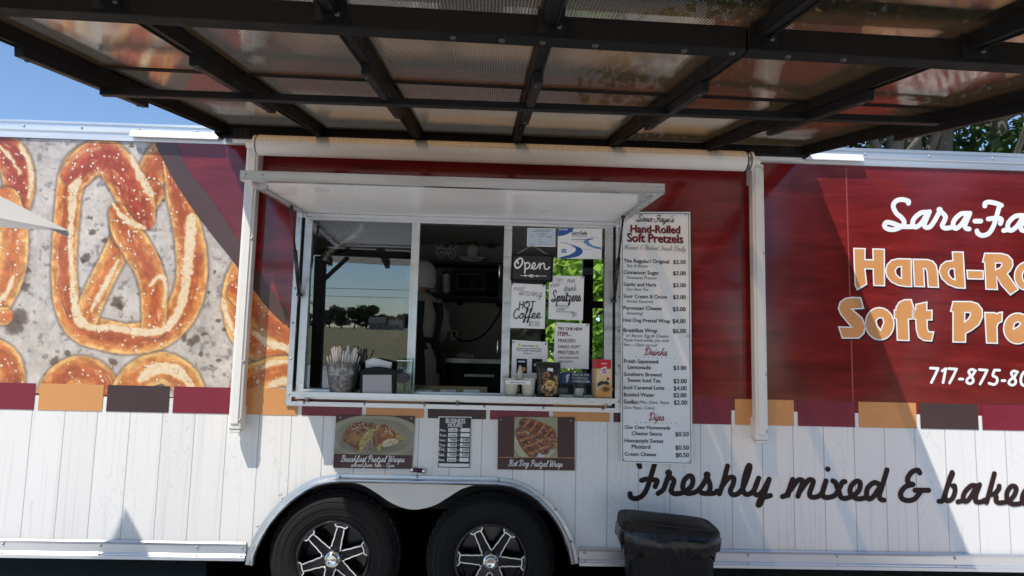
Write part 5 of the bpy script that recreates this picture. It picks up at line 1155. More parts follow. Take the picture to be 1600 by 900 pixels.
for s, x0, y0, x1, y1 in (('Hand-Rolled', 175, 262, 708, 274), ('Soft Pretzels', 140, 362, 740, 378)):
    text_px(mp_, s, mz1(x0+4, y0+5), mz1(x1+4, y1+5), yl, .028, 0, 0, 1.10); text_px(mr_, s, mz1(x0, y0), mz1(x1, y1), yl-.0012, .028, 0, 0, 1.10)
mq = MB(); script_px(mq, 'Mixed & Baked Fresh Daily', mz1(100, 446), mz1(772, 466), yl, .16)
mq.build('tagline', M['ink_pale'], MBD)
own('section_title', 'ink_rose', script_px, 'Drinks', mz2(275, 628), mz2(490, 634), yl, .24); own('section_title', 'ink_rose', script_px, 'Dips', mz3(338, 428), mz3(496, 431), yl, .24)
mdot = MB()
for f, x0, x1, y0, y1 in ((mz2, 200, 566, 646, 657), (mz3, 224, 614, 450, 458)):
    for k in range(10):
        t = k/9; q = f(x0+(x1-x0)*t, y0+(y1-y0)*t); mdot.poly([W(q[0]+a, q[1]+b, yl) for a, b in ((-.6, -.6), (.6, -.6), (.6, .6), (-.6, .6))])
mdot.build('dotted_rule', M['ink_grey'], MBD)
mk_.build('business_name', M['ink'], MBD); mp_.build('title_shadow', M['ink_rose'], MBD); mr_.build('title_lettering', M['ink_red'], MBD)
def screws(px, y, parent):
    for q in px: screw_at(W(*q, y), parent, .006)
screws([(1072, 335), (973, 522), (1075, 525), (974, 718), (1078, 721), (975, 336)], ym, MBD)

# food photographs on the two small signs
def poly_mask(X, Y, P):
    inside = np.zeros(X.shape, bool); n_ = len(P); j = n_-1
    for i in range(n_):
        xi, yi = P[i]; xj, yj = P[j]
        c = ((yi > Y) != (yj > Y)) & (X < (xj-xi)*(Y-yi)/((yj-yi)+1e-9)+xi); inside ^= c; j = i
    return inside
def paint_wrap(X, Y):
    # print coordinates of the close-up: x 95..1310, y 30..605
    z = 9.473; x = (X-510)*z; y = (Y-645)*z
    wob = 18*(fbm(x/60, y/60, 3, 3)-.5); n_ = fbm(x/22, y/22, 5, 4); f_ = fbm(x/9, y/9, 8, 3)
    v = 118+18*(fbm(x/160, y/160, 4, 3)-.5); col = np.stack([v, v-2, v-20], -1)
    e = np.hypot((x-705)/700, (y-350)/320); col = mixc(col, (150, 150, 128), .5*sstep(.80, .86, e)*(1-sstep(.97, 1.0, e))); col = mixc(col, (62, 34, 36), sstep(1.0, 1.03, e)*(y < 250))
    col = mixc(col, (84, 82, 70), .8*np.exp(-((x-690)/430)**2-((y-520)/70)**2)); col = mixc(col, (88, 84, 72), .6*np.exp(-((x-240)/40)**2-((y-440)/90)**2))
    def blob(P, c, soft=0): 
        nonlocal col
        m_ = poly_mask(x+wob, y+wob, P); col = np.where(m_[..., None], c, col)
    br = np.stack([100+150*(n_-.5)+60*(f_-.5), 66+110*(n_-.5)+46*(f_-.5), 44+70*(n_-.5)+30*(f_-.5)], -1)
    br = mixc(br, (150, 112, 62), .7*np.exp(-((x-420)/130)**2-((y-380)/80)**2))
    sh = sstep(520, 640, y+.35*(400-x)*.6)
    blob([(235, 390), (250, 320), (310, 230), (400, 150), (520, 130), (680, 150), (790, 185), (770, 260), (690, 350), (640, 420), (560, 520), (500, 590), (440, 545), (360, 490), (260, 430)], br)
    eg = np.stack([138+120*(f_-.5), 126+120*(f_-.5), 74+110*(f_-.5)], -1)
    blob([(700, 205), (640, 255), (560, 310), (510, 390), (485, 480), (490, 560), (560, 520), (620, 430), (690, 340), (705, 270)], eg)
    blob([(795, 180), (740, 190), (720, 240), (700, 270), (760, 260)], eg)
    blob([(690, 380), (640, 430), (560, 510), (540, 560), (600, 590), (660, 560), (700, 480)], np.stack([120+150*(f_-.5), 96+150*(f_-.5), 88+150*(f_-.5)], -1))
    blob([(470, 555), (520, 560), (570, 570), (500, 592)], eg)
    blob([(800, 180), (860, 170), (980, 230), (1080, 320), (1180, 385), (1170, 415), (1060, 430), (960, 480), (850, 510), (790, 560), (735, 520), (705, 450), (710, 370), (770, 270)], np.stack([118+110*(n_-.5), 72+80*(n_-.5), 40+50*(n_-.5)], -1))
    blob([(1050, 320), (1110, 340), (1185, 385), (1165, 415), (1090, 400), (1020, 360)], eg)
    blob([(830, 440), (900, 385), (1000, 380), (1080, 400), (1060, 440), (950, 490), (840, 510)], np.stack([170+110*(f_-.5), 155+110*(f_-.5), 130+120*(f_-.5)], -1))
    blob([(735, 520), (810, 450), (835, 470), (800, 555), (760, 550)], eg)
    for bx, by, r in ((925, 452, 9), (962, 440, 13), (985, 462, 10), (1048, 398, 9), (880, 480, 8), (1010, 425, 7)): col = mixc(col, (40, 26, 24), 1-sstep(r*.6, r, np.hypot(x-bx, y-by)+8*(f_-.5)))
    col = mixc(col, (60, 36, 30), .7*(1-sstep(6, 22, np.abs(x-700-(y-380)*.05)))*((y > 340) & (y < 480)))
    rg = random.Random(5)
    for _ in range(90):
        bx, by = rg.choice(((rg.uniform(360, 640), rg.uniform(150, 330)), (rg.uniform(800, 1040), rg.uniform(200, 340))))
        col = mixc(col, (226, 212, 190), .8*(1-sstep(3.5, 8, np.hypot(x-bx, y-by))))
    return col
def paint_dogs(X, Y):
    z = 6.667; x = (X-670)*z; y = (Y-645)*z
    f_ = fbm(x/9, y/9, 18, 3); n_ = fbm(x/30, y/30, 15, 4)
    v = 134+10*(fbm(x/90, y/12, 4, 3)-.5); col = np.stack([v+2, v, v-28], -1)
    e = np.hypot((x-1110)/235, (y-320)/190); col = mixc(col, (158, 152, 128), 1-sstep(.98, 1.01, e)); col = mixc(col, (104, 98, 80), .7*np.exp(-((e-1)/.03)**2))
    m_ = poly_mask(x, y, [(900, 290), (960, 240), (1240, 420), (1180, 470), (1090, 440), (990, 360)]); col = np.where(m_[..., None], np.array([176, 178, 184.]), col)
    def dog(pts, seed, dark):
        nonlocal col
        S = np.array([tuple(q) for q in catmull(pts, 12)]); S[:, 2] *= 1.18; d, side, arc, rad = path_dist(x+10*(n_-.5), y+10*(n_-.5), S)
        a = 1-sstep(-2, 2, d-rad); s_ = np.abs(side)
        tw = .5+.5*np.sin(arc/13.0+side*1.3+seed)
        c = np.stack([70+60*s_+60*(f_-.5), 34+36*s_+30*(f_-.5), 26+14*s_+14*(f_-.5)], -1)+dark
        c = mixc(c, (176, 122, 60), .75*sstep(.80, .97, tw)); c = mixc(c, (34, 16, 16), .6*sstep(.75, 1, s_)*(side > 0))
        hl = sstep(.70, .80, fbm(arc/9, side*6, 30+seed, 2))*(s_ < .5); c = mixc(c, (220, 200, 190), .8*hl)
        col = mixc(col, (56, 46, 36), .6*(1-sstep(0, 14, d-rad))); col = col*(1-a[..., None])+c*a[..., None]
    dog([(1260, 270, 40), (1300, 310, 44), (1280, 345, 30)], 3, 22); dog([(1090, 245, 40), (1150, 310, 48), (1200, 380, 46)], 2, 8)
    dog([(950, 200, 36), (985, 270, 50), (1040, 350, 54), (1085, 410, 48)], 1, 4); dog([(995, 110, 44), (1080, 140, 56), (1170, 180, 60), (1255, 215, 52), (1265, 245, 40)], 0, 0)
    return col
M['print_matte'] = print_mat('photo_print', .35, .4)
M['sign_brown'] = mat('dark_brown_sign', lin(58, 20, 22), .35, 0, .10, 7)
BW = empty('photo_sign', 'brown sign with a photo of a cut breakfast wrap, left of the hours sign', 'sign', W(585, 735, -.01))
cb = [(525.3, 648.5), (648.3, 650.5), (643.5, 733), (520.5, 731)]
sheet('board', cb, -.010, .006, M['sign_brown'], BW)
print_grid('photo', ((525.2, 649), (648.1, 651), (644.6, 711.5), (521.6, 709)), 190, 96, paint_wrap, -.0112, M['print_matte'], BW, gain=1.35)
mb = MB(); bz = lambda x, y: (510+x/9.473, 645+y/9.473)
script_px(mb, 'Breakfast Pretzel Wraps', bz(205, 722), bz(1150, 728), -.0115, .22, .28, 0, 3, 1.1); script_px(mb, 'served from 9am - 12pm', bz(360, 796), bz(1010, 803), -.0115, .19)
mb.build('lettering', M['ink_white'], BW); screws([(532, 652), (643, 653.5)], -.0115, BW)
HD = empty('photo_sign', 'brown sign with a photo of hot dog pretzel wraps, right of the hours sign', 'sign', W(838, 735, -.01))
hz_ = lambda x, y: (670+x/6.667, 645+y/6.667)
ch = [hz_(722, 45), hz_(1520, 48), hz_(1520, 603), hz_(715, 590)]
sheet('board', ch, -.010, .006, M['sign_brown'], HD)
print_grid('photo', (hz_(893, 42), hz_(1340, 46), hz_(1340, 466), hz_(888, 458)), 110, 100, paint_dogs, -.0112, M['print_matte'], HD, gain=1.35)
mb = MB(); mb.poly([W(*hz_(*q), -.0112) for q in ((718, 461), (1519, 468), (1519, 473), (718, 466))]); mb.build('rule', M['tan_vinyl'], HD)
mb = MB(); script_px(mb, 'Hot Dog Pretzel Wrap', hz_(825, 552), hz_(1390, 562), -.0115, .22, .28, 0, 3, 1.15); mb.build('lettering', M['ink_white'], HD); screws([hz_(752, 67), hz_(1478, 84)], -.0115, HD)
BH = empty('hours_sign', 'small black and white business hours sign in a clear sleeve under the window', 'sign', W(710, 730, -.01))
zh = lambda x, y: (670+x/6.667, 645+y/6.667)
sheet('sleeve', [zh(100, 38), zh(447, 42), zh(432, 582), zh(88, 575)], -.006, .002, M['sign_white'], BH)
sheet('board', [zh(113, 48), zh(440, 52), zh(425, 576), zh(95, 568)], -.0085, .002, M['ink'], BH)
mb, mw_, mi_ = MB(), MB(), MB(); yh = -.0095
text_px(mw_, 'BUSINESS', zh(178, 106), zh(380, 110), yh, .03, 0, 0, 1.35); text_px(mw_, 'HOURS:', zh(200, 148), zh(352, 151), yh, .03, 0, 0, 1.25)
for k, (d_, a_, b2) in enumerate((('Mon.', 'CLOSED', ''), ('Tues.', 'CLOSED', ''), ('Wed.', '9:00', '3:00'), ('Thur.', '9:00', '5:00'), ('Fri.', '9:00', '5:00'), ('Sat.', '9:00', '5:00'), ('Sun.', 'CLOSED', ''))):
    y0 = 160+k*51.5; o_ = -k*2.2
    text_px(mw_, d_, zh(113+o_, y0+33), zh((188 if len(d_) > 4 else 180 if len(d_) > 3 else 160)+o_, y0+34), yh, .02)
    for xa2, xb2, t_ in ((203, 298, a_), (332, 428, b2)):
        mb.poly([W(*zh(x+o_, y), yh) for x, y in ((xa2, y0), (xb2, y0+1), (xb2, y0+40), (xa2, y0+39))])
        if t_: text_px(mi_, t_, zh(xa2+(8 if len(t_) > 4 else 26)+o_, y0+32), zh(xb2-7+o_, y0+33), yh-.0006, .02, 0, 0, 1.1)
    text_px(mw_, 'to', zh(306+o_, y0+28), zh(324+o_, y0+28), yh, .01)
mb.poly([W(*zh(x, y), yh) for x, y in ((104, 526), (418, 531), (418, 566), (104, 560))])
mb.build('entry_strip', M['ink_white'], BH); mw_.build('lettering', M['ink_white'], BH); mi_.build('hours_lettering', M['ink'], BH)
# ================================================================== PAPERS AND SIGNS IN THE RIGHT PANE
YP = -.0075
def paper(name, label, cat, corners, y=YP, material=None, group=None):
    P = [W(*c, y) for c in corners]; t = empty(name, label, cat, P[2], group)
    mb = MB(); mb.prism(P, (0, .0012, 0)); mb.build('sheet', material or M['paper'], t); return t
zp = lambda x, y: (785+x/7.5, 350+y/7.5)
zq = lambda x, y: (785+x/4.5, 430+y/4.5)
M['cert_blue'] = mat('pale_blue_paper', (.50, .58, .68), .6, 0, .03, 8)
M['blue_ink'] = mat('blue_ink', lin(36, 84, 158), .5, 0, .05, 8); M['blue_ink_pale'] = mat('pale_blue_ink', lin(96, 146, 196), .5, 0, .05, 8)
t = paper('certificate', 'small pale blue certificate taped at the top of the right pane', 'certificate', [zp(293, 46), zp(622, 52), zp(617, 268), zp(288, 262)], material=M['ink_white'])
mb = MB(); mb.poly([W(*zp(*q), YP-.001) for q in ((303, 57), (612, 62), (607, 258), (298, 252))]); mb.build('printed_field', M['cert_blue'], t)
mb = MB(); f = pmap(YP-.0016)
for a, b_, y in ((385, 545, 70), (360, 560, 86), (440, 490, 108), (415, 520, 124), (330, 360, 142), (420, 490, 146), (520, 575, 146), (525, 580, 158), (425, 455, 182), (425, 495, 210), (400, 470, 240), (330, 380, 236), (515, 540, 236), (570, 590, 240)):
    mb.stroke([zp(a, y), zp((a+b_)/2, y+1.5), zp(b_, y+2)], .5, f, 0, 2)
mb.build('lettering', M['ink_grey'], t)
t = paper('certificate', 'white food safety certificate with blue swooshes at the top right of the pane', 'certificate', [zp(652, 45), zp(1170, 55), zp(1163, 412), zp(645, 402)])
mb = MB(); f = lambda x, y: W(*zp(x, y), YP-.001)
mb.poly([f(*q) for q in ((653, 46), (840, 49), (815, 85), (770, 115), (715, 135), (652, 142))])
mb.poly([f(*q) for q in [(650, 210), (740, 220), (840, 250), (915, 280), (942, 310), (935, 345), (890, 378), (800, 398), (720, 404), (648, 402), (700, 385), (790, 360), (850, 325), (865, 300), (850, 275), (790, 240), (720, 222)]])
mb.poly([f(*q) for q in ((690, 322), (756, 323), (756, 336), (690, 335))]); mb.build('swoosh', M['blue_ink'], t)
mb = MB(); mb.poly([f(*q) for q in [(1155, 150), (1080, 158), (1030, 175), (1010, 200), (1020, 225), (1070, 255), (1158, 275), (1158, 298), (1080, 285), (1000, 255), (955, 220), (952, 200), (990, 175), (1060, 155)]])
mb.poly([f(*q) for q in ell(722, 305, 32, 14, 16)]); mb.build('pale_swoosh', M['blue_ink_pale'], t)
mb = MB(); text_px(mb, 'ServSafe', zp(812, 122), zp(992, 125), YP-.0015, .03); text_px(mb, 'CERTIFICATION', zp(812, 147), zp(990, 150), YP-.0015, 0)
f2 = pmap(YP-.0016)
for a, b_, y, w_ in ((812, 1058, 178, .9), (812, 1000, 202, .3), (810, 850, 274, .3), (950, 1040, 294, .3)): mb.stroke([zp(a, y), zp((a+b_)/2, y+2), zp(b_, y+4)], w_, f2, 0, 2)
mb.build('lettering', M['ink_grey'], t); mb = MB(); text_px(mb, 'ServSafe', zp(662, 72), zp(765, 74), YP-.002, .02); mb.build('crest_lettering', M['ink_white'], t)
# chalk style open sign on a string
OP = empty('open_sign', 'small blackboard sign hanging on a string that reads Open', 'sign', W(830, 438, -.02))
co = [zp(122, 362), zp(586, 372), zp(575, 670), zp(105, 655)]
sheet('board', co, -.022, .008, mat('slate_board', (.016, .016, .017), .5, 0, .3, 20), OP)
mb = MB()
for k in range(4):
    a, b_ = W(*co[k], -.018), W(*co[(k+1) % 4], -.018); mb.beam(a, b_, .010, .011)
mb.build('board_frame', M['black_plastic'], OP)
mb = MB(); f = pmap(-.0235)
for q, wd in (([(205, 400), (165, 430), (145, 470), (160, 510), (195, 510), (232, 460), (232, 415), (205, 400), (175, 430), (185, 462)], 2.6), ([(262, 450), (266, 510), (262, 572)], 2.4), ([(262, 470), (300, 452), (322, 480), (300, 520), (268, 522)], 2.2),
              ([(330, 520), (372, 500), (385, 470), (368, 455), (348, 490), (362, 528), (405, 515)], 2.0), ([(405, 515), (432, 470), (440, 462), (440, 525)], 2.2), ([(440, 490), (470, 462), (490, 468), (495, 520), (525, 530), (552, 505)], 2.2),
              ([(210, 603), (260, 604), (310, 605)], .7), ([(365, 608), (420, 609), (515, 611)], .7), ([(305, 606), (338, 592), (370, 608), (338, 622), (305, 606)], 1.0), ([(248, 604), (268, 596), (288, 605), (268, 614), (248, 604)], .8), ([(390, 609), (408, 600), (425, 610), (408, 618), (390, 609)], .8), ([(322, 607), (338, 601), (352, 608), (338, 615), (322, 607)], .8)):
    mb.stroke([zp(*p) for p in q], wd, f, 0, 5)
mb.build('chalk_lettering', M['ink_white'], OP)
mb = MB(); a, b_, c_ = W(*zp(150, 362), -.020), W(*zp(345, 250), -.012), W(*zp(555, 372), -.020); mb.tube([a, b_, c_], .0016, 6); mb.build('string', mat('twine', (.45, .40, .32), .9), OP)
# hand-lettered sheets
def hand_sheet(label, corners, lines, tacks, ink='ink'):
    t = paper('paper_sign', label, 'sign', corners, YP)
    mb = MB()
    for ln in lines:
        if ln[0] == 'T': _, s, p0, p1, bold, hs = ln; text_px(mb, s, p0, p1, YP-.0012, bold, 0, 0, hs)
        else: _, s, p0, p1, wt, hs = ln; script_px(mb, s, p0, p1, YP-.0010, wt, .08, 0, 3, hs)
    mb.build('lettering', M[ink], t)
    for q in tacks: screw_at(W(*q, YP), t, .0055, M['steel_dark'], 'suction_cup')
    return t
hand_sheet('white paper sign hand-lettered with Hot Coffee, below the Open board', [zq(65, 55), zq(305, 68), zq(298, 378), zq(53, 370)],
    [('S', 'new', zq(80, 108), zq(160, 104), 0.081, 1.0), ('S', 'serving', zq(112, 138), zq(280, 152), 0.081, 1.1), ('S', 'ΗOT', zq(116, 232), zq(226, 230), .25, .9), ('S', 'Coffee', zq(75, 305), zq(270, 302), .21, 1.05), ('S', '$1.50', zq(182, 355), zq(260, 356), 0.124, .9)], [zq(70, 62), zq(290, 74)])
hand_sheet('white paper sign hand-lettered with drink Spritzers, right of the Open board', [zq(330, 2), zq(575, 8), zq(565, 318), zq(323, 308)],
    [('S', 'TRY', zq(378, 48), zq(428, 48), 0.124, .8), ('S', 'our', zq(455, 50), zq(510, 50), 0.149, 1.1), ('S', 'new', zq(342, 86), zq(410, 74), 0.087, 1.1), ('S', 'drink', zq(430, 112), zq(522, 108), 0.136, 1.25), ('S', 'Spritzers', zq(345, 184), zq(550, 182), .29, 1.5), ('S', 'strawberry', zq(378, 222), zq(465, 224), 0.112, 1.2), ('S', 'mango', zq(384, 242), zq(444, 242), 0.112, 1.0), ('S', 'strawberry mango', zq(378, 260), zq(498, 264), 0.112, 1.3), ('S', '$4', zq(490, 296), zq(524, 290), 0.124, 1.1)], [zq(338, 8), zq(564, 16)])
hand_sheet('white paper sign with red lettering about freeze dried pretzels, low on the right pane', [zq(370, 330), zq(612, 342), zq(606, 660), zq(360, 650)],
    [('T', 'TRY OUR NEW', zq(392, 386), zq(562, 389), .04, 1.2), ('T', 'ITEM...', zq(392, 425), zq(480, 426), .04, 1.2), ('T', 'FREEZED', zq(392, 471), zq(514, 472), .015, 1.0), ('T', 'DRIED SOFT', zq(392, 512), zq(548, 514), .015, 1.0), ('T', 'PRETZELS!', zq(392, 553), zq(536, 556), .015, 1.0), ('T', 'TAKE SOME HOME', zq(392, 586), zq(535, 588), .015, 1.0), ('T', 'AND ENJOY!', zq(392, 612), zq(494, 614), .015, 1.0)], [zq(374, 338), zq(598, 352)], 'ink_red')
CN = hand_sheet('white notice about credit cards with two gold stars, behind the paper cups', [zq(70, 455), zq(318, 470), zq(318, 738), zq(62, 720)],
    [('T', 'NEW PAYMENT', zq(136, 500), zq(226, 503), .03, 1.0), ('T', 'WE NOW ACCEPT CREDIT CARDS', zq(98, 518), zq(276, 524), .02, 1.1), ('T', 'WITH A 3% FEE AND $10.00 MIN.', zq(100, 532), zq(272, 540), .02, 1.1), ('T', 'THANK YOU!', zq(146, 553), zq(210, 555), .02, 1.0)], [zq(80, 472), zq(304, 484)])
mb = MB()
for cx, cy in ((118, 490), (243, 500)): mb.poly([W(*zq(cx+(15 if k % 2 == 0 else 6)*sin(k*pi/5), cy-(15 if k % 2 == 0 else 6)*cos(k*pi/5)), YP-.001) for k in range(10)])
mb.build('star', mat('gold_ink', lin(215, 190, 70), .5), CN)
mb = MB()
for x0, c in ((100, 0), (208, 1)): mb.poly([W(*zq(*q), YP-.001) for q in ((x0, 586), (x0+74, 590), (x0+72, 690), (x0-2, 686))])
mb.build('card_picture', M['black_plastic'], CN)
mb = MB(); mb.poly([W(*zq(x, y), YP-.0016) for x, y in ell(148, 662, 16, 16, 20)]); mb.build('card_disc', M['tan_vinyl'], CN); mb = MB(); mb.poly([W(*zq(*q), YP-.0016) for q in ((110, 600), (160, 602), (160, 614), (110, 612))]); mb.poly([W(*zq(*q), YP-.0016) for q in ((222, 622), (262, 624), (262, 640), (222, 638))]); mb.build('card_label', M['cert_blue'], CN)
FB = paper('social_sticker', 'navy Find Us On sticker with a white letter f behind the clear cup', 'sticker', [zq(412, 680), zq(640, 690), zq(635, 772), zq(402, 764)], YP, mat('navy_sticker', lin(38, 52, 92), .4))
mb = MB(); mb.poly([W(*zq(*q), YP-.001) for q in ((418, 688), (478, 690), (476, 754), (414, 752))]); mb.build('logo_square', M['blue_ink'], FB)
mb = MB(); text_px(mb, 'f', zq(446, 750), zq(468, 751), YP-.0016, .05); text_px(mb, 'Find Us On', zq(494, 706), zq(606, 710), YP-.0012, .02); text_px(mb, 'Facebook', zq(494, 730), zq(600, 734), YP-.0012, .02)
mb.poly([W(*zq(*q), YP-.001) for q in ((494, 738), (612, 742), (612, 756), (494, 752))]); mb.build('lettering', M['ink_white'], FB)

# ================================================================== THINGS STANDING ON THE SHELF
def on_shelf(px, py, y): 
    v = W(px, py, y); return Vector((v.x, y, SHELF))
YI = -.105
pw = lambda y: (CAM_D+y)/FPX*1.0                                        # metres per photo pixel at that depth
# galvanised pail and straws
m_, n, l, p, o = new_mat('galvanised_steel'); vo = N(n, 'ShaderNodeTexVoronoi'); vo.inputs['Scale'].default_value = 70
tc = N(n, 'ShaderNodeTexCoord'); l.new(tc.outputs['Object'], vo.inputs['Vector']); r = N(n, 'ShaderNodeMapRange'); r.inputs[3].default_value = .10; r.inputs[4].default_value = .34
l.new(vo.outputs['Color'], r.inputs[0]); cb = N(n, 'ShaderNodeCombineColor'); 
for k in range(3): l.new(r.outputs[0], cb.inputs[k])
l.new(cb.outputs[0], p.inputs['Base Color']); p.inputs['Metallic'].default_value = .75; p.inputs['Roughness'].default_value = .42; M['galv'] = m_
B = on_shelf(534, 617, -.10)
pail = empty('galvanised_pail', 'small galvanised pail full of straws at the left end of the shelf', 'pail', B)
rt, rb, hh = .088, .063, .142
mb = MB(); mb.lathe([(0, .001), (rb-.003, .001), (rb, .004), (rb+(rt-rb)*.62, hh*.62), (rb+(rt-rb)*.64+.003, hh*.65), (rb+(rt-rb)*.67, hh*.68), (rt, hh), (rt+.004, hh+.002), (rt+.003, hh+.007), (rt-.003, hh+.004), (rb, .008)], Matrix.Translation(B), 48); mb.build('pail_body', M['galv'], pail)
for a in (RAD(200), RAD(-20)):
    mb = MB(); c_ = B+Vector((cos(a)*(rt+.003), sin(a)*(rt+.003), hh-.014)); mb.tube([c_+Vector((0, 0, -.014)), c_+Vector((cos(a)*.010, sin(a)*.010, 0)), c_+Vector((0, 0, .014))], .003, 8); mb.build('ear', M['galv'], pail)
M['straw'] = mat('straw_wrapper', (.78, .74, .68), .6, 0, .05, 30)
rg = random.Random(4)
for k in range(64):
    a = rg.uniform(0, 2*pi); rr = math.sqrt(rg.random())*.060; lean = .62+.3*rg.random()
    p0 = B+Vector((rr*.55*cos(a), rr*.55*sin(a), .012)); ht = .150+.052*rg.random()+.016*(1-rr/.06)
    p1 = B+Vector((rr*(1+lean*.62)*cos(a), rr*(1+lean*.62)*sin(a)*.8, ht+.035))
    mb = MB(); mb.tube([p0, p0.lerp(p1, .9), p1], [.0036, .0036, .0030], 7)
    s_ = mb.build('paper_straw', M['straw']); tag(s_, 'white paper wrapped straw in the galvanised pail on the shelf', 'straw', 'wrapped straws in the pail')
mb = MB(); mb.tube([B+Vector((.03, 0, .10)), W(555, 556, -.10), W(557.5, 549, -.10), W(559, 546, -.10)], [.0032, .0032, .005, .004], 8); tag(mb.build('spoon_straw', M['ink_white']), 'single white spoon straw sticking up tallest from the pail', 'straw')
mb = MB(); mb.tube([B+Vector((.045, .02, .10)), W(566, 563, -.085), W(572, 552, -.085), W(574, 547, -.085)], [.0028, .0028, .004, .003], 8); tag(mb.build('spoon_straw', M['black_gloss']), 'single black straw leaning right out of the pail', 'straw')
# napkin dispenser
def pxbox_poly(pts, y, depth): return [W(*q, y) for q in pts], (0, depth, 0)
ND = empty('napkin_dispenser', 'black napkin dispenser with a grey face plate between the pail and tip jar', 'napkin dispenser', on_shelf(590, 617, YI))
zi = lambda x, y: (480+x/8.889, 530+y/8.889)
q, v = pxbox_poly([zi(722, 775), zi(735, 440), zi(800, 405), zi(900, 385), zi(985, 380), zi(1080, 392), zi(1170, 420), zi(1232, 440), zi(1200, 775)], -.155, .12)
for k in (0, -1): q[k].z = SHELF
mb = MB(); mb.prism(q, v); mb.build('case', M['black_plastic'], ND, bevel=.004)
mb = MB(); mb.prism([W(*zi(*a), -.1585) for a in ((768, 755), (772, 495), (1172, 495), (1170, 755))], (0, .003, 0)); mb.build('face_plate', mat('grey_plate', (.36, .35, .36), .4, .2, .04, 5), ND)
NP = MB()
rows = []
for t in range(7):
    yy = -.10+.004*sin(t*1.9); 
    xa2, xb2 = 808+t*.5, 1175-t*.5
    base = [zi(xa2, 400), zi(xa2-4+0*t, 300), zi(905, 262), zi(985, 272), zi(1080, 300), zi(1178, 322), zi(1165, 405)]
NP.prism([W(*a, -.10) for a in base], (0, .006, 0)); NP.prism([W(*(zi(815, 400)), -.109), W(*zi(822, 330), -.112), W(*zi(900, 275), -.106), W(*zi(1060, 318), -.111), W(*zi(1150, 330), -.108), W(*zi(1150, 400), -.109)], (0, .002, 0))
tag(NP.build('napkin', M['paper']), 'folded white napkin poking up out of the black dispenser', 'napkin')
# tip jar
TJ = empty('tip_jar', 'clear acrylic tip box with a dark oval label and folded bills inside', 'tip jar', on_shelf(632, 617, YI))
x0, x1 = W(619.5, 600, -.14).x, W(643, 600, -.14).x; zt2 = W(630, 559.5, -.14).z
M['acrylic'] = glass_mat('acrylic', (.90, .93, .92), 1.45)
mb = MB(); y0, y1 = -.145, -.065
for a in ((x0, x1, y0, y0+.003), (x0, x1, y1-.003, y1), (x0, x0+.003, y0+.003, y1-.003), (x1-.003, x1, y0+.003, y1-.003)): mb.box(a[0], a[1], a[2], a[3], SHELF+.004, zt2)
mb.box(x0, x1, y0, y1, SHELF, SHELF+.004); mb.build('box', M['acrylic'], TJ)
mb = MB(); mb.box(x0-.002, x1+.002, y0-.002, y0, zt2-.016, zt2-.011); mb.build('lip', M['alu'], TJ)
oc = zi(1345, 532); mb = MB(); mb.prism([W(*zi(*a), y0-.003) for a in ell(1345, 532, 88, 70, 28)], (0, .002, 0)); mb.build('oval_label', mat('dark_oval', (.02, .015, .025), .5), TJ)
mb = MB(); text_px(mb, 'TIPS', zi(1298, 528), zi(1390, 530), y0-.004, .02, 0, 0, 1.2); script_px(mb, 'thanks', zi(1298, 568), zi(1385, 568), y0-.004, .2); mb.build('label_lettering', mat('violet_ink', lin(96, 52, 110), .5), TJ)
M['bill'] = mat('dollar_green', (.20, .24, .17), .8, 0, .6, 120)
for k, (xa2, xb2, za, yb2) in enumerate(((1245, 1330, 600, -.136), (1335, 1350, 590, -.128), (1362, 1390, 585, -.132), (1395, 1430, 575, -.126))):
    mb = MB(); q = [W(*zi(xa2, 760), yb2), W(*zi(xa2+4, za), yb2), W(*zi(xb2, za+6), yb2), W(*zi(xb2-2, 760), yb2)]
    for c in (q[0], q[3]): c.z = SHELF+.005
    mb.prism(q, (0, .004, 0)); tag(mb.build('dollar_bill', M['bill']), 'folded green bank note standing inside the clear tip box', 'bank note', 'bank notes in the tip box')
# paper cups with a price strip and a paper cone
zc_ = lambda x, y: (785+x/4.5, 430+y/4.5)
M['kraft'] = mat('pale_pulp_paper', (.56, .54, .44), .75, 0, .06, 30)
for (cx, lab) in ((58, 'pale paper cup at the left, under the sauce price strip'), (181, 'pale paper cup at the right, next to the pouch of pretzel bites')):
    b0 = on_shelf(*zc_(cx, 860), -.115); k = pw(-.115)/4.5; ht = W(*zc_(cx, 725), -.115).z-SHELF
    mb = MB(); mb.lathe([(0, .001), (38*k, 0), (40*k, .002), (52*k, ht-.004), (54*k, ht-.002), (54*k, ht+.002), (51*k, ht), (40*k, .006), (0, .006)], Matrix.Translation(b0), 36)
    tag(mb.build('paper_cup', M['kraft']), lab, 'cup')
mb = MB(); yy = -.115-56*pw(-.115)/4.5; q = [W(*zc_(*a), yy) for a in ((22, 738), (198, 742), (200, 770), (24, 764))]; mb.prism(q, (0, .001, 0)); st = empty('price_strip', 'white paper strip reading Regular Mustard stuck across the two cups', 'label strip', q[3]); mb.build('strip', M['paper'], st)
mb = MB(); text_px(mb, 'Regular Mustard  FREE', zc_(54, 757), zc_(164, 761), yy-.0006, .02); mb.build('lettering', M['ink'], st)
mb = MB(); a0 = W(*zc_(123, 745), -.105); k = pw(-.105)/4.5; mb.lathe([(34*k, 0), (24*k, 60*k), (9*k, 124*k), (0, 128*k)], Matrix.Translation(Vector((a0.x, -.105, a0.z-18*k))), 24); tag(mb.build('paper_cone', M['kraft']), 'pale paper cone standing upright between the two cups', 'paper cone')
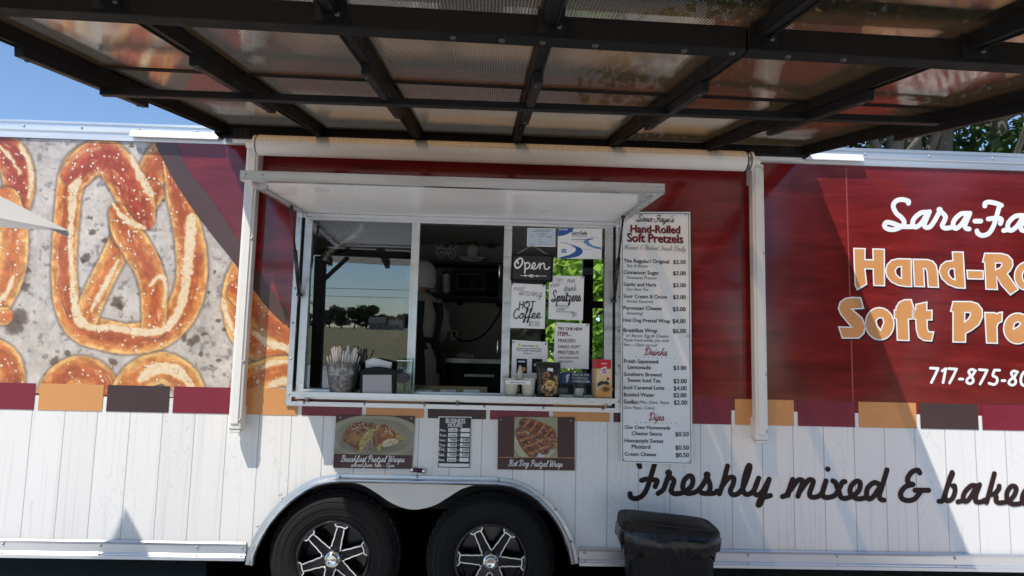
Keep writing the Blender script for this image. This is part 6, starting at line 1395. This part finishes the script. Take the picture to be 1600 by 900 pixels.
# pouch of pretzel bites
PO = empty('snack_pouch', 'black stand-up pouch of pretzel bites with a clear window and round yellow label', 'snack pouch', on_shelf(*zc_(318, 868), -.12))
outl = [(232, 612), (300, 608), (410, 614), (408, 700), (398, 800), (402, 862), (320, 872), (236, 862), (240, 780), (240, 690)]
mb = MB(); q = [W(*zc_(*a), -.125) for a in outl]
for k in (5, 6, 7): q[k].z = SHELF
c_ = sum(q, Vector())/len(q); rings = []
for s_, dy in ((1.0, -.0), (.90, -.020), (.6, -.030)): rings.append([Vector((c_.x+(a.x-c_.x)*s_, -.125+dy, c_.z+(a.z-c_.z)*s_)) for a in q])
bk = [[Vector((c_.x+(a.x-c_.x)*s_, -.125+dy, c_.z+(a.z-c_.z)*s_)) for a in q] for s_, dy in ((.6, .030), (.9, .022))]
mb.loft(bk+rings, 0, True, True); mb.build('pouch', mat('black_foil', (.013, .013, .013), .30, 0, .2, 14, bump=.5, bscale=30), PO)
def paint_bites(X, Y):
    x = (X-785)*4.5; y = (Y-430)*4.5; col = np.zeros(X.shape+(3,))+np.array([52, 36, 28.])
    rg2 = random.Random(8)
    for _ in range(46):
        bx, by = rg2.uniform(265, 392), rg2.uniform(678, 850); a = rg2.uniform(0, 3.1); r1, r2 = rg2.uniform(13, 22), rg2.uniform(9, 13)
        ux = (x-bx)*math.cos(a)+(y-by)*math.sin(a); uy = -(x-bx)*math.sin(a)+(y-by)*math.cos(a); d = np.hypot(ux/r1, uy/r2)
        sh = np.clip(1.15-.55*d-.25*(uy/r2), .4, 1.3); c = np.array([190, 146, 104.])*rg2.uniform(.72, 1.08)  # rounding shade of each bite painted into its colour
        col = mixc(col, (44, 28, 22), .8*(1-sstep(1.0, 1.25, d))); col = np.where((d < 1)[..., None], c*sh[..., None], col)
    return col
win_o = [(280, 690), (330, 672), (385, 690), (392, 760), (385, 820), (350, 852), (300, 845), (272, 800), (270, 740)]
print_grid('clear_window', (zc_(262, 668), zc_(396, 670), zc_(396, 858), zc_(262, 856)), 70, 90, paint_bites, -.1565, print_mat('painted_bites', .2), PO, lambda X, Y: poly_mask((X-785)*4.5, (Y-430)*4.5, win_o))
mb = MB(); mb.poly([W(*zc_(*a), -.1575) for a in ell(331, 768, 31, 31, 28)]); mb.build('round_label', mat('yellow_label', lin(214, 176, 96), .5), PO)
mb = MB(); 
for i, s_ in enumerate(('FREEZE DRIED', 'PRETZEL', 'BITES')): text_px(mb, s_, zc_(308+i*3, 758+i*12), zc_(354-i*3, 758+i*12), -.1582, .03)
mb.build('label_lettering', M['ink'], PO)
mb = MB(); mb.poly([W(*zc_(*a), -.1562) for a in ((318, 652), (356, 654), (355, 682), (317, 680))]); mb.build('code_sticker', M['paper'], PO)
# clear cup with packets
CU_ = empty('clear_cup', 'clear plastic cup holding a few sweetener packets', 'cup', on_shelf(*zc_(538, 868), -.11)); b0 = on_shelf(*zc_(538, 868), -.11); k = pw(-.11)/4.5
mb = MB(); mb.lathe([(0, .001), (36*k, .001), (44*k, 146*k), (45*k, 148*k), (43*k, 148*k), (35*k, .004), (0, .004)], Matrix.Translation(b0), 36); mb.build('cup_wall', M['acrylic'], CU_)
rg2 = random.Random(3)
for j in range(6):
    mb = MB(); a = rg2.uniform(-.5, .5); Mx = Matrix.Translation(b0+Vector((rg2.uniform(-20, 20)*k, rg2.uniform(-18, 10)*k, 32*k))) @ Matrix.Rotation(a, 4, 'Y') @ Matrix.Rotation(rg2.uniform(-.3, .3), 4, 'X')
    mb.box(-14*k, 14*k, -.001, .001, -24*k, 34*k, 0, 0, Mx); tag(mb.build('sweetener_packet', (M['paper'], M['straw'], mat('yellow_packet', (.55, .45, .10), .6))[j % 3]), 'small sweetener packet standing in the clear plastic cup', 'packet', 'packets in the clear cup')
# creamer box
CB = empty('creamer_box', 'red and cream coffee creamer carton at the right end of the shelf', 'carton', on_shelf(*zc_(690, 868), -.12))
fr_q = [(660, 870), (652, 590), (758, 594), (762, 862)]
y0 = -.145; q = [W(*zc_(*a), y0) for a in fr_q]; lf = [W(*zc_(*a), y0+.075) for a in ((628, 868), (618, 592))]
q[0].z = q[3].z = SHELF; lf[0].z = SHELF; q[1].z = q[2].z = lf[1].z = (q[1].z+q[2].z)/2
d_ = lf[0]-q[0]; lf[1] = q[1]+Vector((d_.x, d_.y, 0)); back = [q[3]+Vector((d_.x, d_.y, 0)), q[2]+Vector((d_.x, d_.y, 0))]
M['carton'] = mat('cream_carton', lin(222, 190, 140), .35, 0, .06, 20); M['carton_red'] = mat('carton_red', lin(196, 24, 34), .35, 0, .05, 20)
mb = MB(); zs = q[1].z-.24*(q[1].z-SHELF)
lo = [Vector((p_.x, p_.y, SHELF)) for p_ in (q[0], q[3], back[0], lf[0])]; mi2 = [Vector((p_.x, p_.y, zs)) for p_ in lo]; hi_ = [Vector((p_.x, p_.y, q[1].z)) for p_ in lo]
mb.loft([lo, mi2], 0, True, False, False); mb.loft([mi2, hi_], 1, True, False, False); mb.poly(hi_, 1); mb.poly(lo, 0); bmesh.ops.remove_doubles(mb.bm, verts=mb.bm.verts[:], dist=1e-5); mb.build('carton', [M['carton'], M['carton_red']], CB)
mb = MB(); mb.poly([W(*zc_(*a), y0-.0008) for a in ((690, 655), (728, 642), (742, 668), (735, 690), (705, 702), (685, 680))]); mb.build('badge', M['ink_white'], CB)
mb = MB(); script_px(mb, 'Coffee', zc_(690, 676), zc_(736, 666), y0-.0014, .3); script_px(mb, 'mate', zc_(700, 692), zc_(734, 686), y0-.0014, .3); mb.build('badge_lettering', mat('magenta_ink', lin(170, 40, 110), .5), CB)
mb = MB(); mb.poly([W(*zc_(*a), y0-.0008) for a in ell(742, 728, 11, 11, 16)]); mb.build('dot', M['carton_red'], CB)
mb = MB(); script_px(mb, 'original', zc_(694, 624), zc_(732, 624), y0-.0008, .25); mb.build('band_lettering', M['ink_white'], CB)
mb = MB(); mb.prism([W(*zc_(*a), y0-.006) for a in ((665, 785), (672, 760), (690, 748), (700, 742), (716, 752), (730, 742), (748, 752), (752, 775), (735, 770), (715, 764), (695, 772))], (0, .003, 0)); mb.build('dark_art', M['ink'], CB)
mb = MB(); mb.prism([W(*zc_(*a), y0-.012) for a in ((668, 868), (672, 830), (690, 800), (718, 782), (745, 768), (768, 778), (778, 805), (762, 840), (755, 868))], (0, .004, 0)); mb.build('display_flap', mat('caramel_card', lin(196, 140, 70), .5, 0, .15, 40), CB)
mb = MB(); mb.prism([W(*zc_(*a), y0-.013) for a in ell(728, 802, 26, 17, 20)], (0, .002, 0)); mb.build('flap_picture', mat('brown_picture', lin(104, 60, 30), .5, 0, .3, 60), CB)

# ================================================================== INSIDE THE TRAILER
YW = BY-.004
M['steel_bright'] = mat('duct_steel', (.26, .24, .21), .34, .9, .2, 14)
M['dark_wood'] = mat('dark_shelf', (.035, .030, .027), .6, 0, .15, 6); M['off_white'] = mat('off_white_ceramic', (.80, .77, .70), .4, 0, .05, 8)
def wbox(name, px0, py0, px1, py1, y0, y1, material, label=None, cat=None, parent=None, bev=.004):
    a, b_ = W(px0, py0, y0), W(px1, py1, y0); mb = MB(); mb.box(min(a.x, b_.x), max(a.x, b_.x), y0, y1, min(a.z, b_.z), max(a.z, b_.z), bev); o = mb.build(name, material, parent)
    if label: tag(o, label, cat)
    return o
wbox('wall_shelf', 560, 404.5, 784, 414, YW-.28, YW, M['dark_wood'], 'long dark upper shelf on the back wall inside the trailer', 'shelf')
wbox('wall_shelf', 560, 459, 784, 468, YW-.34, YW, M['dark_wood'], 'long dark lower shelf under the microwave inside the trailer', 'shelf')
# butterfly cut-out
BF = MB(); f = pmap(YW-.01); zb_ = lambda x, y: (640+x/6.431, 340+y/6.431)
for q in ([(362, 285), (330, 240), (285, 210), (245, 202), (250, 250), (275, 295), (310, 305), (355, 310)], [(355, 315), (300, 305), (268, 330), (275, 375), (318, 408), (345, 385), (360, 345)], [(372, 285), (400, 260), (440, 235), (470, 250), (470, 290), (440, 310), (378, 312)], [(378, 318), (430, 315), (462, 345), (455, 390), (415, 408), (392, 380), (375, 345)],
          [(366, 270), (368, 320), (366, 365)], [(364, 275), (345, 240), (340, 195)], [(370, 275), (395, 230), (410, 205)], [(270, 240), (300, 260), (320, 290)], [(300, 240), (325, 275)], [(425, 270), (400, 300)], [(410, 255), (405, 290)], [(320, 340), (335, 350), (320, 362), (310, 350), (320, 340)], [(400, 340), (415, 352), (402, 364), (392, 350), (400, 340)], [(295, 350), (300, 375)], [(430, 350), (428, 380)]):
    BF.stroke([zb_(*p_) for p_ in q], 1.7, f, 0, 4)
bo = BF.build('butterfly_decoration', M['off_white']); so_ = bo.modifiers.new('thickness', 'SOLIDIFY'); so_.thickness = .004
tag(bo, 'pale cut-out butterfly on the back wall inside the trailer', 'decoration')
# bracket shelf and potted fern
zs_ = W(735, 402.5, YW-.06).z; BS = empty('bracket_shelf', 'ornate cream bracket shelf holding the fern', 'shelf', (W(737, 402, YW-.06).x, YW, zs_))
mb = MB(); a, b_ = W(717, 403, YW-.06).x, W(757, 403, YW-.06).x; cx = (a+b_)/2; mb.box(a, b_, YW-.12, YW, zs_-.012, zs_, .003)
hw = (b_-a)/2; mb.prism([(cx+hw*u, YW-.09, zs_-.012-.052*v_) for u, v_ in ((-.92, 0), (-.7, .35), (-.55, .55), (-.42, .5), (-.25, .85), (0, 1), (.25, .85), (.42, .5), (.55, .55), (.7, .35), (.92, 0))], (0, .02, 0)); mb.build('carved_shelf', M['off_white'], BS)
PT = empty('potted_fern', 'bushy dark fern in a round white pot on the bracket shelf', 'potted plant', (cx, YW-.07, zs_))
mb = MB(); mb.lathe([(0, .0), (.035, 0), (.050, .03), (.056, .06), (.050, .09), (.042, .105), (.036, .10), (0, .095)], Matrix.Translation((cx, YW-.07, zs_+.001)), 32); mb.build('pot', M['off_white'], PT)
mb = MB(); rg = random.Random(12)
for k in range(80):
    a = rg.uniform(0, 2*pi); L_ = rg.uniform(.12, .27); p0 = Vector((cx, YW-.085, zs_+.10)); pts = []
    for t in range(7):
        u = t/6; pts.append(p0+Vector((cos(a)*L_*u, -abs(sin(a))*L_*.5*u, L_*(1.1*u-1.15*u*u*rg.uniform(.6, 1.2)))))
    for i in range(6):
        d = (pts[i+1]-pts[i]); s_ = d.cross(Vector((0, 1, 0))).normalized() if d.length > 0 else Vector((1, 0, 0))
        for sg in (1, -1):
            tip = pts[i]+s_*sg*.040*(1-i/8)+d*.7; vs = [mb.bm.verts.new(q) for q in (pts[i], pts[i]+d*.5, tip)]; mb.bm.faces.new(vs)
mb.build('fronds', M['leaf_dark'], PT)
# canisters, jar and microwave on the lower shelf
zl = W(720, 459, YW-.17).z+.002
def can_at(name, px0, px1, pyt, label, material, lid=None):
    a, b_ = W(px0, 450, YW-.17).x, W(px1, 450, YW-.17).x; h_ = W(px0, pyt, YW-.17).z-zl; r_ = (b_-a)/2
    t = empty(name, label, 'canister', ((a+b_)/2, YW-.17, zl)); mb = MB(); mb.lathe([(0, 0), (r_*.95, 0), (r_, .006), (r_, h_*.9), (r_*.97, h_*.92)], Matrix.Translation(((a+b_)/2, YW-.17, zl)), 32); mb.build('body', material, t)
    mb = MB(); mb.lathe([(r_*1.03, h_*.90), (r_*1.03, h_), (0, h_+.004)], Matrix.Translation(((a+b_)/2, YW-.17, zl)), 32); mb.build('lid', lid or M['off_white'], t)
can_at('canister', 669, 682, 431, 'pale canister beside the worker on the lower shelf', M['off_white'])
can_at('glass_jar', 691, 704, 425, 'glass jar half full of white powder left of the microwave', M['off_white'], M['steel_dark'])
MW_ = empty('microwave', 'black microwave oven with a framed window on the lower shelf', 'microwave', (W(743, 458, YW-.3).x, YW-.17, zl))
a, b_ = W(706, 458, YW-.33), W(780, 423, YW-.33); mb = MB(); mb.box(a.x, b_.x, YW-.33, YW-.02, zl, b_.z, .006); mb.build('casing', M['black_plastic'], MW_)
wbox('door_glass', 716, 430, 754, 450, YW-.334, YW-.331, M['black_gloss'], parent=MW_, bev=0)
mb = MB(); q = [W(*c, YW-.336) for c in ((714, 428), (756, 428), (756, 452), (714, 452))]
for k in range(4): mb.beam(q[k], q[(k+1) % 4], .006, .004)
mb.build('door_frame', mat('grey_trim', (.12, .12, .12), .4), MW_)
wbox('control_panel', 760, 427, 777, 455, YW-.334, YW-.331, M['black_gloss'], parent=MW_, bev=0)
# puck lights, sockets, cable
for i, (px, py) in enumerate(((658, 362), (783, 365), (719.5, 472), (780, 475))):
    c_ = W(px, py, YW-.01); mb = MB(); mb.lathe([(0, -.020), (.020, -.020), (.026, -.016), (.029, 0)], Matrix.Translation(c_) @ Matrix.Rotation(RAD(-90), 4, 'X'), 28)
    tag(mb.build('puck_light', M['black_plastic']), ('round black puck light at the upper left of the opening', 'round black puck light at the upper right of the opening', 'round black puck light under the lower shelf in the middle', 'round black puck light under the lower shelf by the sliding sash')[i], 'light fitting')
so2 = empty('wall_socket', 'pale wall socket with a black plug under the shelves', 'wall socket', W(710, 524, YW)); wbox('cover_plate', 704, 516, 715, 532, YW-.006, YW, M['off_white'], parent=so2, bev=.002)
mb = MB(); c_ = W(709.5, 521, YW-.02); mb.box(c_.x-.012, c_.x+.012, YW-.030, YW-.006, c_.z-.014, c_.z+.014, .003); mb.build('plug', M['black_plastic'], so2)
mb = MB(); mb.tube(catmull([W(px, py, YW-.028) for px, py in ((709.5, 522), (714, 529), (724, 533), (740, 531), (757, 522), (770, 506), (779, 492), (784, 478))], 6), .0065, 8); tag(mb.build('power_cable', M['black_plastic']), 'black cable sagging from the wall socket up to the right', 'cable')
wbox('paper_towel_holder', 684, 483, 703, 498, YW-.05, YW-.01, M['off_white'], 'small pale dispenser on the back wall beside the worker', 'dispenser')
# worktop, drawers, cloth, trays
WT = empty('work_counter', 'stainless counter along the back wall inside the trailer', 'counter', (.1, 2.0, .56))
z_c = W(740, 560, 1.62).z
mb = MB(); mb.box(-2.2, .42, 1.62, YW-.01, z_c-.04, z_c, .004); mb.build('worktop', M['steel_dark'], WT)
mb = MB(); mb.box(-2.18, .40, 1.66, YW-.02, .57, z_c-.042); mb.build('cabinet', M['black_plastic'], WT)
mb = MB(); hq = W(752, 587, 1.65); mb.box(hq.x-.13, hq.x+.10, 1.632, 1.65, hq.z-.012, hq.z+.012, .003); mb.build('drawer_handle', M['steel_dark'], WT)
mb = MB(); a, b_ = W(712, 567, 1.60), W(740, 556, 1.60)
q = [(a.x, z_c+.028), (a.x+.03, z_c+.038), (b_.x-.03, z_c+.034), (b_.x, z_c+.026), (b_.x, z_c+.002), (a.x, z_c+.002)]
mb.prism([(x, 1.63, z) for x, z in q], (0, .2, 0)); tag(mb.build('folded_towel', mat('grey_towel', (.42, .40, .38), .9, 0, .2, 30)), 'folded grey towel lying on the back counter', 'towel')
IC = empty('prep_counter', 'low counter just inside the open window with a brass edged tray', 'counter', (-.1, .3, .56))
zz = W(718, 609, .30).z; mb = MB(); mb.box(WX0+.05, WX1-.05, .10, .55, zz-.05, zz-.03, .003); mb.build('worktop', M['steel_dark'], IC); mb = MB(); mb.box(WX0+.06, WX1-.06, .12, .53, .57, zz-.052); mb.build('cabinet', M['black_plastic'], IC)
a, b_ = W(646, 602, .42), W(762, 598, .42); mb = MB(); mb.box(a.x, b_.x, .40, .43, zz-.03, zz+.02, .003); tag(mb.build('tray_edge', mat('dull_brass', (.30, .24, .14), .4, .8)), 'long brass coloured tray edge on the prep counter', 'tray')
for i, (x0, x1) in enumerate(((651, 676), (688, 712), (724, 749))):
    c = [(x0, 608.5), (x1, 609), (x1, 614), (x0, 613.5)]; mb = MB(); mb.prism([W(*q, .065) for q in c], (0, .002, 0))
    tag(mb.build('counter_label', M['paper']), ('small white label on the inner sill at the left', 'small white label on the inner sill in the middle', 'small white label on the inner sill at the right')[i], 'label')

# metal duct elbow hanging inside behind the left pane
DU = empty('exhaust_duct', 'shiny metal duct elbow inside, high behind the left window pane', 'duct', W(540, 365, .8))
mb = MB(); ctr = [W(px, py, .8) for px, py in ((503, 408), (508, 398), (516, 390), (546, 371), (556, 362), (563, 350), (566, 325))]; ctr = catmull(ctr, 4); mb.tube(ctr, .058, 20); mb.build('pipe', M['steel_bright'], DU)
mb = MB()
for k in (4, 10, 15):
    d_ = (ctr[k+1]-ctr[k]).normalized(); mb.tube([ctr[k]-d_*.006, ctr[k]+d_*.006], .062, 20)
mb.build('seam_ring', M['steel_bright'], DU)
# -- the worker, seen from behind: white cap, grey dress, black apron
PX = W(657, 440, 1.22); FW = Vector((-.62, .78, 0)).normalized(); LF = Vector((-FW.y, FW.x, 0)); PB = Vector((PX.x-.005, 1.22, .562))
person = empty('person', 'worker seen from behind in a white cap, grey dress and black apron inside the trailer', 'person', PB)
def pl_(f_, l_, z_): return PB+FW*f_+LF*l_+Vector((0, 0, z_))
V = []; E_ = []; Rr = []
def joint(f_, l_, z_, r, par=None):
    V.append(pl_(f_, l_, z_)); Rr.append(r)
    if par is not None: E_.append((par, len(V)-1))
    return len(V)-1
pel = joint(0, 0, .84, .13); sp_ = joint(.0, 0, 1.0, .11, pel); chs = joint(.01, 0, 1.16, .125, sp_); nb = joint(0, 0, 1.27, .06, chs); nk = joint(.015, 0, 1.32, .047, nb); hd_ = joint(.035, 0, 1.39, .078, nk); ht_ = joint(.03, 0, 1.455, .075, hd_)
ns_ = joint(.125, 0, 1.385, .012, hd_)
for s_ in (1, -1):
    sh = joint(0, .135*s_, 1.235, .052, chs); el = joint(-.03, .20*s_, 1.00, .040, sh); wr = joint(.20, .15*s_, .96, .026, el); pm = joint(.265, .135*s_, .955, .030, wr)
    for j in range(4):
        o_ = (j-1.5)*.018; k1 = joint(.31, .135*s_+o_, .955-.004*abs(j-1.5), .0088, pm); k2 = joint(.335+.006*(1.5-abs(j-1.5)), .135*s_+o_*1.05, .935, .0082, k1); joint(.342+.008*(1.5-abs(j-1.5)), .135*s_+o_*1.05, .912, .0072, k2)
    th = joint(.262, .10*s_, .945, .010, pm); joint(.295, .085*s_, .930, .0085, th)
    hp = joint(0, .085*s_, .80, .085, pel); kn = joint(.015, .085*s_, .44, .055, hp); an = joint(-.02, .085*s_, .07, .036, kn); joint(.13, .095*s_, .03, .032, an)
me = bpy.data.meshes.new('body'); me.from_pydata([tuple(v) for v in V], E_, [])
bo_ = bpy.data.objects.new('body', me); COL.objects.link(bo_); bo_.modifiers.new('skin', 'SKIN'); sb = bo_.modifiers.new('sub', 'SUBSURF'); sb.levels = sb.render_levels = 2
for i, r in enumerate(Rr): me.skin_vertices[0].data[i].radius = (r, r)
me.skin_vertices[0].data[0].use_root = True
dg = bpy.context.evaluated_depsgraph_get(); dg.update(); me2 = bpy.data.meshes.new_from_object(bo_.evaluated_get(dg)); bo_.modifiers.clear(); bo_.data = me2
me2.materials.clear(); me2.materials.append(mat('skin', (.48, .29, .21), .5, 0, .06, 12))
for p_ in me2.polygons: p_.use_smooth = True
put_child(bo_, person)
def ring(z_, rf, rl, cf=0.0, a0=0, a1=2*pi, n_=36, g=0.0):
    return [pl_(cf+(rf+g)*cos(a0+(a1-a0)*k/n_), (rl+g)*sin(a0+(a1-a0)*k/n_), z_) for k in range(n_ if abs(a1-a0-2*pi) < 1e-6 else n_+1)]
DR = [(1.30, .062, .066), (1.275, .085, .13), (1.235, .11, .180), (1.14, .140, .178), (1.05, .13, .158), (.96, .122, .145), (.90, .15, .172), (.80, .185, .20), (.6, .215, .225), (.30, .245, .25)]
mb = MB(); mb.loft([ring(*d_) for d_ in DR]); mb.build('dress', mat('grey_dress', (.40, .39, .37), .85, 0, .08, 10, bump=.2, bscale=20), person)
for s_ in (1, -1):
    mb = MB(); mb.tube([pl_(0, .12*s_, 1.25), pl_(-.01, .165*s_, 1.16), pl_(-.028, .20*s_, 1.03)], [.066, .063, .060], 16); mb.build('sleeve', bpy.data.materials['grey_dress'], person)
M['apron'] = mat('black_apron', (.012, .012, .013), .8, 0, .15, 10)
BA = pi                                                                  # the back faces the viewer
mb = MB(); mb.loft([ring(z_, rf, rl, 0, BA+.26, BA+2*pi-.26, 40, .012) for z_, rf, rl in DR[5:]], 0, False); mb.build('apron_skirt', M['apron'], person)
mb = MB(); mb.loft([ring(z_, rf, rl, 0, BA+g_, BA+2*pi-g_, 40, .012) for (z_, rf, rl), g_ in zip(DR[2:7], (.16, .26, .30, .20, .08))], 0, False); mb.build('apron_bib', M['apron'], person)
mb = MB(); mb.loft([ring(z_, rf, rl, 0, 0, 2*pi, 40, .016) for z_, rf, rl in ((.985, .124, .148), (.945, .126, .15))], 0); mb.tube([pl_(-.145, -.02, .96), pl_(-.16, -.06, .85), pl_(-.19, -.05, .74)], [.012, .016, .014], 8); mb.build('waist_tie', M['apron'], person)
mb = MB(); Mk = Matrix.Translation(pl_(-.012, 0, 1.425)); prof = [(.0, .118), (.05, .108), (.088, .075), (.104, .03), (.108, -.02), (.100, -.065), (.085, -.09)]
mb.lathe(prof, Mk, 32); 
mb.build('cap', mat('white_cap', (.50, .50, .50), .8, 0, .04, 14), person)
mb = MB()
for s_ in (1, -1):
    for q, r in ((pl_(.098, .030*s_, 1.405), .009),): mb.lathe([(0, -r), (r*.7, -r*.7), (r, 0), (r*.7, r*.7), (0, r)], Matrix.Translation(q), 10)
mb.build('eyes', M['ink'], person)
mb = MB(); mb.tube([pl_(.098, -.022, 1.350), pl_(.106, 0, 1.348), pl_(.098, .022, 1.350)], [.004, .006, .004], 8); mb.build('mouth', mat('lips', (.35, .14, .12), .5), person)

# ================================================================== BIN AND UMBRELLAS
BN = empty('litter_bin', 'black plastic litter bin with a bin bag sagging under its lid', 'litter bin', (0, 0, 0))
bc = W(1043, 812, -.34); bcx, bcy = bc.x, -.34
def rrect(hx, hy, z, e=5.0, n_=56, wob=None, M_=None):
    out = []
    for k in range(n_):
        a = 2*pi*k/n_; c_, s_ = cos(a), sin(a); r = (abs(c_/hx)**e+abs(s_/hy)**e)**(-1/e)
        if wob: r *= 1+wob[k % len(wob)][0]
        v = Vector((r*c_, r*s_, z+(wob[k % len(wob)][1] if wob else 0))); out.append(M_ @ v if M_ is not None else v)
    return out
zl_ = W(1043, 823, -.50).z
ML = Matrix.Translation((bcx, bcy, zl_)) @ Matrix.Rotation(RAD(-3), 4, 'Z') @ Matrix.Rotation(RAD(4.6), 4, 'Y') @ Matrix.Rotation(RAD(2.0), 4, 'X')
hx_, hy_ = .234, .170
mb = MB(); mb.loft([rrect(hx_, hy_, -.058, 5, M_=ML), rrect(hx_, hy_, -.012, 5, M_=ML), rrect(hx_-.008, hy_-.008, .0, 5, M_=ML), rrect(hx_-.030, hy_-.030, .004, 6, M_=ML), rrect(hx_-.034, hy_-.034, -.001, 6, M_=ML), rrect(hx_-.038, hy_-.038, .003, 6, M_=ML), rrect(hx_-.09, hy_-.08, .014, 4, M_=ML), rrect(.03, .03, .020, 3, M_=ML)], 0, True, True)
mb.build('lid', mat('dusty_black_plastic', (.007, .007, .0073), .5, 0, .5, 7, bump=.05, bscale=200, spec=.22), BN)
MBd = Matrix.Translation((bcx, bcy, 0)) @ Matrix.Rotation(RAD(-3), 4, 'Z')
mb = MB(); mb.loft([rrect(.17, .13, .004, 5, M_=MBd), rrect(.175, .135, .02, 5, M_=MBd), rrect(.209, .152, zl_-.07, 5, M_=MBd), rrect(.209, .152, zl_-.05, 5, M_=MBd)], 0, True, True); mb.build('bin_body', M['black_plastic'], BN)
rg = np.random.default_rng(6)
def wv_(amp, drop, seed):
    r_ = np.random.default_rng(seed); ph = r_.uniform(0, 6.28, 6); out = []
    for k in range(112):
        a = 2*pi*k/112; v = sum(sin(a*m_+ph[i])/(1+i*.4) for i, m_ in enumerate((3, 7, 12, 19, 27, 34))); w2 = sum(sin(a*m_+ph[5-i])/(1+i*.3) for i, m_ in enumerate((2, 5, 9, 14, 23)))
        out.append((amp*v, drop*w2))
    return out
mb = MB(); MG = Matrix.Translation((bcx, bcy, zl_)) @ Matrix.Rotation(RAD(-3), 4, 'Z') @ Matrix.Rotation(RAD(3), 4, 'Y')
mb.loft([rrect(.228, .166, -.030, 5, 112, None, MG), rrect(.243, .178, -.050, 4, 112, wv_(.005, .002, 1), MG), rrect(.244, .180, -.070, 4, 112, wv_(.007, .004, 2), MG), rrect(.240, .180, -.100, 4, 112, wv_(.010, .006, 3), MG), rrect(.226, .168, -.126, 4, 112, wv_(.008, .010, 4), MG), rrect(.216, .158, -.146, 5, 112, wv_(.006, .016, 5), MG)], 0, True, False)
mb.build('bin_bag', mat('black_bag_film', (.006, .006, .0062), .26, 0, .2, 20, bump=.35, bscale=14, stretch=(1.6, 1.6, .7)), BN)

M['canvas'] = mat('white_canvas', (.72, .71, .69), .8, 0, .05, 6, bump=.1, bscale=300)
def umbrella(label, C_, R_, ang, hem, rise, sag):
    t = empty('patio_umbrella', label, 'umbrella', (C_.x, C_.y, 0)); cs = [Vector((C_.x+R_*cos(ang+k*pi/2), C_.y+R_*sin(ang+k*pi/2), hem)) for k in range(4)]
    pk = Vector((C_.x, C_.y, hem+rise)); nseg = 10; mb = MB()
    for k in range(4):
        a, b_ = cs[k], cs[(k+1) % 4]; edge = []
        for i in range(nseg+1):
            u = i/nseg; e_ = a.lerp(b_, u); inn = (Vector((C_.x, C_.y, hem))-(a+b_)/2).normalized(); edge.append(e_+inn*sag*4*u*(1-u))
        rings = [[pk.lerp(e_, v_) for e_ in edge] for v_ in (0.0001, .25, .5, .75, .9, 1)]
        mb.loft(rings, 0, False, False, False)
    o = mb.build('fabric', M['canvas'], t); sd = o.modifiers.new('thickness', 'SOLIDIFY'); sd.thickness = .004
    mb = MB(); mb.tube([(C_.x, C_.y, 0), (C_.x, C_.y, hem+rise+.06)], .022, 14); mb.lathe([(0, 0), (.30, 0), (.30, .05), (.06, .07), (.04, .3), (0, .3)], Matrix.Translation((C_.x, C_.y, .001)), 28); mb.build('pole', M['alu_dark'], t)
    mb = MB()
    for c_ in cs: mb.beam(pk-Vector((0, 0, .03)), c_-Vector((0, 0, .012)), .014, .014)
    mb.build('ribs', M['alu_dark'], t); return t
tip = W(107, 362, -1.5); bis = Vector((-.80, -.60, 0)).normalized()
umbrella('white square umbrella whose pointed corner reaches in at the left edge', tip+bis*1.02, 1.02, math.atan2(-bis.y, -bis.x), tip.z, .44, .17)
ap = W(196, 797, 0); k = (2.42-ap.z)/SUN_TO.z; A2 = ap+SUN_TO*k; bis2 = Vector((-.30, -.95, 0)).normalized(); C2 = A2+bis2*.85
umbrella('larger white umbrella beyond the left edge that throws the pointed shadow', C2, .85, math.atan2(-bis2.y, -bis2.x), 2.42, .5, .02)
